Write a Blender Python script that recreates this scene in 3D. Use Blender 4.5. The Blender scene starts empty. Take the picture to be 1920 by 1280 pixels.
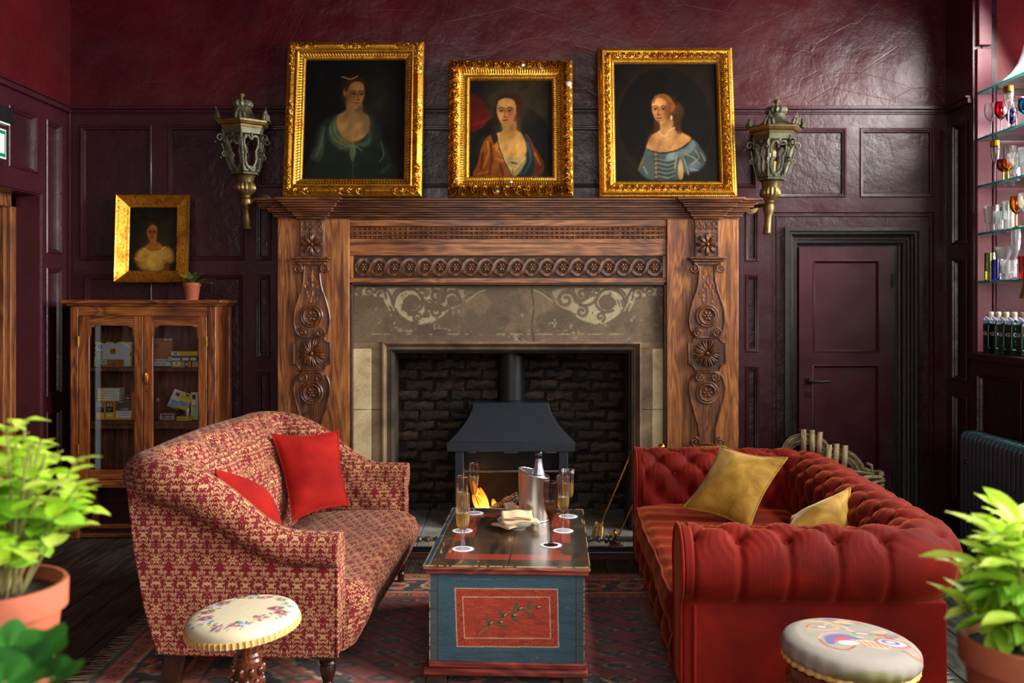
import bpy, math, random
import numpy as np
from mathutils import Vector, Matrix, Euler
random.seed(7)
rng = np.random.default_rng(7)
PI = math.pi
SC = bpy.context.scene
COL = SC.collection
H = 1.6                      # eye height; the camera is level and shifted

# ------------------------------------------------------------------ camera, sky, daylight, exposure
cd = bpy.data.cameras.new('camera')
cam = bpy.data.objects.new('camera', cd); COL.objects.link(cam)
cam.location = (0, 0, H); cam.rotation_euler = (PI / 2, 0, 0)
cd.sensor_width = 36; cd.lens = 33.75; cd.shift_y = -75 / 1920
cd.clip_start = .02
cd.dof.use_dof = True; cd.dof.focus_distance = 4.5; cd.dof.aperture_fstop = 3.6
SC.camera = cam

wd = bpy.data.worlds.new('overcast_sky'); SC.world = wd; wd.use_nodes = True
wd.node_tree.nodes['Background'].inputs['Color'].default_value = (.86, .93, 1, 1)
wd.node_tree.nodes['Background'].inputs['Strength'].default_value = .6

def area(name, loc, rot, sx, sy, power, color=(1, 1, 1), spread=PI):
    l = bpy.data.lights.new(name, 'AREA'); l.shape = 'RECTANGLE'; l.size = sx; l.size_y = sy
    l.energy = power; l.color = color; l.spread = spread
    o = bpy.data.objects.new(name, l); COL.objects.link(o); o.location = loc; o.rotation_euler = rot
    return o
# daylight in the three window openings (bar alcove, right wall, wall behind the camera)
area('alcove_daylight', (3.78, 5.05, 2.6), (0, PI / 2 - .48, 0), 2.3, 2.3, 340, (1, .97, .94), 2.7)
area('side_window_daylight', (3.52, 1.75, 2.45), (0, PI / 2 - .5, 0), 2.3, 2.3, 300, (1, .97, .93), 2.3)
area('rear_window_daylight', (.6, -1.85, 2.6), (PI / 2 - .35, 0, 0), 3.6, 2.2, 110, (1, .96, .92))
SC.view_settings.view_transform = 'Standard'; SC.view_settings.look = 'None'
SC.view_settings.gamma = 1; SC.view_settings.use_curve_mapping = False
SC.view_settings.exposure = .5
SC.cycles.max_bounces = 10; SC.cycles.transparent_max_bounces = 24; SC.cycles.transmission_bounces = 10
SC.cycles.sample_clamp_indirect = 4; SC.cycles.caustics_refractive = False; SC.cycles.caustics_reflective = False

# ------------------------------------------------------------------ helpers
def P(px, py, d):            # where a point of the photograph lies at depth d
    return ((px - 960) * d / 1800, d, H - (py - 565) * d / 1800)
def lin(c):
    c = np.asarray(c, float) / 255
    return np.where(c <= .04045, c / 12.92, ((c + .055) / 1.055) ** 2.4)
def C(r, g, b): return tuple(float(x) for x in lin((r, g, b))) + (1,)

class MB:                    # collects shapes; ob() links them as one mesh
    def __init__(s): s.v = []; s.f = []; s.uv = {}
    def add(s, vs, fs, uv=None):
        n = len(s.v); s.v += [tuple(map(float, p)) for p in vs]
        s.f += [tuple(i + n for i in q) for q in fs]
        if uv is not None:
            for i, t in enumerate(uv): s.uv[n + i] = t
        return s
    def box(s, x0, x1, y0, y1, z0, z1, tx=0, ty=0):   # tx, ty: taper of the top
        return s.add([(x0, y0, z0), (x1, y0, z0), (x1, y1, z0), (x0, y1, z0),
                      (x0 + tx, y0 + ty, z1), (x1 - tx, y0 + ty, z1), (x1 - tx, y1 - ty, z1), (x0 + tx, y1 - ty, z1)],
                     [(3, 2, 1, 0), (4, 5, 6, 7), (0, 1, 5, 4), (1, 2, 6, 5), (2, 3, 7, 6), (3, 0, 4, 7)])
    def grid(s, fn, nu, nv, cu=False, cv=False, uvs=None):
        mu = nu if cu else nu + 1; mv = nv if cv else nv + 1
        vs = [fn(i / nu, j / nv) for i in range(mu) for j in range(mv)]
        fs = []
        for i in range(nu):
            for j in range(nv):
                a = i * mv + j; b = ((i + 1) % mu) * mv + j
                c_ = ((i + 1) % mu) * mv + (j + 1) % mv; d = i * mv + (j + 1) % mv
                fs.append((a, b, c_, d))
        uv = None if uvs is None else [(uvs[0] * i / nu, uvs[1] * j / nv) for i in range(mu) for j in range(mv)]
        return s.add(vs, fs, uv)
    def lathe(s, prof, n=24, c=(0, 0, 0), mod=None, cap=True):
        m = len(prof); vs = []
        for k in range(n):
            a = 2 * PI * k / n
            for j, (r, z) in enumerate(prof):
                q = r * (mod(a, j) if mod else 1)
                vs.append((c[0] + q * math.cos(a), c[1] + q * math.sin(a), c[2] + z))
        fs = [(k * m + j, ((k + 1) % n) * m + j, ((k + 1) % n) * m + j + 1, k * m + j + 1) for k in range(n) for j in range(m - 1)]
        if cap:
            if prof[0][0] > 1e-6: fs.append(tuple(k * m for k in reversed(range(n))))
            if prof[-1][0] > 1e-6: fs.append(tuple(k * m + m - 1 for k in range(n)))
        return s.add(vs, fs)
    def tube(s, pts, r, n=8, closed=False, cap=True, flat=1.0, twist=0):
        pts = [Vector(p) for p in pts]; m = len(pts)
        rr = r if hasattr(r, '__len__') else [r] * m
        T = []
        for i in range(m):
            a = pts[(i - 1) % m] if (closed or i > 0) else pts[i]
            b = pts[(i + 1) % m] if (closed or i < m - 1) else pts[i]
            t = (b - a); T.append(t.normalized() if t.length > 1e-9 else Vector((0, 0, 1)))
        u = T[0].orthogonal().normalized() if abs(T[0].y) > .9 else (T[0].cross(Vector((0, 1, 0)))).normalized()
        vs = []
        for i in range(m):
            u = (u - T[i] * u.dot(T[i]))
            u = u.normalized() if u.length > 1e-6 else T[i].orthogonal().normalized()
            w = T[i].cross(u)
            for k in range(n):
                a = 2 * PI * k / n + twist * i
                vs.append(pts[i] + u * (rr[i] * math.cos(a)) + w * (rr[i] * flat * math.sin(a)))
        fs = []
        for i in range(m if closed else m - 1):
            j = (i + 1) % m
            for k in range(n):
                fs.append((i * n + k, i * n + (k + 1) % n, j * n + (k + 1) % n, j * n + k))
        if cap and not closed:
            fs.append(tuple(reversed(range(n)))); fs.append(tuple((m - 1) * n + k for k in range(n)))
        return s.add(vs, fs)
    def prism(s, poly, y0, y1, axis='y'):            # outline (u, z) pushed from y0 to y1
        n = len(poly)
        def q(u, z, y): return (u, y, z) if axis == 'y' else ((y, u, z) if axis == 'x' else (u, z, y))
        vs = [q(u, z, y0) for u, z in poly] + [q(u, z, y1) for u, z in poly]
        fs = [tuple(range(n)), tuple(reversed(range(n, 2 * n)))] + [((i + 1) % n, i, n + i, n + (i + 1) % n) for i in range(n)]
        return s.add(vs, fs)
    def sphere(s, c, r, nu=12, nv=8, rot=None):
        r = r if hasattr(r, '__len__') else (r, r, r); vs = []; R = rot or Matrix.Identity(3)
        for j in range(nv + 1):
            t = PI * j / nv
            for i in range(nu):
                a = 2 * PI * i / nu
                p = R @ Vector((r[0] * math.sin(t) * math.cos(a), r[1] * math.sin(t) * math.sin(a), r[2] * math.cos(t)))
                vs.append(Vector(c) + p)
        fs = [(j * nu + i, (j + 1) * nu + i, (j + 1) * nu + (i + 1) % nu, j * nu + (i + 1) % nu) for j in range(nv) for i in range(nu)]
        return s.add(vs, fs)
    def xf(s, M, start=0):
        for i in range(start, len(s.v)): s.v[i] = tuple(M @ Vector(s.v[i]))
        return s

def ob(name, mb, m, parent=None, smooth=35, bev=0, sub=0, world=True, boxuv=False, kind=None, label=None, seg=2):
    """one mesh object; with world=True the shape is given in world coordinates even under an (unrotated) parent"""
    me = bpy.data.meshes.new(name); me.from_pydata(mb.v, [], mb.f); me.validate(); me.update()
    if m is not None: me.materials.append(m)
    if mb.uv or boxuv:
        uvl = me.uv_layers.new(name='UVMap')
        if boxuv:
            nl = len(me.loops); co = np.empty(len(me.vertices) * 3); me.vertices.foreach_get('co', co); co = co.reshape(-1, 3)
            vi = np.empty(nl, int); me.loops.foreach_get('vertex_index', vi)
            no = np.empty(len(me.polygons) * 3); me.polygons.foreach_get('normal', no); no = np.abs(no.reshape(-1, 3))
            lt = np.empty(len(me.polygons), int); me.polygons.foreach_get('loop_total', lt)
            ax = np.repeat(no.argmax(1), lt); pc = co[vi]; uv = np.empty((nl, 2))
            uv[:, 0] = np.where(ax == 0, pc[:, 1], pc[:, 0]); uv[:, 1] = np.where(ax == 2, pc[:, 1], pc[:, 2])
            uvl.data.foreach_set('uv', uv.ravel())
        else:
            for l in me.loops: uvl.data[l.index].uv = mb.uv.get(l.vertex_index, (0, 0))
    if smooth:
        me.shade_smooth()
        if smooth < 180: me.set_sharp_from_angle(angle=math.radians(smooth))
    o = bpy.data.objects.new(name, me); COL.objects.link(o)
    if parent is not None:
        o.parent = parent
        if world: o.location = -wloc(parent)
    if bev:
        b = o.modifiers.new('bevel', 'BEVEL'); b.width = bev; b.segments = seg; b.limit_method = 'ANGLE'; b.angle_limit = .6; b.harden_normals = False
    if sub:
        b = o.modifiers.new('sub', 'SUBSURF'); b.levels = sub; b.render_levels = sub
    if kind: o['kind'] = kind
    if label: o['label'] = label
    return o
def wloc(o):
    v = Vector(o.location)
    while o.parent is not None: o = o.parent; v = v + Vector(o.location)
    return v
def thing(name, label, cat, loc=(0, 0, 0), rz=0, group=None):
    o = bpy.data.objects.new(name, None); COL.objects.link(o); o.empty_display_size = .1
    o.location = loc; o.rotation_euler = (0, 0, rz); o['label'] = label; o['category'] = cat
    if group: o['group'] = group
    return o
def tag(o, label, cat, group=None):
    o['label'] = label; o['category'] = cat
    if group: o['group'] = group
    return o
def share(o, name, parent, loc=(0, 0, 0), rot=(0, 0, 0), scale=None):       # another piece with the same mesh
    c = o.copy(); COL.objects.link(c); c.name = name; c.parent = parent; c.location = loc; c.rotation_euler = rot
    if scale: c.scale = scale
    return c
def dup(root, loc=None, rz=None, label=None):
    r = root.copy(); COL.objects.link(r)
    if loc is not None: r.location = loc
    if rz is not None: r.rotation_euler = (0, 0, rz)
    if label: r['label'] = label
    for ch in list(root.children):
        c = ch.copy(); COL.objects.link(c); c.parent = r
        for g in list(ch.children):
            d = g.copy(); COL.objects.link(d); d.parent = c
    return r
def paint(o, rgb):           # per-vertex paint for printed or hand-painted surfaces
    me = o.data; n = len(me.vertices)
    a = me.color_attributes.new('Col', 'FLOAT_COLOR', 'POINT')
    c = np.ones((n, 4), np.float32); c[:, :3] = lin(np.clip(rgb, 0, 255)); a.data.foreach_set('color', c.ravel())
def coords(o):
    n = len(o.data.vertices); co = np.empty(n * 3); o.data.vertices.foreach_get('co', co); return co.reshape(-1, 3)
def vnoise(x, y, seed=0):
    xi = np.floor(x).astype(np.int64); yi = np.floor(y).astype(np.int64); fx = x - xi; fy = y - yi
    def h(a, b):
        n = (a * 374761393 + b * 668265263 + seed * 1442695041) & 0x7fffffff
        n = ((n ^ (n >> 13)) * 1274126177) & 0x7fffffff
        return ((n ^ (n >> 16)) & 0xffff) / 65535.
    u = fx * fx * (3 - 2 * fx); v = fy * fy * (3 - 2 * fy)
    return (h(xi, yi) * (1 - u) + h(xi + 1, yi) * u) * (1 - v) + (h(xi, yi + 1) * (1 - u) + h(xi + 1, yi + 1) * u) * v
def fbm(x, y, oct=4, seed=0):
    s = 0; a = .5
    for k in range(oct): s = s + a * vnoise(x * 2 ** k, y * 2 ** k, seed + k); a *= .5
    return s
def sstep(a, b, x):
    t = np.clip((x - a) / (b - a), 0, 1); return t * t * (3 - 2 * t)
def catmull(pts, n=6, closed=True):
    pts = [np.array(p, float) for p in pts]; m = len(pts); out = []
    for i in range(m if closed else m - 1):
        g = lambda k: pts[k % m] if closed else pts[min(max(k, 0), m - 1)]
        p0, p1, p2, p3 = g(i - 1), g(i), g(i + 1), g(i + 2)
        for k in range(n):
            t = k / n
            out.append(.5 * (2 * p1 + (p2 - p0) * t + (2 * p0 - 5 * p1 + 4 * p2 - p3) * t * t + (3 * p1 - p0 - 3 * p2 + p3) * t ** 3))
    if not closed: out.append(pts[-1])
    return [tuple(p) for p in out]
def sdf(x, y, poly):         # signed distance to a closed outline (negative inside)
    d = np.full(x.shape, 1e9); ins = np.zeros(x.shape, bool); n = len(poly)
    for i in range(n):
        ax, ay = poly[i]; bx, by = poly[(i + 1) % n]; ex, ey = bx - ax, by - ay; L = ex * ex + ey * ey + 1e-12
        t = np.clip(((x - ax) * ex + (y - ay) * ey) / L, 0, 1)
        d = np.minimum(d, (x - ax - t * ex) ** 2 + (y - ay - t * ey) ** 2)
        cr = ((ay > y) != (by > y)) & (x < ex * (y - ay) / (ey if abs(ey) > 1e-12 else 1e-12) + ax); ins ^= cr
    d = np.sqrt(d); return np.where(ins, -d, d)
def ldist(x, y, pts):
    d = np.full(x.shape, 1e9)
    for (ax, ay), (bx, by) in zip(pts[:-1], pts[1:]):
        ex, ey = bx - ax, by - ay; t = np.clip(((x - ax) * ex + (y - ay) * ey) / (ex * ex + ey * ey + 1e-12), 0, 1)
        d = np.minimum(d, np.hypot(x - ax - t * ex, y - ay - t * ey))
    return d
class Paint:                 # a small painter on points x, y
    def __init__(s, x, y, bg): s.x, s.y = x, y; s.c = np.ones((len(x), 3)) * np.array(bg, float)
    def mix(s, col, m):
        m = np.clip(m, 0, 1)[:, None]; s.c = s.c * (1 - m) + np.asarray(col, float) * m; return s
    def ell(s, cx, cy, rx, ry, col, soft=.15, a=1, rot=0):
        c_, s_ = math.cos(rot), math.sin(rot); dx, dy = s.x - cx, s.y - cy
        q = np.hypot((dx * c_ + dy * s_) / rx, (-dx * s_ + dy * c_) / ry); return s.mix(col, a * (1 - sstep(1 - soft, 1 + soft, q)))
    def poly(s, pts, col, soft=1, a=1, smooth=True):
        return s.mix(col, a * (1 - sstep(-soft, soft, sdf(s.x, s.y, catmull(pts, 5) if smooth else pts))))
    def line(s, pts, w, col, a=1, soft=.6, smooth=True):
        return s.mix(col, a * (1 - sstep(w - soft * w, w + soft * w, ldist(s.x, s.y, catmull(pts, 5, False) if smooth else pts))))
    def glow(s, cx, cy, rx, ry, col, a=1):
        return s.mix(col, a * np.exp(-((s.x - cx) / rx) ** 2 - ((s.y - cy) / ry) ** 2))

# ------------------------------------------------------------------ materials
def NT(name, base=None, rough=.5, metal=0, **kw):
    m = bpy.data.materials.new(name); m.use_nodes = True; nt = m.node_tree; b = nt.nodes['Principled BSDF']
    if base is not None: b.inputs['Base Color'].default_value = base
    b.inputs['Roughness'].default_value = rough; b.inputs['Metallic'].default_value = metal
    for k, v in kw.items(): b.inputs[k.replace('_', ' ')].default_value = v
    return m, nt, b
def nd(nt, t, ins=None, **at):
    n = nt.nodes.new('ShaderNode' + t)
    for k, v in at.items(): setattr(n, k, v)
    for k, v in (ins or {}).items():
        s = n.inputs[k]
        if isinstance(v, bpy.types.NodeSocket): nt.links.new(v, s)
        else: s.default_value = v
    return n
def co_(nt, scale=(1, 1, 1), rot=(0, 0, 0), kind='Object', loc=(0, 0, 0)):
    t = nt.nodes.new('ShaderNodeTexCoord')
    return nd(nt, 'Mapping', {'Vector': t.outputs[kind], 'Scale': scale, 'Rotation': rot, 'Location': loc}).outputs[0]
def noise(nt, v, scale, detail=4, rough=.55, dist=0):
    return nd(nt, 'TexNoise', {'Vector': v, 'Scale': scale, 'Detail': detail, 'Roughness': rough, 'Distortion': dist}).outputs[0]
def ramp(nt, fac, stops, interp='LINEAR'):
    n = nd(nt, 'ValToRGB', {'Fac': fac}); n.color_ramp.interpolation = interp; e = n.color_ramp.elements
    while len(e) < len(stops): e.new(.5)
    for q, (p, c_) in zip(e, stops): q.position = p; q.color = c_ if hasattr(c_, '__len__') else (c_, c_, c_, 1)
    return n.outputs[0]
def mix(nt, fac, a, b, blend='MIX'):
    n = nt.nodes.new('ShaderNodeMix'); n.data_type = 'RGBA'; n.blend_type = blend
    for i, v in ((0, fac), (6, a), (7, b)):
        if isinstance(v, bpy.types.NodeSocket): nt.links.new(v, n.inputs[i])
        else: n.inputs[i].default_value = v
    return n.outputs[2]
def mth(nt, op, a, b=0., c_=0.):
    n = nt.nodes.new('ShaderNodeMath'); n.operation = op
    for i, v in enumerate((a, b, c_)):
        if isinstance(v, bpy.types.NodeSocket): nt.links.new(v, n.inputs[i])
        else: n.inputs[i].default_value = v
    return n.outputs[0]
def bump(nt, b, hgt, strength=.3, dist=.01):
    n = nd(nt, 'Bump', {'Height': hgt, 'Strength': strength, 'Distance': dist}); nt.links.new(n.outputs[0], b.inputs['Normal'])
def lk(nt, a, b): nt.links.new(a, b)
def plain(name, base, rough=.5, metal=0, var=.25, scale=8, bmp=.1, bs=60, **kw):     # a colour with some life in it
    m, nt, b = NT(name, base, rough, metal, **kw); v = co_(nt)
    n = noise(nt, v, scale, 5); d = tuple(x * (1 - var) for x in base[:3]) + (1,); l = tuple(min(1, x * (1 + var)) for x in base[:3]) + (1,)
    lk(nt, ramp(nt, n, [(.3, d), (.7, l)]), b.inputs['Base Color'])
    if bmp: bump(nt, b, noise(nt, v, bs, 4), bmp, .004)
    return m
def wood(name, dark, mid, light, axis='Z', scale=1., rough=.4, bmp=.25, coat=.0, grain=1., pores=.6):
    m, nt, b = NT(name, mid, rough); i = 'XYZ'.index(axis)
    def st(a, l): s_ = [a * scale] * 3; s_[i] = l * scale; return co_(nt, tuple(s_))
    n = noise(nt, st(30, 1.6), 1., 5, .65, .5)                       # soft streaks
    w = nd(nt, 'TexNoise', {'Vector': st(7, .9), 'Scale': 1., 'Detail': 2., 'Distortion': .6}).outputs[0]
    rings = mth(nt, 'PINGPONG', mth(nt, 'MULTIPLY', w, 11.), .5)     # cathedral figure
    f = mth(nt, 'ADD', mth(nt, 'MULTIPLY', n, .75), mth(nt, 'MULTIPLY', rings, .5 * grain))
    c1 = ramp(nt, f, [(.28, dark), (.5, mid), (.72, light)])
    p = noise(nt, st(210, 7), 1., 3, .7)
    c2 = mix(nt, mth(nt, 'MULTIPLY', ramp(nt, p, [(.38, 1.), (.5, 0.)]), pores), c1, tuple(x * .3 for x in dark[:3]) + (1,))
    big = noise(nt, co_(nt, (2.2, 2.2, 2.2)), 1., 4); worm = noise(nt, co_(nt, (26, 26, 26)), 1., 2, .8)
    c3 = mix(nt, ramp(nt, big, [(.32, .6), (.55, 0.)]), c2, mid, 'MULTIPLY')
    c3 = mix(nt, ramp(nt, worm, [(.2, .8), (.27, 0.)]), c3, dark)
    lk(nt, c3, b.inputs['Base Color']); lk(nt, ramp(nt, p, [(.3, rough + .25), (.6, rough)]), b.inputs['Roughness'])
    if coat: b.inputs['Coat Weight'].default_value = coat; b.inputs['Coat Roughness'].default_value = .12
    bump(nt, b, mth(nt, 'ADD', mth(nt, 'MULTIPLY', p, .7), mth(nt, 'MULTIPLY', f, .3)), bmp, .003)
    return m
def glassy(name, tint=(1, 1, 1, 1), fac=.1, rough=.02, gl=.9):     # thin sheet or thin-walled glass: mostly clear, some mirror
    m = bpy.data.materials.new(name); m.use_nodes = True; nt = m.node_tree; nt.nodes.clear()
    t = nd(nt, 'BsdfTransparent', {'Color': tint}); g = nd(nt, 'BsdfGlossy', {'Color': (1, 1, 1, 1), 'Roughness': rough})
    fr = nd(nt, 'Fresnel', {'IOR': 1.5}); k = mth(nt, 'ADD', mth(nt, 'MULTIPLY', fr.outputs[0], gl), fac * .2)
    s = nd(nt, 'MixShader', {0: k}); lk(nt, t.outputs[0], s.inputs[1]); lk(nt, g.outputs[0], s.inputs[2])
    o = nt.nodes.new('ShaderNodeOutputMaterial'); lk(nt, s.outputs[0], o.inputs[0]); return m
def crystal(name, tint=(1, 1, 1, 1), rough=.0, ior=1.5):
    m, nt, b = NT(name, tint, rough); b.inputs['Transmission Weight'].default_value = 1; b.inputs['IOR'].default_value = ior; return m
def velvet(name, dark, light, scale=5., rough=.85, sheen=.6, tint=(1, .6, .5, 1), bmp=.15, bs=25):
    m, nt, b = NT(name, light, rough); v = co_(nt); n = noise(nt, v, scale, 5, .6, .6)
    lk(nt, ramp(nt, n, [(.3, dark), (.68, light)]), b.inputs['Base Color'])
    b.inputs['Sheen Weight'].default_value = sheen; b.inputs['Sheen Tint'].default_value = tint; b.inputs['Sheen Roughness'].default_value = .35; b.inputs['Specular IOR Level'].default_value = .15
    bump(nt, b, noise(nt, v, bs, 3), bmp, .01); return m
def painted(name, rough=.5, bmp=0, bs=80, coat=0, metal=0, sheen=0):
    m, nt, b = NT(name, None, rough, metal); a = nd(nt, 'VertexColor', layer_name='Col'); lk(nt, a.outputs[0], b.inputs['Base Color'])
    if bmp: bump(nt, b, noise(nt, co_(nt), bs, 4), bmp, .004)
    if coat: b.inputs['Coat Weight'].default_value = coat; b.inputs['Coat Roughness'].default_value = .15
    if sheen: b.inputs['Sheen Weight'].default_value = sheen
    return m

M = {}
def plaster(name, dark, light, rough, strength, scale):
    m, nt, b = NT(name, light, rough); v = co_(nt)
    n1 = noise(nt, v, 1.3, 4); n2 = noise(nt, v, scale, 6, .6, .15); n3 = noise(nt, v, scale * 6, 4)
    vo = nd(nt, 'TexVoronoi', {'Vector': co_(nt, (1, 1, 1.6)), 'Scale': 2.2, 'Randomness': 1.}, feature='DISTANCE_TO_EDGE').outputs[0]
    lk(nt, ramp(nt, n1, [(.3, dark), (.7, light)]), b.inputs['Base Color'])
    lk(nt, ramp(nt, n2, [(.3, rough - .07), (.7, rough + .12)]), b.inputs['Roughness'])
    h = mth(nt, 'ADD', mth(nt, 'MULTIPLY', n2, 1.), mth(nt, 'MULTIPLY', n3, .16))
    h = mth(nt, 'ADD', h, mth(nt, 'MULTIPLY', ramp(nt, vo, [(.0, 0.), (.012, 1.)]), .05))
    bump(nt, b, h, strength, .03); return m
M['plaster'] = plaster('crimson_plaster', C(58, 4, 11), C(82, 8, 17), .33, .42, 3.0)
M['paint'] = plaster('aubergine_paint', C(52, 13, 23), C(66, 20, 31), .32, .2, 5.)
M['panel_paint'] = plaster('aubergine_panel_paint', C(42, 11, 20), C(60, 18, 28), .32, .32, 9.)
M['door_paint'] = plaster('plum_door_paint', C(48, 14, 24), C(78, 18, 30), .36, .12, 4.)
M['frame_black'] = plain('blackened_frame_wood', C(38, 31, 28), .34, 0, .5, 20, .3, 90)
M['oak'] = wood('carved_oak', C(76, 36, 12), C(160, 92, 36), C(200, 134, 66), 'Z', 1., .38, .35, .15)
M['oak_x'] = wood('oak_lengthwise', C(66, 32, 12), C(148, 84, 35), C(188, 124, 62), 'X', 1., .38, .35, .15)
M['oak_carve'] = wood('dark_carved_oak', C(44, 21, 9), C(112, 62, 28), C(156, 96, 48), 'Z', 1.6, .34, .35, .25)
M['oak_dark'] = wood('dark_oak', C(26, 12, 6), C(62, 31, 13), C(84, 46, 20), 'X', 1.4, .45, .3)  # plain darker oak, one tone on every piece that uses it
M['cornice'] = wood('cornice_oak', C(48, 21, 9), C(112, 60, 28), C(150, 90, 45), 'X', 1., .36, .3, .2)
M['cab'] = wood('cabinet_wood', C(62, 26, 8), C(140, 74, 26), C(176, 104, 42), 'Z', 1.1, .4, .2, .2)
M['cab_x'] = wood('cabinet_wood_cross', C(62, 26, 8), C(138, 72, 25), C(176, 104, 42), 'X', 1.1, .4, .2, .2)
M['cab_in'] = wood('cabinet_inside_wood', C(50, 25, 10), C(112, 64, 30), C(140, 88, 44), 'Z', 1.3, .55, .2)
M['walnut'] = wood('polished_walnut', C(40, 14, 6), C(92, 40, 18), C(130, 66, 32), 'Z', 1.4, .2, .1, .5)
M['darkleg'] = wood('dark_leg_wood', C(20, 8, 5), C(48, 20, 12), C(70, 32, 18), 'Z', 2, .25, .1, .4)
M['board'] = wood('dark_floor_board', C(22, 18, 15), C(54, 45, 38), C(86, 74, 62), 'Y', .8, .5, .4, 0, 1.2, .8)
M['doorwood'] = wood('brown_door_wood', C(60, 28, 10), C(130, 74, 32), C(160, 100, 50), 'Z', 1, .45, .3)
M['iron'] = plain('black_iron', C(26, 27, 30), .42, .3, .2, 12, .06, 90)
M['stove'] = plain('blue_black_stove_steel', C(44, 48, 56), .38, .35, .12, 6, .03, 60)
M['fender'] = plain('grey_polished_iron', C(120, 122, 116), .32, .8, .3, 20, .1, 90)
M['steel'] = None
M['brass'] = plain('polished_brass', C(214, 164, 70), .22, 1, .2, 12, .05, 60)
M['bronze'] = plain('verdigris_bronze', C(84, 82, 64), .5, .5, .45, 14, .35, 70)
M['bronze_gold'] = plain('rubbed_bronze', C(120, 98, 58), .4, .75, .4, 14, .25, 70)
m, nt, b = NT('gold_leaf', C(226, 160, 50), .34, .85); v = co_(nt)
n = noise(nt, v, 9, 6, .7); n2 = noise(nt, v, 70, 4)
c1 = ramp(nt, n, [(.3, C(150, 88, 22)), (.5, C(226, 158, 48)), (.75, C(250, 200, 90))])
lk(nt, mix(nt, ramp(nt, n2, [(.33, .75), (.46, 0.)]), c1, C(74, 38, 10)), b.inputs['Base Color'])
lk(nt, ramp(nt, n, [(.3, .5), (.6, .27)]), b.inputs['Roughness']); bump(nt, b, n2, .35, .004); M['gold'] = m
m, nt, b = NT('brushed_steel', C(206, 200, 194), .26, 1); v = co_(nt, (1, 1, 120))
n = noise(nt, v, 4, 3); b.inputs['Roughness'].default_value = .27; b.inputs['Anisotropic'].default_value = .5; M['steel'] = m
def stone(name, dark, mid, light, rough=.75):
    m, nt, b = NT(name, mid, rough); v = co_(nt); n = noise(nt, v, 3.2, 6, .65, .5); s = noise(nt, v, 55, 5, .7)
    c = ramp(nt, n, [(.3, dark), (.5, mid), (.72, light)]); c = mix(nt, ramp(nt, s, [(.33, .6), (.45, 0.)]), c, dark)
    lk(nt, c, b.inputs['Base Color']); bump(nt, b, mth(nt, 'ADD', s, mth(nt, 'MULTIPLY', n, 2.)), .4, .006); return m
M['stone_pale'] = stone('pale_limestone', C(156, 130, 88), C(212, 188, 142), C(236, 220, 180))
M['stone_brown'] = stone('ruddy_worn_stone', C(78, 60, 44), C(124, 100, 74), C(156, 130, 98))
M['stone_dark'] = stone('sooty_stone', C(20, 17, 13), C(48, 40, 30), C(92, 74, 50))
M['hearth'] = stone('grey_hearth_stone', C(110, 106, 98), C(160, 156, 146), C(194, 190, 180))
M['stone_paint'] = painted('painted_lintel_stone', .7, .3, 50)
M['brick'] = None
m, nt, b = NT('sooty_brick', C(40, 28, 20), .6); v = co_(nt, kind='Object'); n = noise(nt, v, 7, 6, .7); n2 = noise(nt, v, 40, 5)
ri = nd(nt, 'ObjectInfo').outputs['Random']
c = ramp(nt, n, [(.32, C(22, 17, 13)), (.5, C(62, 44, 28)), (.64, C(104, 76, 48)), (.78, C(150, 76, 38))])
c = mix(nt, ri, c, C(34, 27, 20), 'MIX'); lk(nt, c, b.inputs['Base Color'])
bump(nt, b, mth(nt, 'ADD', n2, mth(nt, 'MULTIPLY', n, 1.5)), .7, .012); M['brick'] = m
M['soot'] = plain('soot_black_mortar', C(30, 24, 19), .9, 0, .4, 12, .4, 40)
M['terracotta'] = plain('terracotta', C(158, 78, 50), .75, 0, .22, 9, .2, 60)
M['soil'] = plain('dark_soil', C(34, 24, 18), .95, 0, .5, 40, .6, 60)
M['ceramic'] = plain('white_ceramic', C(226, 222, 216), .25, 0, .04, 6, 0)
M['paper'] = plain('white_paper', C(232, 232, 236), .8, 0, .05, 30, .1, 120)
M['napkin'] = plain('cream_napkin_paper', C(236, 214, 172), .85, 0, .08, 14, .15, 70)
M['stick'] = plain('pale_wood_sticks', C(246, 226, 186), .7, 0, .15, 40, .1)
M['radiator'] = plain('blue_black_radiator_paint', C(46, 53, 64), .35, .2, .12, 12, .04, 40)
M['cane'] = wood('aged_cane', C(84, 64, 40), C(158, 132, 92), C(196, 172, 130), 'X', 1.5, .6, .3)
M['strap'] = wood('split_wood_strap', C(96, 70, 42), C(176, 146, 102), C(206, 180, 134), 'Z', 2, .6, .3)
M['red_linen'] = velvet('scarlet_linen', C(126, 13, 9), C(162, 27, 19), 4, .85, .12, (1, .5, .4, 1), .2, 120)
M['gold_velvet'] = velvet('mustard_velvet', C(132, 90, 24), C(206, 158, 66), 7, .65, .55, (1, .9, .6, 1), .2, 14)
M['red_velvet'] = velvet('rust_red_velvet', C(78, 8, 4), C(126, 19, 8), 3.2, .75, .4, (1, .24, .08, 1), .12, 16)
M['red_welt'] = velvet('rust_red_welt', C(96, 12, 8), C(140, 26, 16), 6, .8, .4, (1, .35, .2, 1), .1, 40)
M['rope'] = plain('straw_gimp_trim', C(206, 164, 96), .8, 0, .25, 60, .4, 160)
M['foot'] = glassy('clear_glass_foot', (.97, .97, .98, 1), .08, .02, .32); M['flute'] = glassy('clear_flute_glass', (.97, .97, .98, 1), .15)
M['crystal'] = crystal('cut_crystal'); M['smoke'] = glassy('smoked_flute_glass', (.62, .56, .54, 1), .2)
M['pane'] = glassy('window_pane', (.97, .98, .97, 1), .02, .01)
M['shelfglass'] = glassy('glass_shelf_sheet', (.86, .95, .93, 1), .1)
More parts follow.
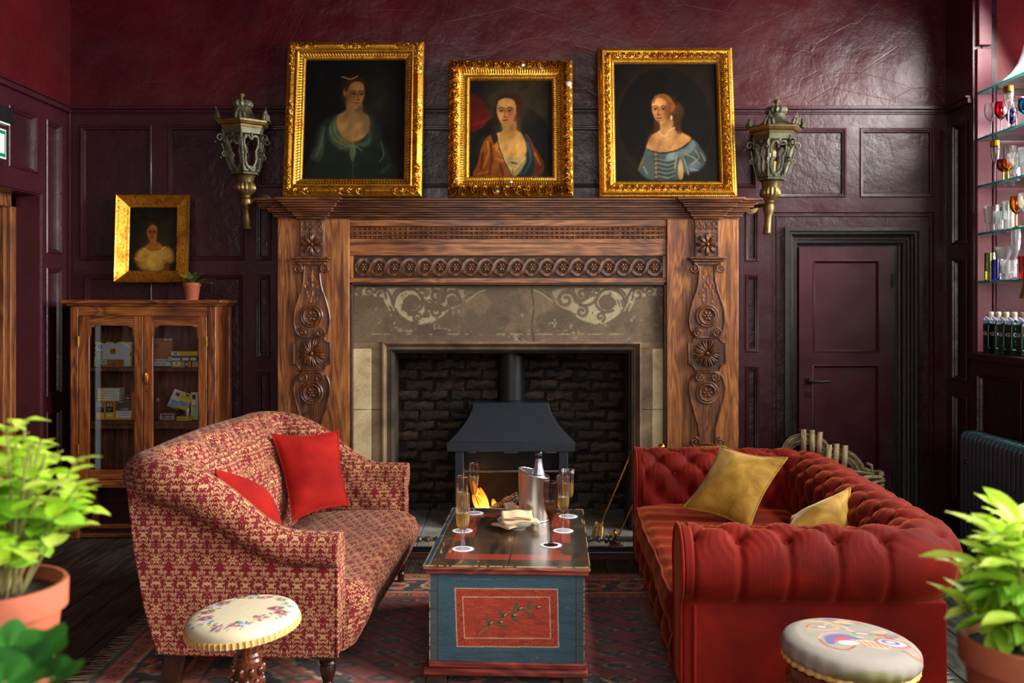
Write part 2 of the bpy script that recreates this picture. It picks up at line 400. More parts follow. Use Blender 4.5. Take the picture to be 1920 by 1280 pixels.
m, nt, b = NT('green_glass_edge', C(20, 120, 116), .1); n = noise(nt, co_(nt, (1, 3, 1)), 3, 3)
lk(nt, ramp(nt, n, [(.35, C(6, 70, 70)), (.6, C(40, 150, 146)), (.75, C(190, 235, 232))]), b.inputs['Base Color'])
out = nt.nodes['Material Output']; tl = nd(nt, 'BsdfTranslucent', {'Color': C(70, 200, 190)}); ms = nd(nt, 'MixShader', {0: .55}); lk(nt, b.outputs[0], ms.inputs[1]); lk(nt, tl.outputs[0], ms.inputs[2]); lk(nt, ms.outputs[0], out.inputs[0]); M['edgeglass'] = m
def liquid(name, c_): 
    m, nt, b = NT(name, c_, .05); b.inputs['Transmission Weight'].default_value = .85; b.inputs['IOR'].default_value = 1.2; return m
def bubbly(name, tint, body, f_):
    m = glassy(name, tint, .1); nt = m.node_tree; out = next(n for n in nt.nodes if n.type == 'OUTPUT_MATERIAL'); sh = out.inputs[0].links[0].from_socket
    df = nd(nt, 'BsdfDiffuse', {'Color': body}); tl = nd(nt, 'BsdfTranslucent', {'Color': body}); a = nd(nt, 'MixShader', {0: .5}); lk(nt, df.outputs[0], a.inputs[1]); lk(nt, tl.outputs[0], a.inputs[2])
    ms = nd(nt, 'MixShader', {0: f_}); lk(nt, sh, ms.inputs[1]); lk(nt, a.outputs[0], ms.inputs[2]); lk(nt, ms.outputs[0], out.inputs[0]); return m
M['wine'] = bubbly('champagne', (.97, .86, .52, 1), C(240, 200, 110), .4); M['wine_dark'] = bubbly('amber_champagne', (.85, .66, .2, 1), C(190, 140, 40), .3)
m = crystal('cut_crystal_white_sparkle'); nt = m.node_tree; out = nt.nodes['Material Output']; tl = nd(nt, 'BsdfTranslucent', {'Color': (.95, .96, 1, 1)}); ms = nd(nt, 'MixShader', {0: .14})  # white translucence mixed in stands for the sparkle of light in the glass
lk(nt, nt.nodes['Principled BSDF'].outputs[0], ms.inputs[1]); lk(nt, tl.outputs[0], ms.inputs[2]); lk(nt, ms.outputs[0], out.inputs[0]); M['crystal_cut'] = m
m, nt, b = NT('flame', C(255, 120, 20), 1); v = co_(nt, (1, 1, 1), kind='Generated')
g = nd(nt, 'SeparateXYZ', {0: v}).outputs[2]
c = ramp(nt, g, [(.0, C(255, 235, 150)), (.35, C(255, 190, 60)), (.8, C(255, 100, 14)), (1., C(200, 40, 6))])
lk(nt, c, b.inputs['Emission Color']); b.inputs['Emission Strength'].default_value = 1.6; M['flame'] = m
m, nt, b = NT('glowing_embers', C(60, 20, 10), .9); n = noise(nt, co_(nt), 30, 4)
lk(nt, ramp(nt, n, [(.45, (0, 0, 0, 1)), (.62, C(255, 90, 14))]), b.inputs['Emission Color']); b.inputs['Emission Strength'].default_value = 1.2; M['ember'] = m
m, nt, b = NT('charred_log', C(60, 50, 44), .8); v = co_(nt); vo = nd(nt, 'TexVoronoi', {'Vector': v, 'Scale': 42.}, feature='DISTANCE_TO_EDGE').outputs[0]
lk(nt, ramp(nt, vo, [(.05, C(10, 8, 7)), (.2, C(150, 132, 116))]), b.inputs['Base Color']); bump(nt, b, vo, .8, .01); M['charlog'] = m
def leafm(name, a, b_, trans=.3):
    m, nt, b = NT(name, a, .45); n = noise(nt, co_(nt), 9, 3); ri = nd(nt, 'ObjectInfo').outputs['Random']
    f = mth(nt, 'ADD', mth(nt, 'MULTIPLY', n, .7), mth(nt, 'MULTIPLY', ri, .3)); lk(nt, ramp(nt, f, [(.3, a), (.62, b_)]), b.inputs['Base Color'])
    b.inputs['Subsurface Weight'].default_value = 0; b.inputs['Transmission Weight'].default_value = 0
    out = nt.nodes['Material Output']; tr = nd(nt, 'BsdfTranslucent', {'Color': b_}); ms = nd(nt, 'MixShader', {0: trans})
    lk(nt, b.outputs[0], ms.inputs[1]); lk(nt, tr.outputs[0], ms.inputs[2]); lk(nt, ms.outputs[0], out.inputs[0]); return m
M['leaf'] = leafm('lime_green_leaf', C(160, 204, 40), C(226, 244, 110), .45)
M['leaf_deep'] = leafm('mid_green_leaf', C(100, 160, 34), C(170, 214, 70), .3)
M['leaf_dark'] = leafm('dark_green_leaf', C(22, 66, 22), C(48, 110, 34), .2)
M['leaf_small'] = leafm('olive_green_leaf', C(70, 88, 34), C(138, 158, 62), .2)
M['stem'] = plain('plant_stem', C(120, 110, 62), .7, 0, .3, 20, .1)
def tinted(name, c_): return glassy(name, c_, .25)
M['g_pink'] = tinted('cranberry_glass', (.85, .06, .28, 1)); M['g_red'] = tinted('ruby_glass', (.75, .04, .02, 1))
M['g_gold'] = tinted('amber_glass', (.95, .62, .08, 1)); M['g_green'] = tinted('lime_glass', (.6, .66, .2, 1))
M['g_blue'] = tinted('cobalt_glass', (.03, .1, .62, 1)); M['g_teal'] = tinted('teal_glass', (.03, .55, .68, 1))
M['gilt'] = plain('gilt_rim', C(214, 160, 50), .25, 1, .2, 30, .05)
M['bottle'] = crystal('dark_green_bottle', C(30, 70, 52)); M['cava'] = plain('black_green_bottle', C(16, 18, 18), .08, 0, .1, 5, 0)
M['foil'] = plain('silver_foil', C(150, 152, 166), .3, .8, .25, 30, .3, 60)
M['print'] = painted('printed_card', .45); M['canvas'] = painted('varnished_canvas', .55, .12, 130); M['canvas'].node_tree.nodes['Principled BSDF'].inputs['Specular IOR Level'].default_value = .12
M['chestpaint'] = painted('worn_painted_pine', .5, .35, 70); M['lidpaint'] = painted('worn_painted_lid', .28, .25, 60, .35)
M['needle'] = painted('needlepoint_canvas', .9, .3, 300); M['rugpile'] = painted('wool_rug_pile', .95, .5, 220, 0, 0, .15)

def darken_hollows(key, dark, lo=.44, hi=.52):        # darker colour in the hollows of carved work, for stronger relief
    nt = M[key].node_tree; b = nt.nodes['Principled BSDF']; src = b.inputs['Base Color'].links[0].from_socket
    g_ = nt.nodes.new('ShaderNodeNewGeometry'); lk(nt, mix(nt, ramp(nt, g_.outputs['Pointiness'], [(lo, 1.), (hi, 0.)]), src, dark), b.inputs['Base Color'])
darken_hollows('gold', C(60, 32, 10), .42, .50); darken_hollows('oak_carve', C(24, 11, 5), .42, .5); darken_hollows('bronze', C(34, 34, 28), .40, .5); darken_hollows('bronze_gold', C(50, 42, 24), .40, .5)
# woven furnishing fabric: mirrored scrolling flowers in cream on burgundy
m, nt, b = NT('floral_jacquard', C(130, 40, 50), .85); t = nt.nodes.new('ShaderNodeTexCoord')
sep = nd(nt, 'SeparateXYZ', {0: t.outputs['UV']})
PU, PV = .105, .20
u = mth(nt, 'PINGPONG', sep.outputs[0], PU / 2); vv = mth(nt, 'MODULO', mth(nt, 'ADD', sep.outputs[1], 20.), PV)
w_ = nd(nt, 'CombineXYZ', {0: u, 1: sep.outputs[1], 2: 0.}).outputs[0]
nz = nd(nt, 'TexNoise', {'Vector': w_, 'Scale': 30., 'Detail': 1.}).outputs[1]
wv = nd(nt, 'VectorMath', {0: w_, 1: nd(nt, 'VectorMath', {0: nz, 1: (.024, .024, 0)}, operation='MULTIPLY').outputs[0]}, operation='ADD').outputs[0]
v1 = nd(nt, 'TexVoronoi', {'Vector': nd(nt, 'Mapping', {'Vector': wv, 'Scale': (1.35, .75, 1), 'Rotation': (0, 0, .5)}).outputs[0], 'Scale': 135.}, feature='F1').outputs[0]
v2 = nd(nt, 'TexVoronoi', {'Vector': wv, 'Scale': 52.}, feature='DISTANCE_TO_EDGE').outputs[0]
leafy = mth(nt, 'LESS_THAN', v1, .26)
line1 = mth(nt, 'LESS_THAN', v2, .024)
def flower(cu, cv, R, n_pet, depth):
    du = mth(nt, 'SUBTRACT', u, cu); dv = mth(nt, 'SUBTRACT', vv, cv)
    r_ = mth(nt, 'SQRT', mth(nt, 'ADD', mth(nt, 'MULTIPLY', du, du), mth(nt, 'MULTIPLY', dv, dv)))
    an = mth(nt, 'ARCTAN2', dv, du); rad = mth(nt, 'MULTIPLY', R, mth(nt, 'ADD', 1., mth(nt, 'MULTIPLY', depth, mth(nt, 'COSINE', mth(nt, 'MULTIPLY', an, float(n_pet))))))
    return r_, mth(nt, 'LESS_THAN', r_, rad)
r1, f1 = flower(0., .15, .015, 6, .3); r2, f2 = flower(PU / 2, .05, .0125, 5, .35); r3, f3 = flower(0., .055, .012, 3, .5)
ring1 = mth(nt, 'LESS_THAN', mth(nt, 'ABSOLUTE', mth(nt, 'SUBTRACT', r1, .0062)), .0014)
halo = mth(nt, 'MAXIMUM', mth(nt, 'LESS_THAN', r1, .0195), mth(nt, 'MAXIMUM', mth(nt, 'LESS_THAN', r2, .0165), mth(nt, 'LESS_THAN', r3, .0155)))
base = leafy
base = mth(nt, 'MULTIPLY', base, mth(nt, 'SUBTRACT', 1., halo))
fl = mth(nt, 'MAXIMUM', mth(nt, 'MULTIPLY', f1, mth(nt, 'SUBTRACT', 1., ring1)), mth(nt, 'MAXIMUM', f2, f3))
# two wandering stems with paired leaves
def vine(c0, amp, ph, wid, sp_, L, W, ang, off):
    cen = mth(nt, 'ADD', c0, mth(nt, 'MULTIPLY', amp, mth(nt, 'SINE', mth(nt, 'ADD', mth(nt, 'MULTIPLY', vv, 2 * PI / PV), ph))))
    du = mth(nt, 'ABSOLUTE', mth(nt, 'SUBTRACT', u, cen)); st_ = mth(nt, 'LESS_THAN', du, wid)
    dv = mth(nt, 'SUBTRACT', mth(nt, 'MODULO', mth(nt, 'ADD', vv, 1.), sp_), sp_ / 2); dd = mth(nt, 'SUBTRACT', du, off)
    A_ = mth(nt, 'ADD', mth(nt, 'MULTIPLY', dd, math.cos(ang)), mth(nt, 'MULTIPLY', dv, math.sin(ang))); B_ = mth(nt, 'SUBTRACT', mth(nt, 'MULTIPLY', dv, math.cos(ang)), mth(nt, 'MULTIPLY', dd, math.sin(ang)))
    B_ = mth(nt, 'ADD', B_, mth(nt, 'MULTIPLY', mth(nt, 'MULTIPLY', A_, A_), 26.))
    q_ = mth(nt, 'ADD', mth(nt, 'POWER', mth(nt, 'ABSOLUTE', mth(nt, 'DIVIDE', A_, L)), 1.6), mth(nt, 'POWER', mth(nt, 'ABSOLUTE', mth(nt, 'DIVIDE', B_, W)), 1.6))
    return mth(nt, 'MAXIMUM', st_, mth(nt, 'LESS_THAN', q_, 1.)), mth(nt, 'LESS_THAN', q_, 1.9)
s1_, h1_ = vine(.027, .020, 0., .0013, .0222, .0092, .0034, 1.05, .0080); s2_, h2_ = vine(.024, .017, 2.6, .0010, .0182, .0068, .0025, .95, .0062)
base = mth(nt, 'MULTIPLY', base, mth(nt, 'SUBTRACT', 1., mth(nt, 'MAXIMUM', h1_, h2_)))
s2_ = mth(nt, 'MULTIPLY', s2_, mth(nt, 'SUBTRACT', 1., h1_))
vines = mth(nt, 'MULTIPLY', mth(nt, 'MAXIMUM', s1_, s2_), mth(nt, 'SUBTRACT', 1., halo))
pat = mth(nt, 'MAXIMUM', mth(nt, 'MAXIMUM', base, fl), vines)
nn = noise(nt, t.outputs['Object'] if False else co_(nt), 7, 3)
cr = ramp(nt, nn, [(.3, C(168, 126, 84)), (.7, C(190, 150, 106))]); bu = ramp(nt, nn, [(.3, C(98, 20, 30)), (.7, C(122, 32, 42))])
lk(nt, mix(nt, pat, bu, cr), b.inputs['Base Color']); b.inputs['Sheen Weight'].default_value = .04; b.inputs['Specular IOR Level'].default_value = .15
bump(nt, b, mth(nt, 'ADD', pat, noise(nt, co_(nt), 500, 2)), .25, .002); M['jacquard'] = m
# ------------------------------------------------------------------ the room
XL, XR, YB, YF, ZC = -3.17, 3.11, 6.87, -1.6, 4.05
KW = 1800 / YB
def wx(px): return (px - 960) / KW
def wz(py): return H - (py - 565) / KW
def struct(name, mb, m, parent=None, **kw):
    o = ob(name, mb, m, parent, **kw)
    if parent is None: o['kind'] = 'structure'
    return o
fl = MB().box(XL - .4, XR + .9, YF - .1, YB + .5, -.12, -.022); floor = struct('floor', fl, M['soot'])
# floor boards, each its own piece
x = XL - .3; i = 0
while x < XR + .1:
    w = random.choice((.17, .19, .22, .2)); ends = [YF, random.uniform(1.8, 3.6), random.uniform(4.2, 6.2), YB + .02]
    for a, b in zip(ends[:-1], ends[1:]):
        dz = random.uniform(-.0025, .0)
        o = ob('floor_board', MB().box(x + .002, x + w - .002, a + .002, b - .002, -.022, dz), M['board'], floor, bev=.003, seg=1)
    x += w
struct('ceiling', MB().box(XL - .4, XR + .9, YF - .1, YB + .4, ZC, ZC + .1), plain('dark_ceiling_paint', C(70, 20, 28), .6))

def cells(u0, u1, z0, z1, holes):
    us = sorted({u0, u1, *[h[0] for h in holes], *[h[1] for h in holes]}); zs = sorted({z0, z1, *[h[2] for h in holes], *[h[3] for h in holes]})
    us = [u for u in us if u0 <= u <= u1]; zs = [z for z in zs if z0 <= z <= z1]
    for a, b in zip(us[:-1], us[1:]):
        run = None
        for c, d in zip(zs[:-1], zs[1:]):
            mu, mz = (a + b) / 2, (c + d) / 2
            inside = any(h[0] < mu < h[1] and h[2] < mz < h[3] for h in holes)
            if inside:
                if run: yield (a, b, *run); run = None
            else: run = (run[0], d) if run else (c, d)
        if run: yield (a, b, *run)
# generic wall: maps (u, depth, z) to the room; depth grows into the wall
MAPS = {'back': lambda u, d, z: (u, YB + d, z), 'left': lambda u, d, z: (XL - d, u, z), 'right': lambda u, d, z: (XR + d, u, z)}
def wbox(mb, side, u0, u1, d0, d1, z0, z1):
    a = MAPS[side](u0, d0, z0); b = MAPS[side](u1, d1, z1)
    return mb.box(min(a[0], b[0]), max(a[0], b[0]), min(a[1], b[1]), max(a[1], b[1]), min(a[2], b[2]), max(a[2], b[2]))
def rect_sweep(mb, side, u0, u1, z0, z1, prof):       # moulding round a rectangle: prof = (inset, depth) points
    n = len(prof); vs = []
    for cu, cz, su, sz in ((u0, z0, 1, 1), (u1, z0, -1, 1), (u1, z1, -1, -1), (u0, z1, 1, -1)):
        for p, d in prof: vs.append(MAPS[side](cu + su * p, d, cz + sz * p))
    fs = [(k * n + j, ((k + 1) % 4) * n + j, ((k + 1) % 4) * n + j + 1, k * n + j + 1) for k in range(4) for j in range(n - 1)]
    return mb.add(vs, fs)
PROF = [(0, -.004), (.006, -.010), (.014, -.008), (.018, .004), (.026, .006), (.030, .016), (.034, .024)]
def panelling(wall, side, u0, u1, z0, z1, panels, holes=()):
    fr = MB()
    for a, b, c, d in cells(u0, u1, z0, z1, list(panels) + list(holes)): wbox(fr, side, a, b, 0, .05, c, d)
    ob('panel_frame', fr, M['paint'], wall, smooth=0)
    for a, b, c, d in panels:
        pm = MB(); wbox(pm, side, a, b, .022, .06, c, d); ob('panel', pm, M['panel_paint'], wall, smooth=0)
        mm = MB(); rect_sweep(mm, side, a, b, c, d, PROF); ob('panel_moulding', mm, M['paint'], wall, smooth=40)

# back wall: plaster above the dado rail, panelling below, openings for the hearth and the door
ZD = wz(208)
fx0, fx1, fz1 = -.86, .845, 1.30          # firebox hole
dx0, dx1, dz1 = wx(1478), wx(1716), wz(436)   # door hole
wb = MB()
for a, b, c, d in cells(XL - .3, XR + .8, -.1, ZD, [(fx0, fx1, -.1, fz1), (dx0, dx1, -.1, dz1)]): wb.box(a, b, YB + .05, YB + .12, c, d)
wall_back = struct('wall_back', wb, M['paint'], smooth=0)
pl = MB()
def plq(u, v):
    X = XL - .05 + u * (XR - XL + .1); Z = ZD - .02 + v * (ZC - ZD + .03)
    a = np.array([X]); c = np.array([Z])
    return (X, YB + .03 - .030 * float(fbm(a * 1.7 + 5, c * 1.7, 3, 3)[0]) - .006 * float(fbm(a * 9, c * 9, 3, 8)[0]), Z)
pl.grid(plq, 170, 34); ob('plaster', pl, M['plaster'], wall_back, smooth=180)
ob('plaster_backing', MB().box(XL - .3, XR + .8, YB + .04, YB + .12, ZD, ZC), M['paint'], wall_back)
pz = lambda *a: [(wx(x0), wx(x1), wz(y1), wz(y0)) for x0, x1, y0, y1 in a]
panels = pz((150, 285, 235, 488), (315, 458, 235, 488), (481, 690, 235, 352), (715, 965, 235, 352), (990, 1200, 235, 352), (1225, 1419, 235, 352),
            (1455, 1587, 240, 370), (1612, 1752, 240, 370), (480, 509, 380, 488), (158, 285, 515, 900), (315, 455, 515, 900),
            (480, 507, 515, 670), (481, 507, 697, 880), (1397, 1423, 388, 490), (1397, 1423, 515, 660), (1397, 1423, 685, 880))
panelling(wall_back, 'back', XL, XR, 0, ZD, panels, [(fx0 - .2, fx1 + .2, 0, fz1 + .3), (wx(1450), wx(1751), 0, wz(398))])
# door surround: flat field inside the panelling, then the blackened moulded frame
ds = MB()
for a, b, c, d in cells(wx(1450), wx(1751), 0, wz(398), [(dx0, dx1, 0, dz1)]): ds.box(a, b, YB + .012, YB + .06, c, d)
ob('door_surround', ds, M['panel_paint'], wall_back, smooth=0)
dm = MB()
for k, (ins, d0, w) in enumerate(((0, -.004, .012), (.03, .004, .01))):
    rect_sweep(dm, 'back', wx(1450) + ins - .01, wx(1751) - ins + .01, -.4, wz(398) - ins + .01, [(0, .014), (.003, d0), (w - .003, d0), (w + .004, .014)])
ob('surround_bead', dm, M['paint'], wall_back)
# dado rail
tr = MB()
for a, b, c, d in ((-.022, .02, 0, .018), (-.045, .02, .018, .032), (-.03, .02, .032, .046), (-.012, .02, -.012, 0)): tr.box(XL, XR, YB + a, YB + b, ZD - .012 + c, ZD - .012 + d)
struct('trim_1', tr, M['paint'], bev=.003)
sk = MB(); sk.box(XL, wx(505), YB - .02, YB + .02, 0, .16).box(wx(1400), wx(1460), YB - .02, YB + .02, 0, .16); struct('baseboard_back', sk, M['paint'], bev=.004)

# door 1: blackened architrave, two-panel leaf, lever handle, key plate, hinges
door_wall = MB().box(dx0 - .2, dx1 + .2, YB + .12, YB + .5, 0, dz1 + .2)
door = struct('door_1', MB().box(dx0, dx1, YB + .115, YB + .15, 0, dz1), M['frame_black'])
af = MB(); rect_sweep(af, 'back', wx(1470), wx(1727), -.5, wz(426), [(0, .012), (0, -.03), (.028, -.034), (.034, -.018), (.05, -.014), (.056, .004), (.066, .010), (.07, .03), (.086, .034), (.09, .05), (.108, .055), (.112, .09), (.122, .095), (.122, .13)])
ob('door_frame', af, M['frame_black'], door, smooth=30)
lx0, lx1, lz1 = wx(1503), wx(1681), wz(462)
pan = [(wx(1530), wx(1655), wz(661), wz(487)), (wx(1528), wx(1654), wz(1000) - .1 + .2, wz(685))]
pan[1] = (pan[1][0], pan[1][1], .18, pan[1][3])
leaf = MB()
for a, b, c, d in cells(lx0, lx1, .01, lz1, pan): leaf.box(a, b, YB + .06, YB + .1, c, d)
lf = ob('door_leaf', leaf, M['door_paint'], door, smooth=0)
for a, b, c, d in pan:
    ob('door_panel', MB().box(a - .003, b + .003, YB + .078, YB + .095, c - .003, d + .003), M['door_paint'], door)
    mm = MB(); rect_sweep(mm, 'back', a, b, c, d, [(0, .056), (.006, .054), (.012, .062), (.016, .070), (.022, .08)]); ob('panel_bead', mm, M['door_paint'], door)
hz = wz(715); hx = wx(1520)
hd = MB().box(hx - .024, hx + .024, YB + .050, YB + .061, hz - .03, hz + .03); hnd = ob('lever_handle', hd, M['iron'], door, bev=.004)
lv = MB(); lv.sphere((hx, YB + .04, hz), .021, 14, 10); lv.tube([(hx, YB + .05, hz), (hx, YB + .01, hz), (hx + .03, YB + .003, hz), (hx + .08, YB + .004, hz - .003), (hx + .14, YB + .006, hz + .002)], [.011, .012, .011, .010, .012], 10)
ob('lever', lv, M['iron'], hnd)
kp = MB().box(hx - .02, hx + .02, YB + .053, YB + .061, hz - .12, hz - .075); kpo = ob('key_plate', kp, M['iron'], door, bev=.003)
ob('keyhole', MB().prism([(hx + .007 * math.cos(t), hz - .093 + .007 * math.sin(t)) for t in np.linspace(-1.1, 4.2, 10)] + [(hx - .005, hz - .112), (hx + .005, hz - .112)], YB + .051, YB + .0535), M['soot'], kpo)
for zz in (wz(525), wz(900)):
    hg = MB().box(wx(1678), wx(1684), YB + .048, YB + .066, zz - .045, zz + .045); hg.tube([(wx(1681.5), YB + .048, zz - .05), (wx(1681.5), YB + .048, zz + .05)], .008, 8); ob('hinge', hg, M['iron'], door)

# left wall with the doorway recess
oy0, oy1, oz = 5.15, 6.45, 2.317
wl = MB()
for a, b, c, d in cells(YF, YB + .1, -.1, ZC, [(oy0, oy1, -.1, oz)]): wl.box(XL - .16, XL - .05, a, b, c, d)
wall_left = struct('wall_left', wl, M['paint'], smooth=0)
panelling(wall_left, 'left', YF, YB, 0, ZD, [(6.04, 6.41, 2.45, 2.84), (6.53, 6.76, 1.93, 2.84), (6.53, 6.76, .95, 1.83), (6.53, 6.76, .2, .85), (5.2, 5.95, 2.45, 2.84), (4.2, 5.0, 1.2, 2.84), (4.2, 5.0, .2, 1.1)], [(oy0, oy1, 0, oz)])
ob('plaster', MB().box(XL - .06, XL + .004, YF, YB + .02, ZD, ZC), M['plaster'], wall_left)
tl = MB(); tl.box(XL - .02, XL + .03, YF, YB, ZD - .02, ZD + .015).box(XL - .02, XL + .045, YF, YB, ZD + .015, ZD + .03); struct('trim_2', tl, M['paint'], bev=.003)
rm = MB(); rect_sweep(rm, 'left', oy0, oy1 + .02, -.4, oz + .02, [(0, -.004), (.006, -.014), (.016, -.012), (.02, .0)]); ob('opening_bead', rm, M['paint'], wall_left)
# lining of the recess, wooden frame and plank door in it
rv = MB().box(XL - .17, XL - .002, oy1 - .006, oy1 + .06, 0, oz + .02).box(XL - .17, XL - .002, oy0 - .06, oy0 + .006, 0, oz + .02).box(XL - .17, XL - .002, oy0, oy1, oz - .006, oz + .05)
ob('recess_lining', rv, M['paint'], wall_left)
d2 = struct('door_2', MB().box(XL - .30, XL - .26, oy0 - .1, oy1 - .1, 0, oz), M['doorwood'])
df = MB().box(XL - .20, XL - .16, oy1 - .07, oy1 + .05, 0, oz + .1).box(XL - .26, XL - .19, oy1 - .10, oy1 + .02, 0, oz - .02).box(XL - .26, XL - .16, oy0, oy1, oz - .09, oz + .1)
ob('door_frame', df, M['doorwood'], d2, bev=.006)
for k in range(6): ob('door_plank', MB().box(XL - .262, XL - .25, oy0 + .02 + k * .2, oy0 + .215 + k * .2, 0, oz - .05), M['doorwood'], d2, bev=.003)
# cable running down the corner
cb = MB().tube([(XL + .012, YB - .02, z) for z in np.linspace(.1, ZD, 10)] , .006, 6)
struct('trim_3', cb, M['paint'])

# right wall: panelling, bar alcove with window, wide window further back
ay0, ay1, az0, az1 = 3.75, 6.47, 1.26, 3.92
sy0, sy1, sz0, sz1 = .55, 2.95, 1.2, 3.5
wr = MB()
for a, b, c, d in cells(YF, YB + .1, -.1, ZC, [(ay0, ay1, az0, az1), (sy0, sy1, sz0, sz1)]): wr.box(XR + .05, XR + .16, a, b, c, d)
wall_right = struct('wall_right', wr, M['paint'], smooth=0)
panelling(wall_right, 'right', YF, YB, 0, ZD, [(6.55, 6.78, 2.0, 2.84), (6.55, 6.78, 1.05, 1.9), (6.55, 6.78, .2, .95), (5.85, 6.42, .2, 1.12), (5.0, 5.7, .2, 1.12), (4.0, 4.85, .2, 1.12), (3.05, 3.65, .2, 2.8)], [(ay0, ay1, az0, az1), (sy0, sy1, sz0, sz1)])
up = MB()
for a, b, c, d in cells(YF, YB + .02, ZD, ZC, [(ay0, ay1, az0, az1), (sy0, sy1, sz0, sz1)]): up.box(XR - .004, XR + .06, a, b, c, d)
ob('plaster', up, M['plaster'], wall_right)
t4 = MB().box(XR - .03, XR + .02, ay1 + .02, YB, ZD - .02, ZD + .015).box(XR - .045, XR + .02, ay1 + .02, YB, ZD + .015, ZD + .03); struct('trim_4', t4, M['paint'], bev=.003)
# alcove reveal with boarded pilaster and fluted return
M['reveal'] = plaster('daylit_aubergine_reveal', C(104, 34, 48), C(120, 44, 58), .42, .12, 6.)  # lighter copy of the aubergine paint, alcove daylight put into its colour
M['reveal_red'] = plaster('daylit_alcove_plaster', C(120, 16, 30), C(140, 24, 38), .42, .3, 4.)  # crimson plaster repeated brighter, with the daylight painted in
rv = MB().box(XR + .02, XR + .56, ay1 + .01, ay1 + .1, az0 - .1, az1).box(XR + .02, XR + .56, ay0 - .1, ay0, az0, az1)
ob('alcove_reveal', rv, M['reveal'], wall_right)
ob('alcove_plaster', MB().box(XR + .16, XR + .56, ay1 + .002, ay1 + .02, 2.95, az1), M['reveal_red'], wall_right)
ob('alcove_rail', MB().box(XR + .16, XR + .56, ay1 - .012, ay1 + .012, 2.90, 2.95), M['reveal'], wall_right, bev=.005)
ob('pilaster_board', MB().box(XR + .015, XR + .115, ay1 - .022, ay1 + .02, az0, 3.30), M['reveal'], wall_right, bev=.004)
ob('pilaster_board', MB().box(XR + .022, XR + .11, ay1 - .032, ay1 + .02, 3.32, az1), M['reveal'], wall_right, bev=.004)
ob('pilaster_bead', MB().box(XR + .128, XR + .142, ay1 - .012, ay1 + .02, az0, 3.0).box(XR + .15, XR + .158, ay1 - .006, ay1 + .02, az0, 3.0), M['reveal'], wall_right, bev=.004)
ob('alcove_back', MB().box(XR + .5, XR + .6, ay0, ay1, az0 - .1, az0 + .12).box(XR + .5, XR + .6, 6.22, ay1, az0, az1).box(XR + .02, XR + .6, ay0, ay1, az1, az1 + .08), M['reveal'], wall_right)
sill = MB().box(XR - .05, XR + .56, ay0 - .05, ay1 - .001, az0 - .05, az0); ob('sill_board', sill, M['paint'], wall_right, bev=.008)
def window(name, f, nx, nz, w, h, dep=.05):
    """f maps (u, d, z) to the room; frame, glazing bars and one pane per light"""
    def bx(a, b, c, d, e, g):
        p = f(a, c, e); q = f(b, d, g); m_ = MB(); m_.box(min(p[0], q[0]), max(p[0], q[0]), min(p[1], q[1]), max(p[1], q[1]), e, g); return m_
    root = MB()
    for m_ in (bx(0, .06, 0, dep, h[0], h[1]), bx(w - .06, w, 0, dep, h[0], h[1]), bx(0, w, 0, dep, h[0], h[0] + .06), bx(0, w, 0, dep, h[1] - .06, h[1])):
        root.add(m_.v, m_.f)
    r = struct(name, root, M['reveal'])
    for i in range(1, nx): ob('glazing_bar', bx(i * w / nx - .012, i * w / nx + .012, .005, dep - .005, h[0] + .06, h[1] - .06), M['reveal'], r)
    for j in range(1, nz): ob('glazing_bar', bx(.06, w - .06, .006, dep - .006, h[0] + j * (h[1] - h[0]) / nz - .01, h[0] + j * (h[1] - h[0]) / nz + .01), M['reveal'], r)
    for i in range(nx):
        for j in range(nz): ob('window_pane', bx(i * w / nx + .01, (i + 1) * w / nx - .01, dep / 2 - .002, dep / 2 + .002, h[0] + j * (h[1] - h[0]) / nz + .008, h[0] + (j + 1) * (h[1] - h[0]) / nz - .008), M['pane'], r)
window('window_1', lambda u, d, z: (XR + .56 + d, ay0 + u, z), 3, 4, 2.47, (az0 + .1, az1))
window('window_2', lambda u, d, z: (XR + .1 + d, sy0 + u, z), 3, 4, sy1 - sy0, (sz0, sz1))
# wall behind the camera with its window
rx0, rx1, rz0, rz1 = -1.3, 2.5, 1.3, 3.7
wf = MB()
for a, b, c, d in cells(XL - .2, XR + .3, -.1, ZC, [(rx0, rx1, rz0, rz1)]): wf.box(a, b, YF - .1, YF, c, d)
struct('wall_front', wf, M['paint'], smooth=0)
window('window_3', lambda u, d, z: (rx0 + u, YF - .09 + d, z), 4, 3, rx1 - rx0, (rz0, rz1))

# exit sign and emergency light on the left wall
t = thing('exit_sign', 'green and white exit sign on the dark left wall above the doorway', 'sign', (XL, 5.86, 2.55))
ob('sign_board', MB().box(XL + .001, XL + .012, 5.66, 5.995, 2.485, 2.67), NT('sign_white', C(210, 220, 216), .5)[0], t, bev=.002)
ob('sign_field', MB().box(XL + .011, XL + .014, 5.672, 5.983, 2.497, 2.658), NT('sign_green', C(0, 120, 84), .5)[0], t, label='green sign field')
ob('door_symbol', MB().box(XL + .013, XL + .016, 5.90, 5.968, 2.517, 2.638), NT('sign_symbol', C(220, 226, 224), .5)[0], t)
t = thing('emergency_light', 'small black emergency light box above the green exit sign', 'lamp', (XL, 5.9, 2.70))
ob('housing', MB().box(XL - .0, XL + .06, 5.7, 6.0, 2.70, 2.80), M['iron'], t, bev=.006)
ob('lens', MB().box(XL + .01, XL + .05, 5.73, 5.97, 2.692, 2.703), M['paper'], t)
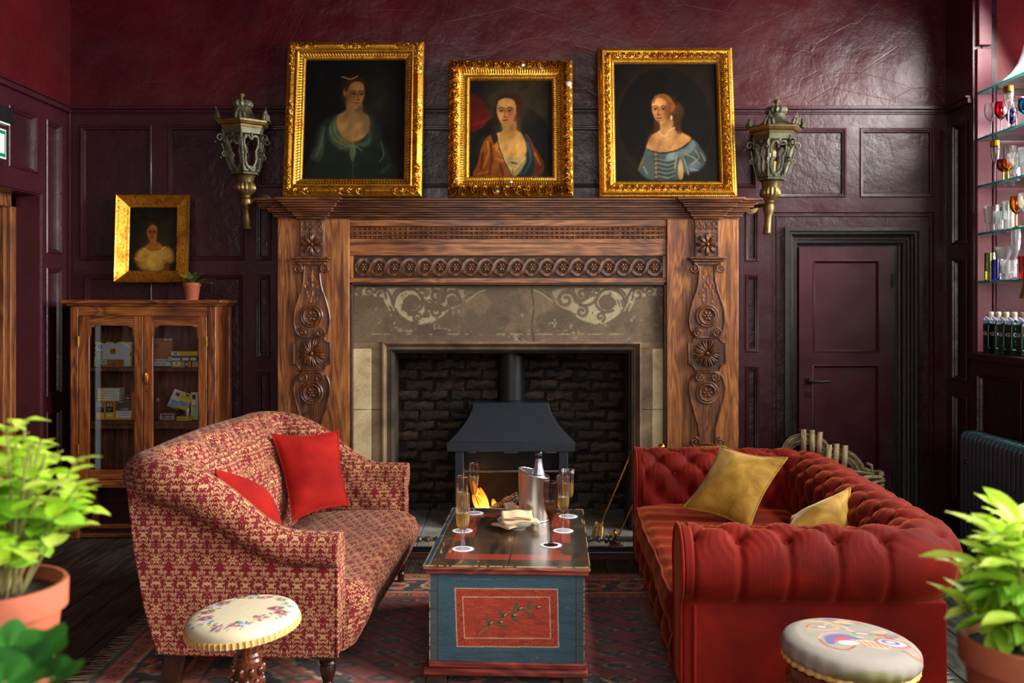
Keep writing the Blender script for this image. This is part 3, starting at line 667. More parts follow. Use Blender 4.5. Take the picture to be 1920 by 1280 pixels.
# ------------------------------------------------------------------ the fireplace
YW = 6.5; KF = 1800 / YW                    # face of the oak surround
fx = lambda px, y=YW: (px - 960) * y / 1800
fz = lambda py, y=YW: H - (py - 565) * y / 1800
fp = thing('oak_fireplace_surround', 'carved oak fireplace surround with heavy moulded mantelshelf round the stove', 'fireplace', (0, 6.6, 0))
xl0, xl1, xr0, xr1 = fx(520), fx(655), fx(1250), fx(1385)
ztop = fz(411)
for a, b in ((xl0, xl1), (xr0, xr1)):
    ob('jamb_board', MB().box(a, b, YW, YB + .01, .03, ztop + .02), M['oak'], fp, bev=.006)
# lintel: plain board, sunk frieze, lower rail
ob('lintel_board', MB().box(xl1, xr0, YW + .022, YB - .02, fz(479), fz(455)), M['oak_x'], fp, bev=.003)
ob('lintel_rail', MB().box(xl1, xr0, YW + .018, YB - .02, fz(530), fz(521)), M['oak_x'], fp, bev=.003)
for a, b in ((655, 661), (1243, 1250)): ob('lintel_end', MB().box(fx(a), fx(b), YW + .018, YB - .02, fz(521), fz(479)), M['oak'], fp, bev=.003)
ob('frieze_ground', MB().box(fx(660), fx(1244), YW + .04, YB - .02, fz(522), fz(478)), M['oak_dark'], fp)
up = MB()
for y0, y1, d in ((411, 424, .012), (424, 426, .03), (431, 434, .016), (439, 442, .016), (447, 456, .014)):
    up.box(xl1, xr0, YW + d, YB - .02, fz(y1), fz(y0))
up.box(xl1, xr0, YW + .032, YB - .02, fz(456), fz(411)); ob('lintel_moulding', up, M['oak_x'], fp, bev=.003)
for yy in (428.5, 436.5, 444.5):
    bd = MB(); n = 62
    for i in range(n):
        x0 = fx(658 + i * 9.5)
        bd.sphere((x0, YW + .026, fz(yy)), (.0125, .008, .0085), 8, 6); bd.sphere((x0 + .0172, YW + .026, fz(yy)), (.0045, .007, .0075), 6, 5)
    ob('bead_strip', bd, M['oak_carve'], fp, kind='stuff')
# guilloche: two interlaced ribbons and a rosette in every eye
nC = 20; sp = (1229 - 681) / (nC - 1); A = fz(500) - fz(514.5); zc = fz(500)
for sgn in (1, -1):
    rb = MB(); N = nC * 16 + 16
    def cz_(t): c_ = math.cos(PI * t); return sgn * A * math.copysign(abs(c_) ** .62, c_)
    def rib(u, v, sgn=sgn):
        t = -.5 + u * nC; e_ = .012
        ux = sp / KF * 2 * e_; uz = cz_(t + e_) - cz_(t - e_); L = math.hypot(ux, uz)
        w = (v - .5) * .031; e = abs(v - .5) * 2
        prof = .010 if e > .95 else (.0 if e > .66 else .006)
        lift = -.005 * math.copysign(1, uz) * abs(math.sin(PI * t)) ** 2
        return (fx(681 + t * sp) - w * uz / L, YW + .026 + prof + lift, zc + cz_(t) + w * ux / L)
    rb.grid(rib, N, 10); ob('guilloche_ribbon', rb, M['oak_carve'], fp, smooth=50)
ro = MB()
def rosette(mb, c, R, petals, th=.008, yaw=0):
    for k in range(petals):
        a = 2 * PI * k / petals + yaw
        Rm = Matrix.Rotation(-a, 3, 'Y'); mb.sphere((c[0] + R * .58 * math.cos(a), c[1], c[2] + R * .58 * math.sin(a)), (R * .42, th, R * .27), 8, 6, Rm)
    mb.sphere((c[0], c[1] - th * .4, c[2]), (R * .24, th, R * .24), 10, 6); return mb
rosette(ro, (0, 0, 0), .03, 6); r0 = None
for i in range(nC):
    c = (fx(681 + i * sp), YW + .034, zc)
    if r0 is None: r0 = ob('rosette', ro, M['oak_carve'], fp, world=False); r0.location = Vector(c) - wloc(fp)
    else: share(r0, 'rosette', fp, Vector(c) - wloc(fp))
# oak bead round the stone
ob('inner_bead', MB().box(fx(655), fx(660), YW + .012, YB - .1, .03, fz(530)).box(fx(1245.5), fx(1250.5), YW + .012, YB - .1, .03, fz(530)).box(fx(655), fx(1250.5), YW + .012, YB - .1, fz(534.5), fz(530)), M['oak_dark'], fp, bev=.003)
# cornice and shelf, breaking forward over both pilasters
zs = np.linspace(ztop, 2.2865, 10); pr = [.004, .022, .030, .052, .060, .082, .090, .112, .132]
cn = MB()
for k in range(9):
    p = pr[k]
    cn.box(xl0 - p, xr1 + p, YW - p, YB, zs[k], zs[k + 1] + .0005)
ob('cornice', cn, M['cornice'], fp, bev=.0045)
for cx in (586.5, 1324):
    br = MB(); hw = 27 / KF
    for k in range(9):
        p = pr[k] * .95
        br.box(fx(cx) - hw - p, fx(cx) + hw + p, YW - .052 - p, YW + .02, zs[k] - .0006, zs[k + 1] - .0008 if k < 8 else zs[k + 1] + .002)
    ob('cornice_break', br, M['cornice'], fp, bev=.0045)
# pilaster carving, in pixels about the axis of the pilaster
def carving(cx, side):
    Q = lambda px, py: (fx(cx) + px / KF, fz(py))
    def slab(name, pts, d0, d1, smooth_n=0, edge=0, mat='oak_carve', mirror=True):
        pts = [(x, y) for x, y in pts]
        if mirror: pts = pts + [(-x, y) for x, y in reversed(pts)]
        poly = [Q(*p) for p in pts]
        mb = MB().prism(poly[::-1] if False else poly, YW + d0, YW + d1)
        o = ob(name, mb, M[mat], fp, bev=.004)
        if edge:
            tb = MB().tube([(x, YW + d0 - .001, z) for x, z in poly], edge, 7, closed=True); ob('carved_edge', tb, M['oak_carve'], o)
        return o
    def vol(cx_, cy_, r, turns, dirn, name='scroll'):
        pts = []; 
        for k in range(int(turns * 14) + 1):
            a = k / 14 * 2 * PI; rr = r * (1 - .8 * k / (turns * 14)); pts.append((cx_ + dirn * rr * math.cos(a + PI / 2), cy_ - rr * math.sin(a + PI / 2)))
        mb = MB().tube([(*((Q(*p)[0], YW - .046, Q(*p)[1])),) for p in pts], list(np.linspace(.007, .005, len(pts))), 7)
        mb.sphere((Q(cx_, cy_)[0], YW - .044, Q(cx_, cy_)[1]), (.008, .008, .008), 8, 6); ob(name, mb, M['oak_carve'], fp)
    # block with arcade and flower
    slab('pilaster_block', [(-23, 412), (-23, 483)], -.03, .01)
    ar = MB(); arc_w = 10.5
    for k in range(4):
        x0 = -21 + k * arc_w + .3
        pts = [(x0 + 1, 432), (x0 + 1, 421)] + [(x0 + arc_w / 2 - .4 + 4 * math.cos(t), 420 - 4.6 * math.sin(t)) for t in np.linspace(PI, 0, 8)] + [(x0 + arc_w - 1.8, 421), (x0 + arc_w - 1.8, 432)]
        ar.tube([(Q(*p)[0], YW - .032, Q(*p)[1]) for p in pts], .0042, 6)
        ar.sphere((Q(x0 + arc_w / 2 - .4, 426)[0], YW - .031, Q(0, 426)[1]), (.008, .006, .014), 8, 6)
    ob('arcade', ar, M['oak_carve'], fp)
    fr_ = MB().tube([(Q(*p)[0], YW - .032, Q(*p)[1]) for p in ((-20, 437), (20, 437), (20, 480), (-20, 480))], .004, 6, closed=True); ob('carved_edge', fr_, M['oak_carve'], fp)
    def star(cy, R, n, w, name='star_flower', rot=0, th=.016):
        mb = MB()
        for k in range(n):
            a = 2 * PI * k / n + rot; rl = R if (n == 8 and k % 2 == 0) or n != 8 else R * 1.02
            for sg in (-1, 1):
                Rm = Matrix.Rotation(-(a + sg * .09), 3, 'Y'); c = Q(rl * .56 * math.cos(a + sg * .1), cy - rl * .56 * math.sin(a + sg * .1))
                mb.sphere((c[0], YW - .034, c[1]), (rl * .46 / KF, th, w / KF), 10, 6, Rm)
        c = Q(0, cy); mb.sphere((c[0], YW - .044, c[1]), (.014, .012, .014), 10, 8); ob(name, mb, M['oak_carve'], fp)
    star(458.5, 21, 8, 2.6)
    # capital
    cp = MB()
    for hw, y0, y1, d in ((35, 482, 486, .068), (31, 486, 491, .056), (26, 491, 497, .044)): cp.box(Q(-hw, 0)[0], Q(hw, 0)[0], YW - d, YW + .01, Q(0, y1)[1], Q(0, y0)[1])
    ob('capital', cp, M['oak_carve'], fp, bev=.005)
    # upper console
    prof = [(-14, 497), (-14.5, 516), (-18, 540), (-27, 566), (-32, 588), (-33, 604), (-29, 622), (-22, 632)]
    sm = catmull(prof, 5, False); slab('console', sm, -.03, .01, edge=.0075, mat='oak_carve' if side < 0 else 'oak_carve')
    for sg in (-1, 1):
        vol(sg * 25, 504, 9, 1.6, sg); vol(sg * 17, 623, 9, 1.6, -sg)
    # gouged face of the console
    gm = MB()
    for k in range(34):
        yy = random.uniform(503, 566); hw = 10 if yy < 530 else 14; c = Q(random.uniform(-hw, hw), yy); gm.sphere((c[0], YW - .028, c[1]), (.009, .006, .016), 6, 4)
    ob('gouged_field', gm, M['oak'], fp)
    def roundel(cy, dy):
        mb = MB(); c = Q(0, cy); R = 19.5 / KF
        for rr, d, t in ((R, -.036, .009), (R * .76, -.044, .008), (R * .6, -.038, .005)):
            mb.tube([(c[0] + rr * math.cos(a), YW + d, c[1] + rr * math.sin(a)) for a in np.linspace(0, 2 * PI, 33)[:-1]], t, 7, closed=True)
        mb.prism([(c[0] + R * math.cos(a), c[1] + R * math.sin(a)) for a in np.linspace(0, 2 * PI, 25)[:-1]], YW - .036, YW - .02)
        o = ob('roundel', mb, M['oak_carve'], fp)
        ob('rosette', rosette(MB(), (c[0], YW - .040, c[1]), R * .54, 6, .008), M['oak_carve'], o)
    roundel(592, 0)
    # star plaque with hollowed corners
    pq = []
    for sx, sy, a0 in ((-1, -1, 0), (1, -1, 1), (1, 1, 2), (-1, 1, 3)):
        cs = [(sx * 34 + -sx * 11 * math.cos(t), 662 + sy * 31 - sy * 11 * math.sin(t)) for t in (np.linspace(PI / 2, 0, 6) if a0 in (1, 3) else np.linspace(0, PI / 2, 6))]
        if a0 == 0: cs = cs[::-1]
        if a0 == 1: cs = cs[::-1]
        if a0 == 2: cs = cs[::-1]
        if a0 == 3: cs = cs[::-1]
        pq.append(cs)
    ang = lambda p: math.atan2(p[1] - 662, p[0])
    allp = sorted([p for cs in pq for p in cs], key=ang)
    slab('star_plaque', allp, -.028, .01, edge=.006, mirror=False); star(662, 26, 12, 2.1, rot=PI / 12)
    # lower console
    prof = [(-18, 697), (-28, 706), (-33, 722), (-32, 740), (-26, 764), (-18, 790), (-15, 808), (-14.5, 830)]
    slab('console', catmull(prof, 5, False), -.03, .01, edge=.0075)
    for sg in (-1, 1): vol(sg * 14, 706, 8.5, 1.5, -sg); vol(sg * 23, 827, 9.5, 1.6, sg)
    roundel(735, 0)
    slab('pilaster_base', [(-36, 834), (-36, 842)], -.055, .01, mat='oak'); slab('pilaster_plinth', [(-33, 842), (-33, 1004)], -.045, .01, mat='oak')
carving(586.5, -1); carving(1324, 1)

# stone surround inside the oak
YS = 6.56; sx = lambda px: fx(px, YS); sz = lambda py: fz(py, YS)
ss = thing('stone_fireplace_surround', 'worn stone fireplace surround with painted pale scrolls on its lintel', 'fireplace', (0, 6.7, .03))
ox0, ox1, oz1 = sx(733), sx(1184), sz(655)
LB = 640.5
lb = MB(); lx0_, lx1_ = sx(659), sx(1249); lz0, lz1 = sz(653), sz(532)
# lintel face as a fine sheet on a solid block, painted with scrolls
ob('lintel_block', MB().box(lx0_, sx(999), YS + .004, YB + .02, sz(641), lz1 + .01), M['stone_brown'], ss)
ob('lintel_block', MB().box(sx(1000.5), lx1_, YS + .004, YB + .02, sz(641), lz1 + .01), M['stone_brown'], ss)
for a, b in ((659, 716), (1203, 1249)): ob('lintel_ear', MB().box(sx(a), sx(b), YS + .003, YB + .02, sz(653), sz(640)), M['stone_brown'], ss)
def scroll_paint(o, X, Z):
    px = 960 + X * 1800 / YS; py = 565 + (H - Z) * 1800 / YS
    mirrored = px > 955; u = np.where(mirrored, 1910 - px, px) - 659; v = py - 532         # left-hand design, mirrored on the right
    n = fbm(px * .03, py * .03, 5, 3); n2 = fbm(px * .25, py * .25, 3, 9)
    p = Paint(u, v, (110, 92, 68)); p.mix((132, 110, 82), sstep(.4, .6, n)); p.mix((86, 70, 52), sstep(.5, .75, fbm(px * .02 + 9, py * .02, 4, 5)) * .7)
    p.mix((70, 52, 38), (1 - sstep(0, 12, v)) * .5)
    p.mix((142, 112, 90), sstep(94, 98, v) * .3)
    pale = (192, 180, 140); br = (112, 90, 66)
    wear = sstep(.36, .46, fbm(px * .09, py * .09, 4, 21)) * (1 - sstep(120, 290, u) * .75)
    body = [(4, 8), (60, 8), (120, 8), (185, 8), (215, 14), (205, 40), (180, 52), (165, 66), (130, 76), (110, 70), (92, 58), (82, 45), (70, 48), (60, 30), (35, 22), (6, 22)]
    pl_ = 1 - sstep(-2, 2, sdf(u, v, catmull(body, 4))); p.mix(pale, pl_ * wear)
    def spiral(cx, cy, r, t, a0, d, w):
        pts = [(cx + r * (1 - .75 * k / 24) * math.cos(a0 + d * k / 24 * t * 2 * PI), cy + r * (1 - .75 * k / 24) * math.sin(a0 + d * k / 24 * t * 2 * PI)) for k in range(25)]
        p.line(pts, w, br, .95, .5, smooth=False)
    for a in ((10, 18, 9, 1.2, -1, 1, 2.4), (32, 15, 9, 1.2, 2, -1, 2.2), (56, 20, 13, 1.3, 3.5, 1, 3), (140, 16, 7, 1.3, 2.5, -1, 1.8), (160, 20, 13, 1.2, 0, 1, 3.4), (190, 30, 18, 1.3, 3, 1, 3.4), (160, 52, 12, 1.2, 5, -1, 3), (125, 62, 9, 1.1, 2, 1, 2.5)): spiral(*a)
    p.ell(113, 35, 16, 15, br, .12); p.line([(78, 42), (84, 22), (100, 11), (120, 12), (132, 28), (132, 42), (118, 53), (102, 50)], 2.6, br)
    p.line([(75, 50), (76, 30), (68, 14), (60, 8)], 2.4, br); p.line([(78, 50), (76, 28), (84, 14), (98, 8)], 2, br); p.line([(130, 20), (140, 36), (160, 40), (175, 26), (176, 10)], 2.6, br)
    for x0 in (58, 66, 88, 94): p.line([(x0, 16), (x0 + 6, 34), (x0 + 14, 50)] if x0 < 80 else [(x0 - 2, 44), (x0 + 2, 30), (x0 + 10, 22)], 1.5, pale, .8 )
    p.line([(215, 34), (235, 18), (250, 12)], 1.2, pale, .7); p.line([(205, 30), (222, 22), (246, 8)], 1.5, br, .8)
    p.mix(pale, (np.abs(v - 94) < 1.0) * sstep(.45, .55, fbm(px * .12, py * .3, 3, 2)) * (u > 38) * .8)
    p.mix(pale, sstep(.6, .7, fbm(px * .05, py * .05, 4, 31)) * sstep(.5, .6, fbm(px * .2, py * .2, 3, 12)) * .6 * (v > 40))
    p.mix((60, 46, 34), sstep(.64, .75, n2) * .5)
    p.mix((30, 24, 20), (np.abs(px - 999 - 2 * np.sin(py * .09) - (py > 600) * 0) < .9) * 1.)
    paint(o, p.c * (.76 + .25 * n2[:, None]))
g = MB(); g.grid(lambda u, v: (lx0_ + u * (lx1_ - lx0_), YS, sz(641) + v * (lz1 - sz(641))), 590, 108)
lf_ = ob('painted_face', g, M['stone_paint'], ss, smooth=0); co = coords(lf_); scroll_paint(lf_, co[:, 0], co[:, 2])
for s_, (a, b, c) in ((1, (659, 696, 716)), (-1, (1249, 1223, 1203))):
    z = .03; cuts = [z, .42, .86, sz(653)]
    for k in range(3):
        ob('jamb_block', MB().box(min(sx(a), sx(b)), max(sx(a), sx(b)), YS + .002 * (k % 2), YB + .02, cuts[k] + .0015, cuts[k + 1] - .0015), M['stone_pale'], ss, bev=.004)
        ob('jamb_margin', MB().box(min(sx(b), sx(c)), max(sx(b), sx(c)), YS + .003, YB + .02, cuts[k] + .0015, cuts[k + 1] - .0015), M['stone_brown'], ss, bev=.003)
def archmould(name, x0, x1, z1, prof, m):
    n = len(prof); vs = []
    for (cx, cz, su, sz_) in ((x0, .03, 1, 0), (x0, z1, 1, -1), (x1, z1, -1, -1), (x1, .03, -1, 0)):
        for p, y in prof: vs.append((cx + su * p, y, cz + sz_ * p))
    fs = [(k * n + j, (k + 1) * n + j, (k + 1) * n + j + 1, k * n + j + 1) for k in range(3) for j in range(n - 1)]
    return ob(name, MB().add(vs, fs), m, ss, smooth=30)
k_ = YS / 1800
archmould('outer_moulding', sx(715), sx(1204), sz(639.5), [(0, YS + .01), (.004, YS - .010), (.016, YS - .014), (.028, YS + .002), (.034, YS + .022), (.042, YS + .03), (.046, YS + .018), (.054, YS + .02), (.06, YS + .05)], M['stone_brown'])
archmould('inner_moulding', sx(730), sx(1188), sz(653), [(0, YS + .025), (.004, YS + .012), (.012, YS + .012), (.016, YS + .05), (.026, YS + .055), (.026, YS + .33)], M['stone_dark'])
# firebox of brick
fb = struct('wall_firebox', MB().box(-1.05, 1.05, 7.28, 7.36, -.1, 1.9).box(-1.05, -.90, 6.62, 7.3, -.1, 1.9).box(.90, 1.05, 6.62, 7.3, -.1, 1.9).box(-1.05, 1.05, 6.9, 7.3, 1.62, 1.72), M['soot'])
ob('smoke_lintel', MB().box(-.9, .9, YS + .1, YS + .3, oz1 - .03, oz1 + .3), M['stone_dark'], ss)
proto = []
for k in range(5):
    L = .222; mb = MB()
    def bq(u, v, w): pass
    nx, nz = 7, 3; vs = []; idx = {}
    for i in range(nx + 1):
        for j in range(nz + 1):
            e = (i in (0, nx)) or (j in (0, nz)); idx[i, j] = len(vs)
            jx, jz = random.uniform(-.006, .006), random.uniform(-.005, .005)
            vs.append((-L / 2 + L * i / nx + jx, (.010 if e else 0) + random.uniform(-.008, .008), -.033 + .066 * j / nz + jz))
    fs = [(idx[i, j], idx[i + 1, j], idx[i + 1, j + 1], idx[i, j + 1]) for i in range(nx) for j in range(nz)]
    n0 = len(vs); rim = [(i, 0) for i in range(nx)] + [(nx, j) for j in range(nz)] + [(i, nz) for i in range(nx, 0, -1)] + [(0, j) for j in range(nz, 0, -1)]
    for r_ in rim: vs.append((vs[idx[r_]][0], .06, vs[idx[r_]][2]))
    m_ = len(rim)
    for i in range(m_): fs.append((idx[rim[(i + 1) % m_]], idx[rim[i]], n0 + i, n0 + (i + 1) % m_))
    mb.add(vs, fs); o = ob('brick', mb, M['brick'], fb, smooth=60, world=False); proto.append(o)
used = set()
def brick(loc, rz, sx_=1):
    k = random.randrange(5); rot = (random.uniform(-.05, .05), random.choice((0, PI)) + random.uniform(-.03, .03), rz)
    loc = (loc[0], loc[1], loc[2])
    if k not in used: used.add(k); o = proto[k]; o.location = loc; o.rotation_euler = rot; o.scale = (sx_, 1, 1)
    else: share(proto[k], 'brick', fb, loc, rot, (sx_, 1, 1))
for r in range(18):
    z = .045 + r * .077; off = .118 if r % 2 else 0
    for c in range(9):
        x = -.94 + off + c * .236
        if abs(x) < .92: brick((x, 7.25 + random.uniform(-.014, .014), z + random.uniform(-.006, .006)), random.uniform(-.03, .03), random.uniform(.85, 1.02))
    for s_ in (-1, 1):
        for c in range(3):
            y = 6.80 + (off * .7) + c * .236
            if y < 7.19: brick((s_ * .885 + random.uniform(-.012, .012), y, z + random.uniform(-.006, .006)), s_ * PI / 2 * -1, random.uniform(.85, 1.0))
# hearth
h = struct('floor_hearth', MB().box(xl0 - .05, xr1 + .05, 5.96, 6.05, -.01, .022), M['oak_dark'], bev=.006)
for a, b in ((-1.6, -.62), (-.617, .38), (.383, 1.5)): ob('hearth_slab', MB().box(a, b, 6.03, 7.3, -.01, .03), M['hearth'], h, bev=.004)

# stove canopy
YT = 6.62; q = lambda px, y=YT: (px - 960) * y / 1800; r = lambda py, y=YT: H - (py - 565) * y / 1800
st = thing('wood_stove', 'dark steel open wood stove with flared hood and flue pipe inside the fireplace', 'stove', (q(958), 6.85, .03))
def sq_loft(mb, levels):      # square rings: (half width x, half depth y, cx, cy, z)
    n = len(mb.v); k = 8
    for hx, hy, cx, cy, z in levels:
        c_ = .12
        for t in range(4):
            sxn = (1, 1, -1, -1)[t]; syn = (-1, 1, 1, -1)[t]
            mb.v += [(cx + sxn * hx, cy + syn * hy, z)]
    m_ = len(levels)
    for i in range(m_ - 1):
        for t in range(4): mb.f.append((n + i * 4 + t, n + i * 4 + (t + 1) % 4, n + (i + 1) * 4 + (t + 1) % 4, n + (i + 1) * 4 + t))
    mb.f.append(tuple(n + (m_ - 1) * 4 + t for t in range(4))); return mb
cx = q(958); hd = MB(); lv = []
for t in np.linspace(0, 1, 9):
    w = (119 - (119 - 72) * (1 - (1 - t) ** 1.7)) / 1800 * YT
    lv.append((w, .13 + .12 * (1 - t), cx, 6.87, r(829) + t * (r(758) - r(829))))
sq_loft(hd, lv); ob('hood', hd, M['stove'], st, bev=.004, smooth=25)
ob('hood_rim', MB().box(q(838), q(1078), YT - .015, 7.14, r(846), r(828)), M['stove'], st, bev=.003)
pp = MB().lathe([(.098, r(762)), (.098, 1.75)], 32, (cx, 6.87, 0), cap=False); ob('flue_pipe', pp, M['iron'], st, smooth=60)
ob('pipe_collar', MB().lathe([(.108, r(761)), (.108, r(757)), (.098, r(755))], 32, (cx, 6.87, 0)), M['iron'], st)
for a, b in ((853, 869), (1048, 1065)): ob('leg', MB().box(q(a), q(b), YT, YT + .06, .03, r(845)), M['stove'], st, bev=.004)
for a in (857, 1046): ob('leg', MB().box(q(a), q(a) + .05, 7.06, 7.11, .03, r(845)), M['stove'], st)
ob('smoke_plate', MB().add([(q(869), YT + .03, r(846)), (q(1048), YT + .03, r(846)), (q(1048), YT + .10, r(883)), (q(869), YT + .10, r(883)), (q(869), YT + .045, r(846)), (q(1048), YT + .045, r(846)), (q(1048), YT + .115, r(883)), (q(869), YT + .115, r(883))],
   [(0, 1, 2, 3), (7, 6, 5, 4), (0, 4, 5, 1), (2, 6, 7, 3), (1, 5, 6, 2), (0, 3, 7, 4)]), M['iron'], st)
ob('front_bar', MB().box(q(869), q(1048), YT + .005, YT + .02, r(885.5), r(882)), M['fender'], st, bev=.002)
for a, b in ((878, 892), (945, 971), (1022, 1044)): ob('hanger_slot', MB().box(q(a), q(b), YT + .015, YT + .022, r(849.5), r(847)), M['fender'], st)
ob('fireback', MB().box(q(869), q(1048), 7.08, 7.1, .03, r(846)), M['soot'], st)
for a in (860, 1054): ob('side_plate', MB().box(q(a), q(a + 3), YT + .05, 7.08, .03, r(846)), M['iron'], st)
gr = MB().box(q(866), q(1052), YT + .03, 7.08, .07, .095)
ob('grate', gr, M['iron'], st, bev=.004)
# logs, embers and flames
def log(name, a, b, rad, label, m):
    a, b = Vector(a), Vector(b); mb = MB(); n = 10
    pts = [a.lerp(b, k / n) + Vector((random.uniform(-.006, .006), random.uniform(-.006, .006), random.uniform(-.006, .006))) for k in range(n + 1)]
    mb.tube(pts, [rad * random.uniform(.85, 1.1) for _ in pts], 12); return mb
t = thing('firewood_log', 'charred silvery split log leaning in the stove fire', 'log', (q(930), 6.8, .16))
ob('bark', log('l', P(916, 962, 6.85), P(972, 930, 6.74), .036, '', None), M['charlog'], t)
t = thing('firewood_log', 'second log behind the charred one at the back of the stove fire', 'log', (q(985), 6.92, .16))
ob('bark', log('l', P(930, 968, 6.95), P(1025, 955, 6.92), .034, '', None), M['charlog'], t)
t = thing('firewood_log', 'log lying flat at the left of the stove fire behind the flutes', 'log', (q(890), 6.86, .16))
ob('bark', log('l', P(872, 975, 6.8), P(940, 970, 6.9), .034, '', None), M['charlog'], t)
em = MB()
for k in range(26): em.sphere((q(958) + random.uniform(-.24, .24), 6.86 + random.uniform(-.12, .14), .10 + random.uniform(0, .02)), random.uniform(.010, .018), 6, 4)
o = ob('ember_bed', em, M['ember'], None); o['kind'] = 'stuff'; tag(o, 'glowing ember bed on the stove grate', 'embers')
fl_ = thing('fire_flame', 'orange flame burning at the left inside the stove', 'flame', (q(905), 6.83, .18))
for (pts, w) in ((((908, 958), (901, 935), (893, 918), (886, 902)), 7), (((914, 958), (910, 940), (904, 924), (900, 914)), 6), (((928, 950), (926, 942), (924, 935)), 5), (((900, 958), (892, 945), (888, 930), (889, 922)), 4), (((918, 958), (908, 945), (901, 932), (897, 922)), 5), (((910, 955), (903, 945), (899, 938), (893, 928)), 4)):
    c3 = catmull([P(x, y, 6.83 + random.uniform(-.03, .03)) for x, y in pts], 5, False); n = len(c3)
    ww = [w * .62 / 1800 * 6.83 * (.35 + 1.1 * math.sin(PI * min(1, .15 + .85 * k / n)) ** .8) * (1 - (k / n) ** 3) + .0012 for k in range(n)]
    ob('flame_tongue', MB().tube(c3, ww, 10, flat=.45), M['flame'], fl_)
l = bpy.data.lights.new('fire_glow', 'POINT'); l.energy = 2.2; l.color = (1, .35, .08); l.shadow_soft_size = .08
o = bpy.data.objects.new('fire_glow', l); COL.objects.link(o); o.location = (q(905), 6.78, .36)

# fender along the hearth
fe = thing('fire_fender', 'twisted iron fender bar running low along the hearth edge', 'fender', (0, 6.1, .03))
tw = MB(); yb = 6.12; zb = .085
n = 260; x0, x1 = -.78, .60
pts = [(x0 + (x1 - x0) * k / n, yb, zb) for k in range(n + 1)]
tw.tube(pts, [.016 + .004 * math.cos(k * .55) for k in range(n + 1)], 6, twist=.24); ob('twisted_rail', tw, M['fender'], fe, smooth=40)
for a, b in ((.60, 1.25), (-1.3, -.78)): ob('square_rail', MB().box(a, b, yb - .014, yb + .014, zb - .014, zb + .014), M['fender'], fe, bev=.003)
for xx in (.60, .63): 
    ob('collar', MB().tube([(xx + d, yb, zb) for d in (-.012, -.006, .006, .012)], [.020, .027, .027, .020], 12), M['fender'], fe)
rk = MB().tube([(.655 + .0 * math.cos(a), yb + .03 * math.cos(a), zb + .02 + .034 * math.sin(a)) for a in np.linspace(0, 2 * PI, 17)[:-1]], .011, 8, closed=True); ob('ring', rk, M['brass'], fe)
ob('knob', MB().sphere((.69, yb - .03, zb - .03), .017), M['brass'], fe)
for xx in (-1.2, .66, 1.2): ob('foot', MB().box(xx - .05, xx + .05, yb - .09, yb + .03, .03, .06, .015, .015), M['fender'], fe, bev=.004)
ob('base_strip', MB().box(-1.3, 1.25, yb - .10, yb - .05, .03, .046).box(-1.3, 1.25, yb - .085, yb - .055, .046, .054), M['iron'], fe, bev=.003)
# fire tools leaning at the right of the opening
def tool(name, label, a, b, head):
    t = thing(name, label, 'fire tool', b)
    a, b = Vector(a), Vector(b); mb = MB().tube([a, a.lerp(b, .35), a.lerp(b, .7), b], [.006, .0065, .0065, .007], 8); ob('shaft', mb, M['brass'], t)
    hm = MB(); d = (a - b).normalized(); hm.sphere(a, .017, 10, 8); hm.tube([a - d * .02, a - d * .05, a - d * .075], [.008, .014, .007], 8); ob('handle', hm, M['brass'], t)
    return t, b, d
t, b, d = tool('fire_shovel', 'brass fire shovel leaning against the brick at the right of the stove', P(1184, 846, 6.62), P(1128, 978, 6.35), 0)
bl = MB().grid(lambda u, v: (b.x + (v - .5) * (.05 + .04 * u) - .02 - .01 * u, b.y - .02 - .03 * u, b.z - .11 * u - .02 * (1 - (2 * v - 1) ** 2) * 0 + .012 * (2 * v - 1) ** 2), 8, 8); o = ob('shovel_blade', bl, M['bronze_gold'], t)
sol = o.modifiers.new('s', 'SOLIDIFY'); sol.thickness = .004
for kx in (-.015, 0, .015): ob('blade_rib', MB().tube([(b.x + kx * .4, b.y - .012, b.z + .005), (b.x + kx * 1.6 - .02, b.y - .03, b.z - .035), (b.x + kx * 2 - .03, b.y - .045, b.z - .10)], .005, 6), M['brass'], t)
t, b, d = tool('fire_poker', 'thin brass poker leaning beside the arm of the red sofa by the hearth', P(1196, 925, 6.6), P(1156, 1012, 6.25), 1)
ob('poker_tip', MB().tube([b, b - d * .06], [.007, .003], 8), M['iron'], t)
t = thing('fire_tool_stand', 'brass knobbed post of a fire tool stand against the oak surround behind the red sofa', 'fire tool', P(1241, 1010, 6.35))
bx_, by_, bz_ = P(1241, 838, 6.35)
ob('post', MB().lathe([(.10, .03), (.10, .045), (.03, .06), (.012, .09), (.010, .3), (.014, .32), (.010, .34), (.010, bz_ - .05), (.018, bz_ - .035), (.010, bz_ - .022)], 16, (bx_, by_, 0)), M['brass'], t)
ob('knob', MB().sphere((bx_, by_, bz_), (.024, .024, .026), 14, 10), M['brass'], t)
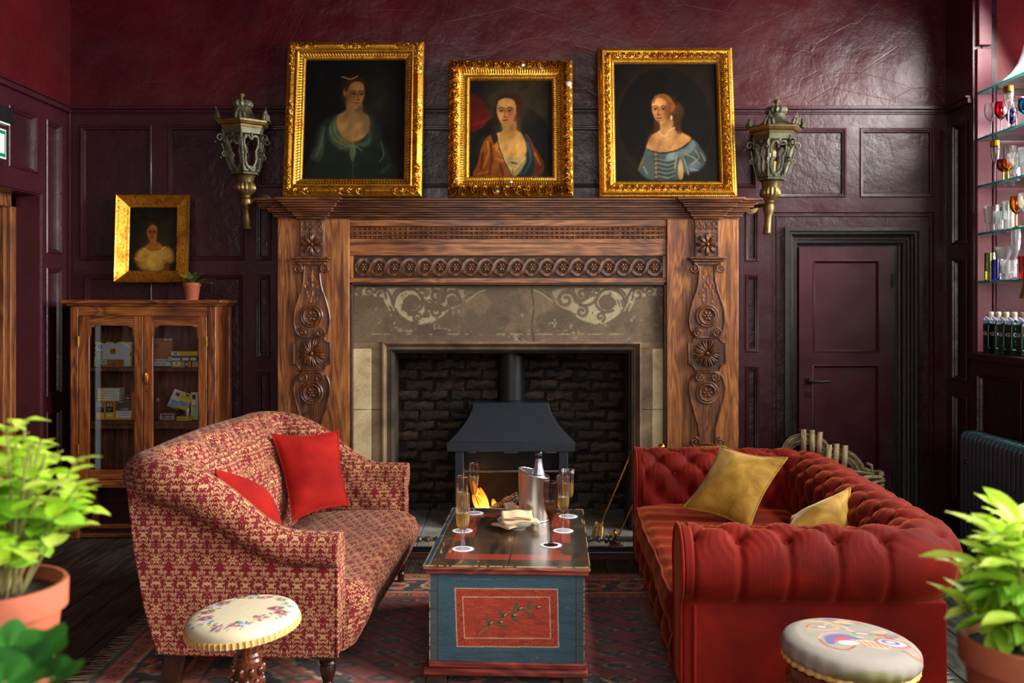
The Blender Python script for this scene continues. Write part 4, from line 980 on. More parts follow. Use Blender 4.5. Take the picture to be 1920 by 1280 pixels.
# ------------------------------------------------------------------ gilt-framed portraits
def frame_piece(name, w, h, prof, relief, parent, m, Mx, n_long=330, mitre=True):
    """four mitred moulding strips; prof(t) = height of the section for t 0 (outer) .. 1 (inner); relief(s, t, length) adds carving"""
    bw = prof['bw']; nt_ = prof.get('n', 30)
    ts = np.linspace(0, 1, nt_ + 1); base = np.interp(ts, prof['t'], prof['h'])
    for k, (L, rot, ox, oz) in enumerate(((w, 0, 0, -h / 2), (h, 1, w / 2, 0), (w, 2, 0, h / 2), (h, 3, -w / 2, 0))):
        n = int(n_long * L / max(w, h)); S = np.linspace(-1, 1, n + 1)
        sg, tg = np.meshgrid(S, ts, indexing='ij'); half = L / 2 - bw * tg
        x = sg * half; q = bw * tg; rel = relief(x, tg, L, half); hgt = base[None, :] + rel
        a = rot * PI / 2; c_, s_ = round(math.cos(a)), round(math.sin(a))
        X = x * c_ - (q) * s_; Z = x * s_ + (q) * c_
        V = np.stack([ox + X, -hgt, oz + Z], -1).reshape(-1, 3)
        mm = nt_ + 1; fs = [(i * mm + j, (i + 1) * mm + j, (i + 1) * mm + j + 1, i * mm + j + 1) for i in range(n) for j in range(nt_)]
        mb = MB().add(V, fs)
        # outer flank down to the wall
        n0 = len(mb.v)
        for i in range(n + 1):
            p = V[i * mm]; mb.v.append((p[0], .0, p[2]))
        mb.f += [(i * mm, n0 + i, n0 + i + 1, (i + 1) * mm) for i in range(n)]
        mb.xf(Mx); ob('frame_rail', mb, m, parent, smooth=70)
def portrait(name, label, tl, br, can, yb, yt, prof, relief, painter, group=None, m_frame='gold', dim=1.):
    """tl, br, can: pixels of the frame and of the picture; yb, yt: how far the bottom and top edges stand"""
    pb = P((tl[0] + br[0]) / 2, br[1], yb); pt = P((tl[0] + br[0]) / 2, tl[1], yt)
    ym = (yb + yt) / 2; k = 1800 / ym; w = (br[0] - tl[0]) / k; vec = Vector(pt) - Vector(pb); vec.x = 0; h = vec.length
    cen = (Vector(pb) + Vector(pt)) / 2; cen.x = ((tl[0] + br[0]) / 2 - 960) / k
    tilt = math.atan2(vec.y, vec.z)
    Mx = Matrix.Translation(cen) @ Matrix.Rotation(-tilt, 4, 'X')
    t = thing(name, label, 'painting', (cen.x, pb[1], pb[2]), 0, group)
    frame_piece(name, w, h, prof, relief, t, M[m_frame], Mx)
    bw = prof['bw']; iw, ih = w - 2 * bw, h - 2 * bw
    bk = MB().box(-w / 2 + .01, w / 2 - .01, .001, .014, -h / 2 + .01, h / 2 - .01); bk.xf(Mx); ob('backing', bk, M['frame_black'], t)
    nx, nz = int(iw * 210), int(ih * 210); iy = -prof['h'][-1] + .004
    g = MB().grid(lambda u, v: (-iw / 2 + u * iw, iy, -ih / 2 + v * ih), nx, nz)
    U = np.array([(i / nx, j / nz) for i in range(nx + 1) for j in range(nz + 1)])
    g.xf(Mx); o = ob('canvas', g, M['canvas'], t, smooth=0)
    px = can[0] + U[:, 0] * (can[2] - can[0]); py = can[3] - U[:, 1] * (can[3] - can[1])
    px = px + 1.6 * (fbm(px * .16, py * .16, 3, 61) - .45); py = py + 1.6 * (fbm(px * .16 + 7, py * .16, 3, 62) - .45)
    p = painter(px, py); cu, cv = U[:, 0] - .5, U[:, 1] - .5; p.c = p.c * ((.74 + .58 * fbm(px * .07 + py * .02, py * .05, 4, 33)) * (1.08 - .9 * (cu ** 2 + cv ** 2)))[:, None]; grain = 1 + .16 * (fbm(px * .8, py * .8, 3, 4) - .45)[:, None]; paint(o, p.c * grain * np.array((.88, .80, .66)) * dim)
    return t
def face(p, cx, cy, s, skin, shade, hair, turn, lips=(150, 60, 50), eye=(30, 22, 18), tilt=0):
    """a small three-quarter face; s = half height of the face, turn = -1..1 where it looks"""
    R = lambda x, y: (cx + s * (x * math.cos(tilt) - y * math.sin(tilt)), cy + s * (x * math.sin(tilt) + y * math.cos(tilt)))
    p.poly([R(-.66, -.35), R(-.5, -.85), R(0, -1.02), R(.5, -.85), R(.66, -.35), R(.62, .2), R(.42, .68), R(.1, 1.0), R(-.12, 1.0), R(-.44, .68), R(-.63, .2)], skin, s * .08)
    p.glow(*R(-.55 * turn, .1), s * .4, s * .8, shade, .75); p.glow(*R(.38, .3), s * .28, s * .25, (190, 96, 70), .35); p.glow(*R(-.3, .32), s * .25, s * .22, (190, 96, 70), .25)
    p.glow(*R(.15 * turn, -.55), s * .4, s * .3, tuple(min(255, c * 1.18) for c in skin), .6)
    ex = .12 * turn
    for sx_ in (-.27, .30):
        a = R(sx_ + ex, -.06)
        p.glow(*a, s * .20, s * .13, shade, .8); p.ell(*a, s * .125, s * .06, (196, 180, 160), .4, .8); p.ell(a[0] + s * .02 * turn, a[1], s * .062, s * .062, eye, .4)
        p.line([R(sx_ + ex - .16, -.05), R(sx_ + ex, -.13), R(sx_ + ex + .16, -.05)], s * .03, eye, .8)
        p.line([R(sx_ + ex - .2, -.22), R(sx_ + ex, -.30), R(sx_ + ex + .2, -.21)], s * .045, hair, .75)
    nx = ex * 1.5
    p.line([R(nx - .05 * turn + .02, -.1), R(nx + .05 * turn, .22), R(nx + .07 * turn, .33)], s * .05, shade, .6); p.line([R(nx - .1, .36), R(nx, .40), R(nx + .12, .36)], s * .04, (70, 36, 26), .75)
    p.ell(*R(nx * .9, .60), s * .22, s * .07, lips, .4); p.line([R(nx * .9 - .22, .59), R(nx * .9, .605), R(nx * .9 + .22, .585)], s * .02, (80, 26, 22), .9)
    p.glow(*R(nx * .8, .78), s * .2, s * .07, shade, .5)
def lady_dark(x, y):
    n = fbm(x * .05, y * .05, 4, 2); p = Paint(x, y, (11, 12, 10)); p.glow(715, 190, 34, 60, (42, 42, 34), .8); p.mix((26, 24, 20), sstep(.5, .7, n) * .4)
    p.glow(740, 320, 40, 40, (34, 20, 14), .7)
    p.poly([(637, 216), (606, 232), (594, 262), (584, 300), (585, 338), (745, 338), (738, 300), (722, 262), (716, 234), (697, 218)], (34, 46, 42), 4)
    p.poly([(634, 220), (618, 245), (625, 268), (650, 285), (666, 275), (645, 255)], (80, 108, 92), 6, .9); p.poly([(697, 248), (690, 266), (668, 273), (690, 278), (700, 266)], (64, 96, 96), 4, .9)
    p.poly([(606, 240), (600, 270), (586, 298), (606, 304), (612, 270)], (74, 100, 84), 3, .8)
    for q in ([(622, 238), (628, 262), (655, 276)], [(630, 236), (636, 258), (660, 274)], [(612, 240), (606, 272), (596, 298)], [(665, 274), (640, 282)], [(667, 274), (684, 286)], [(718, 268), (724, 292), (716, 306)]): p.line(q, .9, (126, 152, 128), .7)
    p.poly([(664, 273), (660, 290), (666, 306), (672, 288), (668, 273)], (96, 118, 100), 1.2, .9); p.line([(666, 276), (667, 300), (667, 336)], .8, (90, 108, 90), .6)
    p.poly([(735, 310), (718, 326), (724, 328), (738, 314)], (72, 92, 74), 2, .7)
    p.poly([(652, 190), (651, 208), (636, 218), (634, 234), (642, 254), (660, 268), (680, 264), (694, 250), (697, 234), (693, 219), (682, 211), (680, 196)], (170, 136, 92), 2.5); p.glow(660, 262, 16, 10, (214, 172, 98), .6); p.glow(690, 235, 10, 20, (120, 104, 88), .7); p.glow(676, 205, 10, 9, (100, 74, 48), .8)
    p.ell(665, 162, 23, 27, (30, 19, 13), .2)
    face(p, 668, 179, 26, (178, 134, 88), (96, 62, 36), (52, 34, 22), 1, (160, 84, 60)); p.ell(648, 174, 3, 7, (150, 100, 64), .4)
    p.poly([(650, 160), (655, 148), (668, 146), (682, 150), (688, 166), (683, 158), (670, 153), (658, 158), (652, 172), (647, 172)], (58, 38, 26), 1.6)
    p.line([(642, 144.5), (650, 147), (658, 148.5), (666, 146), (672, 142.5)], .8, (196, 188, 168), .95); return p
def lady_blue_robe(x, y):
    n = fbm(x * .05, y * .05, 4, 6); p = Paint(x, y, (46, 42, 32)); p.mix((30, 28, 22), 1 - sstep(900, 930, x)); p.mix((62, 52, 38), sstep(960, 1010, x) * (1 - sstep(150, 260, y) * .4) * .7); p.mix((20, 20, 18), sstep(.5, .7, n) * .4)
    p.poly([(880, 180), (905, 188), (920, 215), (924, 230), (900, 242), (880, 246)], (92, 22, 16), 3); p.line([(882, 236), (910, 228), (922, 222)], 3, (126, 26, 18), .8)
    p.poly([(978, 206), (1000, 208), (1030, 238), (1036, 300), (1020, 330), (985, 280)], (24, 25, 24), 3); p.poly([(925, 220), (905, 240), (890, 262), (884, 300), (900, 260), (930, 250)], (22, 20, 17), 3)
    p.poly([(934, 252), (912, 260), (902, 280), (895, 310), (890, 336), (962, 336), (955, 320), (940, 295)], (146, 80, 26), 2); p.poly([(985, 255), (1002, 276), (1014, 296), (1022, 316), (1012, 334), (980, 336)], (112, 58, 24), 2)
    for q in ([(914, 268), (916, 290), (906, 318)], [(934, 286), (944, 298), (958, 318)], [(926, 278), (934, 272), (930, 284)], [(930, 300), (948, 306)], [(896, 330), (915, 325)], [(1004, 290), (1014, 312)]): p.line(q, 1.6, (206, 124, 44), .8)
    for q in ([(920, 270), (922, 300), (918, 330)], [(905, 290), (902, 320)], [(938, 312), (944, 332)]): p.line(q, 2.2, (72, 36, 12), .7)
    p.poly([(976, 252), (992, 262), (1000, 290), (1003, 318), (992, 336), (962, 336), (975, 318), (987, 295)], (34, 52, 72), 2); p.line([(990, 270), (996, 300), (984, 330)], 2, (62, 92, 116), .8); p.line([(984, 306), (976, 330)], 1.5, (80, 112, 134), .6)
    p.poly([(942, 230), (942, 246), (932, 254), (934, 272), (942, 292), (960, 300), (980, 298), (988, 288), (986, 268), (978, 252), (969, 244), (967, 228)], (206, 164, 98), 2); p.glow(952, 280, 18, 16, (226, 186, 116), .5); p.glow(962, 246, 10, 12, (140, 96, 50), .7)
    p.poly([(941, 294), (955, 296), (970, 300), (986, 294), (986, 308), (972, 330), (960, 334), (950, 316)], (184, 164, 114), 1.4); p.line([(960, 308), (970, 310)], 1.2, (56, 46, 34)); p.line([(945, 300), (958, 318), (968, 319), (984, 300)], 1., (226, 208, 160), .9); p.line([(962, 320), (962, 334)], 1, (110, 94, 62), .7)
    p.line([(931, 254), (936, 278), (946, 304), (960, 334)], .9, (30, 22, 14))
    p.glow(960, 195, 44, 34, (70, 62, 48), .8); p.ell(955, 199, 26, 25, (50, 33, 22), .15); p.poly([(928, 200), (926, 230), (920, 250), (926, 272), (933, 262), (930, 246), (936, 230)], (38, 26, 18), 1.5)
    face(p, 950, 210, 27.5, (206, 160, 104), (126, 78, 42), (36, 24, 16), -.6, (164, 66, 48)); p.poly([(930, 206), (932, 192), (942, 185), (954, 184), (966, 190), (970, 208), (972, 222), (981, 206), (979, 186), (964, 175), (944, 175), (929, 188)], (58, 38, 25), 1.4); return p
def lady_pearls(x, y):
    n = fbm(x * .05, y * .05, 4, 9); p = Paint(x, y, (32, 24, 17)); q = np.hypot((x - 1248) / 92, (y - 232) / 108); p.mix((16, 13, 10), 1 - sstep(.86, 1.02, q)); p.mix((44, 34, 24), sstep(.55, .7, n) * .3)
    p.line([(1160 + 88 + 92 * math.cos(a), 232 + 108 * math.sin(a)) for a in np.linspace(0, 2 * PI, 40)], 1.5, (62, 44, 28), .4, smooth=False)
    p.poly([(1240, 184), (1262, 182), (1278, 200), (1280, 235), (1268, 252), (1250, 240), (1230, 245), (1228, 220)], (40, 26, 15), 3); p.ell(1272, 208, 12, 12, (84, 52, 26), .4, .8)
    p.poly([(1238, 230), (1238, 246), (1222, 258), (1212, 276), (1216, 286), (1250, 290), (1284, 278), (1297, 264), (1280, 252), (1266, 246), (1262, 226)], (206, 158, 104), 2.4); p.glow(1246, 262, 16, 12, (226, 182, 126), .6); p.glow(1222, 268, 8, 14, (120, 78, 46), .6); p.glow(1246, 238, 7, 7, (150, 100, 60), .7)
    p.poly([(1212, 282), (1204, 300), (1196, 322), (1206, 336), (1222, 342), (1270, 342), (1280, 330), (1310, 324), (1324, 304), (1316, 284), (1302, 268), (1284, 280), (1250, 292), (1224, 288)], (84, 106, 118), 2)
    p.poly([(1300, 266), (1284, 282), (1252, 294), (1250, 304), (1280, 298), (1304, 282)], (128, 154, 178), 2, .9); p.poly([(1290, 316), (1306, 308), (1312, 318), (1296, 326)], (116, 138, 176), 2, .9)
    for k in range(5): p.line([(1232, 302 + k * 8), (1250, 306 + k * 8), (1264, 302 + k * 8)], 1., (140, 164, 170), .7); p.line([(1232, 306 + k * 8), (1250, 310 + k * 8), (1264, 306 + k * 8)], 1.2, (46, 58, 62), .8)
    for q in ([(1304, 286), (1310, 300), (1296, 312)], [(1286, 294), (1300, 300), (1312, 312)], [(1280, 300), (1286, 316), (1290, 332)], [(1314, 290), (1322, 306)], [(1268, 298), (1264, 320)], [(1206, 318), (1212, 330)], [(1296, 322), (1308, 324)]): p.line(q, 1.4, (170, 188, 186), .8)
    p.poly([(1275, 301), (1280, 318), (1279, 338), (1272, 340), (1270, 320)], (212, 186, 142), 1.2); p.poly([(1208, 300), (1200, 322), (1194, 324), (1202, 304)], (150, 120, 90), 1.5, .8)
    for k in range(6): p.ell(1229, 294 + k * 8.5, 2.3, 4, (170, 140, 100), .3); p.line([(1226, 298 + k * 8.5), (1232, 298 + k * 8.5)], .8, (50, 34, 22))
    p.line([(1214, 286), (1240, 291), (1270, 286), (1296, 268)], .8, (38, 28, 22), .9)
    face(p, 1241, 209, 26, (212, 162, 110), (120, 74, 42), (70, 42, 22), -1, (176, 52, 40)); 
    p.poly([(1226, 192), (1232, 181), (1246, 178), (1258, 184), (1268, 202), (1260, 214), (1254, 200), (1246, 188), (1234, 186), (1228, 196)], (150, 92, 44), 1.5)
    for (x, y, r_) in ((1270, 228, 7), (1268, 240, 6), (1274, 248, 6), (1232, 236, 6), (1230, 246, 5), (1277, 216, 8)): p.ell(x, y, r_, r_ * 1.2, (74, 46, 24), .5, .75)
    for k in range(13):
        a = k / 12; p.ell(1236 + 29 * a, 252 + 7 * math.sin(PI * min(a * 1.5, 1)) - 15 * max(0, a - .45) , 1.7, 1.7, (226, 206, 168), .3)
    p.ell(1260, 223.5, 2.2, 4, (234, 212, 160), .3); return p
def girl_cream(x, y):
    n = fbm(x * .06, y * .06, 4, 13); p = Paint(x, y, (30, 28, 20)); p.glow(315, 440, 40, 60, (52, 46, 30), .7); p.mix((20, 19, 14), 1 - sstep(383, 415, y))
    p.mix((58, 52, 40), sstep(.5, .7, n) * .35)
    p.glow(290, 500, 46, 40, (112, 84, 30), .5)
    p.poly([(272, 466), (256, 476), (252, 490), (262, 506), (280, 512), (310, 512), (322, 500), (336, 492), (334, 474), (318, 462), (296, 474)], (176, 138, 62), 5); p.poly([(276, 472), (285, 510), (304, 510), (312, 472)], (206, 168, 90), 4, .8); p.ell(264, 480, 10, 11, (196, 160, 86), .4, .6); p.ell(324, 478, 11, 12, (196, 160, 86), .4, .6)
    p.poly([(283, 440), (284, 452), (272, 464), (280, 472), (296, 474), (314, 468), (306, 456), (298, 452), (298, 440)], (160, 108, 48), 2.5); p.line([(270, 466), (288, 473), (304, 471), (317, 463)], 1.1, (220, 182, 100), .9); p.line([(252, 486), (264, 491), (274, 488)], 1., (226, 190, 110), .8); p.line([(312, 488), (322, 485), (330, 480)], 1., (226, 190, 110), .8)
    p.poly([(316, 498), (318, 512), (328, 512), (326, 496)], (132, 74, 34), 2); p.ell(289, 422, 16, 17, (34, 22, 14), .2); p.poly([(272, 430), (276, 414), (288, 410), (302, 414), (303, 432), (298, 424)], (34, 22, 14), 2)
    face(p, 288, 434, 16.8, (172, 108, 58), (108, 62, 30), (60, 34, 18), .4, (160, 74, 46)); p.poly([(274, 428), (278, 414), (288, 410), (300, 414), (303, 430), (298, 420), (287, 415), (280, 424)], (62, 40, 25), 1.6); return p
def rep(x, per): return (x / per + .5) % 1 - .5
def scrolls(x, t, w, per):           # carved foliage: spiralling ridges about a row of centres
    k = np.floor(x / per + .5); dx = x - k * per; dt = (t - w) * .14; sg = np.where(k % 2 == 0, 1., -1.)
    r_ = np.hypot(dx, dt) + 1e-5; th = np.arctan2(dt * sg, dx * sg)
    sp_ = np.abs(np.sin(1.5 * th + r_ / per * 13)) ** 1.3; lv = np.abs(np.sin(x * 2 * PI / (per * .31) + np.sign(dt) * t * 16)) ** .7
    return np.where(r_ < per * .42, 1 - sp_, lv) - .4
def rococo(scale, amp):
    def f(x, t, L, half):
        edge = np.abs(half) - np.abs(x); cor = np.exp(-(edge / .11) ** 2)
        band = np.exp(-((t - .28) / .19) ** 4); ro = np.hypot(rep(x, .014) * .014, (t - .86) * .11); beads = .0045 * np.exp(-(ro / .004) ** 2)
        return band * amp * scrolls(x + .01, t, .28, .075) * (1 + .7 * cor) + .010 * cor * band + beads + .004 * np.exp(-((t - .60) / .06) ** 2) * np.sign(np.sin(x * 2 * PI / .017))
    return f
def panels_relief(x, t, L, half):                       # swept frame: smooth reserves between carved corners and centres, gadroon and beads inside
    band = np.exp(-((t - .28) / .15) ** 2); ax = np.abs(x) / (L / 2)
    smooth_ = sstep(.16, .24, ax) * (1 - sstep(.54, .62, ax)); n = fbm(x * 30 + 4, t * 6 + x * 5, 3, 8)
    leaf = scrolls(x, t, .26, .062) + .35
    gad = np.exp(-((t - .76) / .06) ** 2) * .006 * (.5 + .5 * np.sin((x + t * .06) * 2 * PI / .020)); bd = np.exp(-((t - .95) / .03) ** 2) * .003 * (.5 + .5 * np.sin(x * 2 * PI / .009))
    lip = np.exp(-((t - .02) / .03) ** 2) * .003 * (.5 + .5 * np.sin(x * 2 * PI / .012))
    return band * (.017 * (leaf - .3) * (1 - smooth_) + .006 * smooth_) + gad + bd + lip
def acanthus(x, t, L, half):
    band = np.exp(-((t - .55) / .17) ** 2); ph = rep(np.abs(x), .042) * 2
    leaf = scrolls(x, t, .55, .052) + .4
    return band * .016 * (leaf - .4) + np.exp(-((t - .05) / .06) ** 2) * .004 * (.5 + .5 * np.sin((np.abs(x) + t * .03) * 2 * PI / .013))
pf1 = dict(bw=.132, t=[0, .04, .12, .28, .44, .50, .56, .62, .70, .78, .88, .93, 1], h=[.02, .035, .04, .056, .05, .046, .060, .060, .040, .036, .03, .030, .014])
pf2 = dict(bw=.148, t=[0, .05, .14, .28, .45, .55, .62, .78, .84, .9, .96, 1], h=[.02, .03, .045, .07, .055, .045, .040, .034, .034, .036, .03, .014])
pf3 = dict(bw=.118, t=[0, .05, .12, .2, .27, .4, .55, .7, .8, .86, .95, 1], h=[.02, .034, .036, .046, .054, .048, .05, .044, .032, .034, .028, .014])
pf4 = dict(bw=.088, t=[0, .02, .10, .12, .16, .9, .94, 1], h=[.045, .056, .056, .05, .05, .012, .014, .008], n=14)
grp = 'gilt framed portraits on the mantelshelf'
yf = 6.62
portrait('gilt_framed_portrait', 'large gilt framed portrait of a woman in a dark green dress, on the mantelshelf', (536, 81), (794, 371), (573, 113, 762, 338), 6.62, 6.78, pf1, panels_relief, lady_dark, grp, dim=.82)
portrait('gilt_framed_portrait', 'smaller chipped gilt framed portrait of a woman in orange and blue, middle of the mantelshelf', (841, 115), (1074, 371), (880, 150, 1036, 335), 6.62, 6.76, pf2, rococo(26, .026), lady_blue_robe, grp)
portrait('gilt_framed_portrait', 'large gilt framed portrait of a woman in pale blue satin with pearls, on the mantelshelf', (1121, 92), (1376, 372), (1153, 121, 1347, 345), 6.62, 6.78, pf3, acanthus, lady_pearls, grp, dim=.92)
portrait('girl_portrait', 'small portrait of a girl in cream in a sloping gilt frame above the cabinet', (220, 366), (355, 531), (239, 382, 342, 512), 6.79, 6.83, pf4, lambda x, t, L, h: x * 0, girl_cream, None, 'gold')
# white plaster chips of the middle frame: where the gilding is lost
chips = [o for o in COL.objects if o.name.startswith('gilt_framed_portrait')][1]
for px, py, s in ((1066, 157, 6), (885, 128, 2.4), (980, 122, 4), (1016, 132, 2), (933, 358, 4), (958, 341, 3)):
    c = P(px, py, 6.66 if py < 250 else 6.565); mb = MB().sphere(c, (s / 270, .010, s * .8 / 270), 7, 5)
    for i, v in enumerate(mb.v): mb.v[i] = (v[0] + random.uniform(-.002, .002), v[1], v[2] + random.uniform(-.002, .002))
    ob('plaster_chip', mb, M['ceramic'], chips)

# ------------------------------------------------------------------ lanterns
def lantern(cx, cy, ytop, ybot, d, rot, label, lean):
    k = 1800 / d; X0, _, Z0 = P(cx, ybot, d); t = thing('wall_lantern', label, 'lamp', (X0, d, Z0), 0, 'bronze lanterns flanking the mantelpiece')
    Zt = H - (ytop - 565) / k; hh = Zt - Z0; S = hh / 255.       # one unit = one pixel of a 255-pixel lantern
    z = lambda y: Z0 + (255 - y) * S; r = lambda w: w * S
    Mx = Matrix.Translation((X0 + 0, d, Z0)) @ Matrix.Shear('XZ', 4, (0, 0)) @ Matrix.Translation((-X0, -d, -Z0)) if False else Matrix.Identity(4)
    lx = lambda y: X0 + lean * (255 - y) * S                      # the lantern leans slightly
    def fin(name, mb, m, parent=t, **kw):
        for i, v in enumerate(mb.v):
            zz = v[2]; yy = 255 - (zz - Z0) / S; mb.v[i] = (v[0] + lean * (255 - yy) * S, v[1], v[2])
        return ob(name, mb, m, parent, **kw)
    c = (X0, d, 0)
    L = lambda prof, n=24, mod=None: MB().lathe([(r(w), z(y)) for w, y in prof], n, c, mod)
    fin('finial', L([(2, 14), (3, 8), (6, 4), (6.5, 2), (4, 0), (0, 0)][::1], 16), M['bronze_gold'])
    gad = lambda a, j: 1 + .05 * math.cos(a * 14)
    fin('dome', L([(46, 54), (44, 52), (30, 48), (22, 42), (18, 33), (16.5, 28), (18, 25), (14, 24), (13, 22), (12.5, 15), (8, 13), (3, 12)], 36), M['bronze'])
    fin('gadrooned_knop', L([(15, 29), (19.5, 25), (20.5, 20), (18, 15), (11, 12.5)], 56, gad), M['bronze'])
    fin('dome_leaf_band', L([(36, 51), (31, 47), (27, 46), (21, 40), (24, 47), (30, 51)], 48, lambda a, j: 1 + .06 * math.cos(a * 12 + j)), M['bronze'])
    def hexring(name, specs, m):
        mb = MB(); n0 = 0; lv = []
        for w, y in specs: lv.append([(X0 + r(w) * math.cos(rot + q * PI / 3), d + r(w) * math.sin(rot + q * PI / 3), z(y)) for q in range(6)])
        vs = [p for l in lv for p in l]; fs = [(i * 6 + q, i * 6 + (q + 1) % 6, (i + 1) * 6 + (q + 1) % 6, (i + 1) * 6 + q) for i in range(len(lv) - 1) for q in range(6)]
        fs.append(tuple(range(5, -1, -1))); fs.append(tuple((len(lv) - 1) * 6 + q for q in range(6)))
        return fin(name, mb.add(vs, fs), m, smooth=20)
    hexring('cornice_ring', [(40, 70), (42, 67), (43, 64), (49, 62), (50, 60), (52, 58), (53, 55), (50, 53), (40, 52)], M['bronze_gold'])
    hexring('upper_band', [(39, 79), (41, 69)], M['bronze'])
    hexring('bottom_plate', [(22, 154), (27, 153), (28, 150), (26, 148), (24, 146)], M['bronze'])
    hexring('lower_band', [(25, 148), (27, 138)], M['bronze'])
    for q in range(6):
        a = rot + q * PI / 3; e = lambda w, y, da=0: (X0 + r(w) * math.cos(a + da), d + r(w) * math.sin(a + da), z(y))
        fin('corner_post', MB().tube([e(26, 147), e(40.5, 72)], r(2.0), 6), M['bronze'])
        # crest ornament on the cornice
        cr = MB(); 
        for da in (-.16, 0, .16): cr.tube([e(51, 54, da), e(52, 46, da * .8), e(50, 42, da * .5), e(52, 36 if da else 30, da * .3)], [r(3.2), r(3), r(2), r(.6)], 6)
        cr.sphere(e(51, 50), r(3.6), 8, 6); fin('crest_ornament', cr, M['bronze'])
        # scrolls standing out from the corner
        sc = MB()
        def spir(c0, y0, R, turns, sg):
            return [e(c0 + sg * R * (1 - .75 * k_ / 20) * math.cos(k_ / 20 * turns * 2 * PI + 2.4), y0 + R * (1 - .75 * k_ / 20) * math.sin(k_ / 20 * turns * 2 * PI + 2.4)) for k_ in range(21)]
        sc.tube([e(43, 98), e(40, 108), e(38, 118)], r(1.7), 6); sc.tube(spir(46, 88, 8.5, 1.25, 1), r(1.7), 6); sc.tube(spir(39, 118, 6.5, 1.25, 1), r(1.5), 6)
        sc.tube([e(37, 122), e(33, 134), e(30, 144)], r(1.5), 6); sc.sphere(e(56, 96), r(2), 6, 5); sc.sphere(e(46, 124), r(1.8), 6, 5); fin('corner_scroll', sc, M['bronze'])
        # pierced rococo border round each light
        a2 = rot + (q + .5) * PI / 3; br = MB(); ap = math.cos(PI / 6)
        def pnl(u, y):      # u across the pane, -1..1
            w = 26 + (147 - y) / 75 * 14.5; hw = w * math.sin(PI / 6)
            cx_ = X0 + r(w * ap) * math.cos(a2) - r(u * hw) * math.sin(a2); cy_ = d + r(w * ap) * math.sin(a2) + r(u * hw) * math.cos(a2); return (cx_, cy_, z(y))
        out = catmull([(-.66, 86), (-.8, 100), (-.6, 112), (-.74, 126), (-.5, 138), (0, 143), (.5, 138), (.74, 126), (.6, 112), (.8, 100), (.66, 86), (.3, 84), (0, 90), (-.3, 84)], 4)
        br.tube([pnl(*p) for p in out], r(2.6), 6, closed=True)
        for (u, y) in ((-.62, 86), (.62, 86), (0, 82), (-.78, 102), (.78, 102), (-.7, 124), (.7, 124), (-.4, 140), (.4, 140), (0, 144), (-.6, 113), (.6, 113)):
            br.sphere(pnl(u, y), (r(3.6), r(2.2), r(4.6)), 7, 5)
        fin('pierced_border', br, M['bronze'])
    fin('lamp_holder', L([(8, 146), (8, 118), (5, 116), (0, 116)], 14), M['bronze_gold'])
    bu = fin('lamp_bulb', L([(4, 117), (7, 108), (8, 100), (6, 92), (2, 86), (0, 85)], 14), M['flute'])
    fil = NT('lamp_filament', C(255, 190, 90), 1, 0)[0]; fil.node_tree.nodes['Principled BSDF'].inputs['Emission Color'].default_value = C(255, 170, 60); fil.node_tree.nodes['Principled BSDF'].inputs['Emission Strength'].default_value = 3.
    fin('filament', MB().tube([(X0 - r(1.5), d, z(112)), (X0 - r(2), d, z(97)), (X0 + r(2), d, z(97)), (X0 + r(1.5), d, z(112))], r(.8), 6), fil, bu)
    fin('gadrooned_cup', L([(9, 192), (12, 188), (17, 183), (18.5, 178), (17, 171), (15, 167), (17, 158), (19, 155), (17, 153)], 60, lambda a, j: 1 + (.07 * math.cos(a * 15) if 2 <= j <= 4 else 0)), M['bronze_gold'])
    fin('stem', L([(8, 255), (9, 254), (7.5, 252), (6.5, 222), (9, 214), (11, 206), (10, 199), (7, 197), (9, 194), (9, 191)], 22), M['bronze_gold'])
    bk = MB(); bk.lathe([(r(15), 0), (r(15), .012), (r(10), .016)], 24, (0, 0, 0)); bk.xf(Matrix.Translation((X0 + r(14) * (1 if cx < 960 else -1), YB - .012, z(196))) @ Matrix.Rotation(PI / 2, 4, 'X'))
    bp = ob('wall_plate', bk, M['bronze_gold'], t)
    for a in (.6, 2.7, 4.7): ob('screw', MB().sphere((X0 + r(14) * (1 if cx < 960 else -1) + r(10) * math.cos(a), YB - .027, z(196) + r(10) * math.sin(a)), r(1.6), 7, 5), M['iron'], bp)
    fin('bracket_arm', MB().tube([(X0, d, z(198)), (X0 + r(5) * (1 if cx < 960 else -1), d + .08, z(198)), (X0 + r(14) * (1 if cx < 960 else -1) - lean * 57 * S, YB - .02, z(196))], [r(4), r(3.5), r(5)], 10), M['bronze_gold'])
lantern(464, 0, 175, 430, 6.60, -PI / 2 + .18, 'weathered bronze wall lantern left of the mantelpiece, its pierced sides dark', -.045)
lantern(1438, 0, 187, 439, 6.60, -PI / 2 + PI / 6 + .05, 'weathered bronze wall lantern right of the mantelpiece with a clear bulb showing', .075)

# ------------------------------------------------------------------ glazed cabinet of cigar boxes
YC = 6.47; KC = 1800 / YC
cx_ = lambda px, y=YC: (px - 960) * y / 1800
cz_ = lambda py, y=YC: H - (py - 565) * y / 1800
cb = thing('display_cabinet', 'glazed two-door wooden display cabinet against the dark panelling', 'cabinet', (cx_(270), 6.66, 0))
c0, c1, cyb = cx_(132), cx_(405), 6.84; zt = cz_(571)
b_ = lambda *a, **k: MB().box(*a, **k)
ob('top_board', b_(cx_(119), cx_(417), YC - .045, cyb + .01, cz_(569), cz_(562)), M['cab_x'], cb, bev=.004)
ob('top_moulding', b_(c0 - .018, c1 + .018, YC - .022, cyb, cz_(573.5), cz_(569)), M['cab_x'], cb, bev=.004)
def post(x0, x1):
    m_ = b_(x0, x1, YC - .004, YC + .05, cz_(912), cz_(574)); return m_
ob('stile', post(c0, cx_(147)), M['cab'], cb, bev=.005); ob('stile', post(cx_(389), c1), M['cab'], cb, bev=.005)
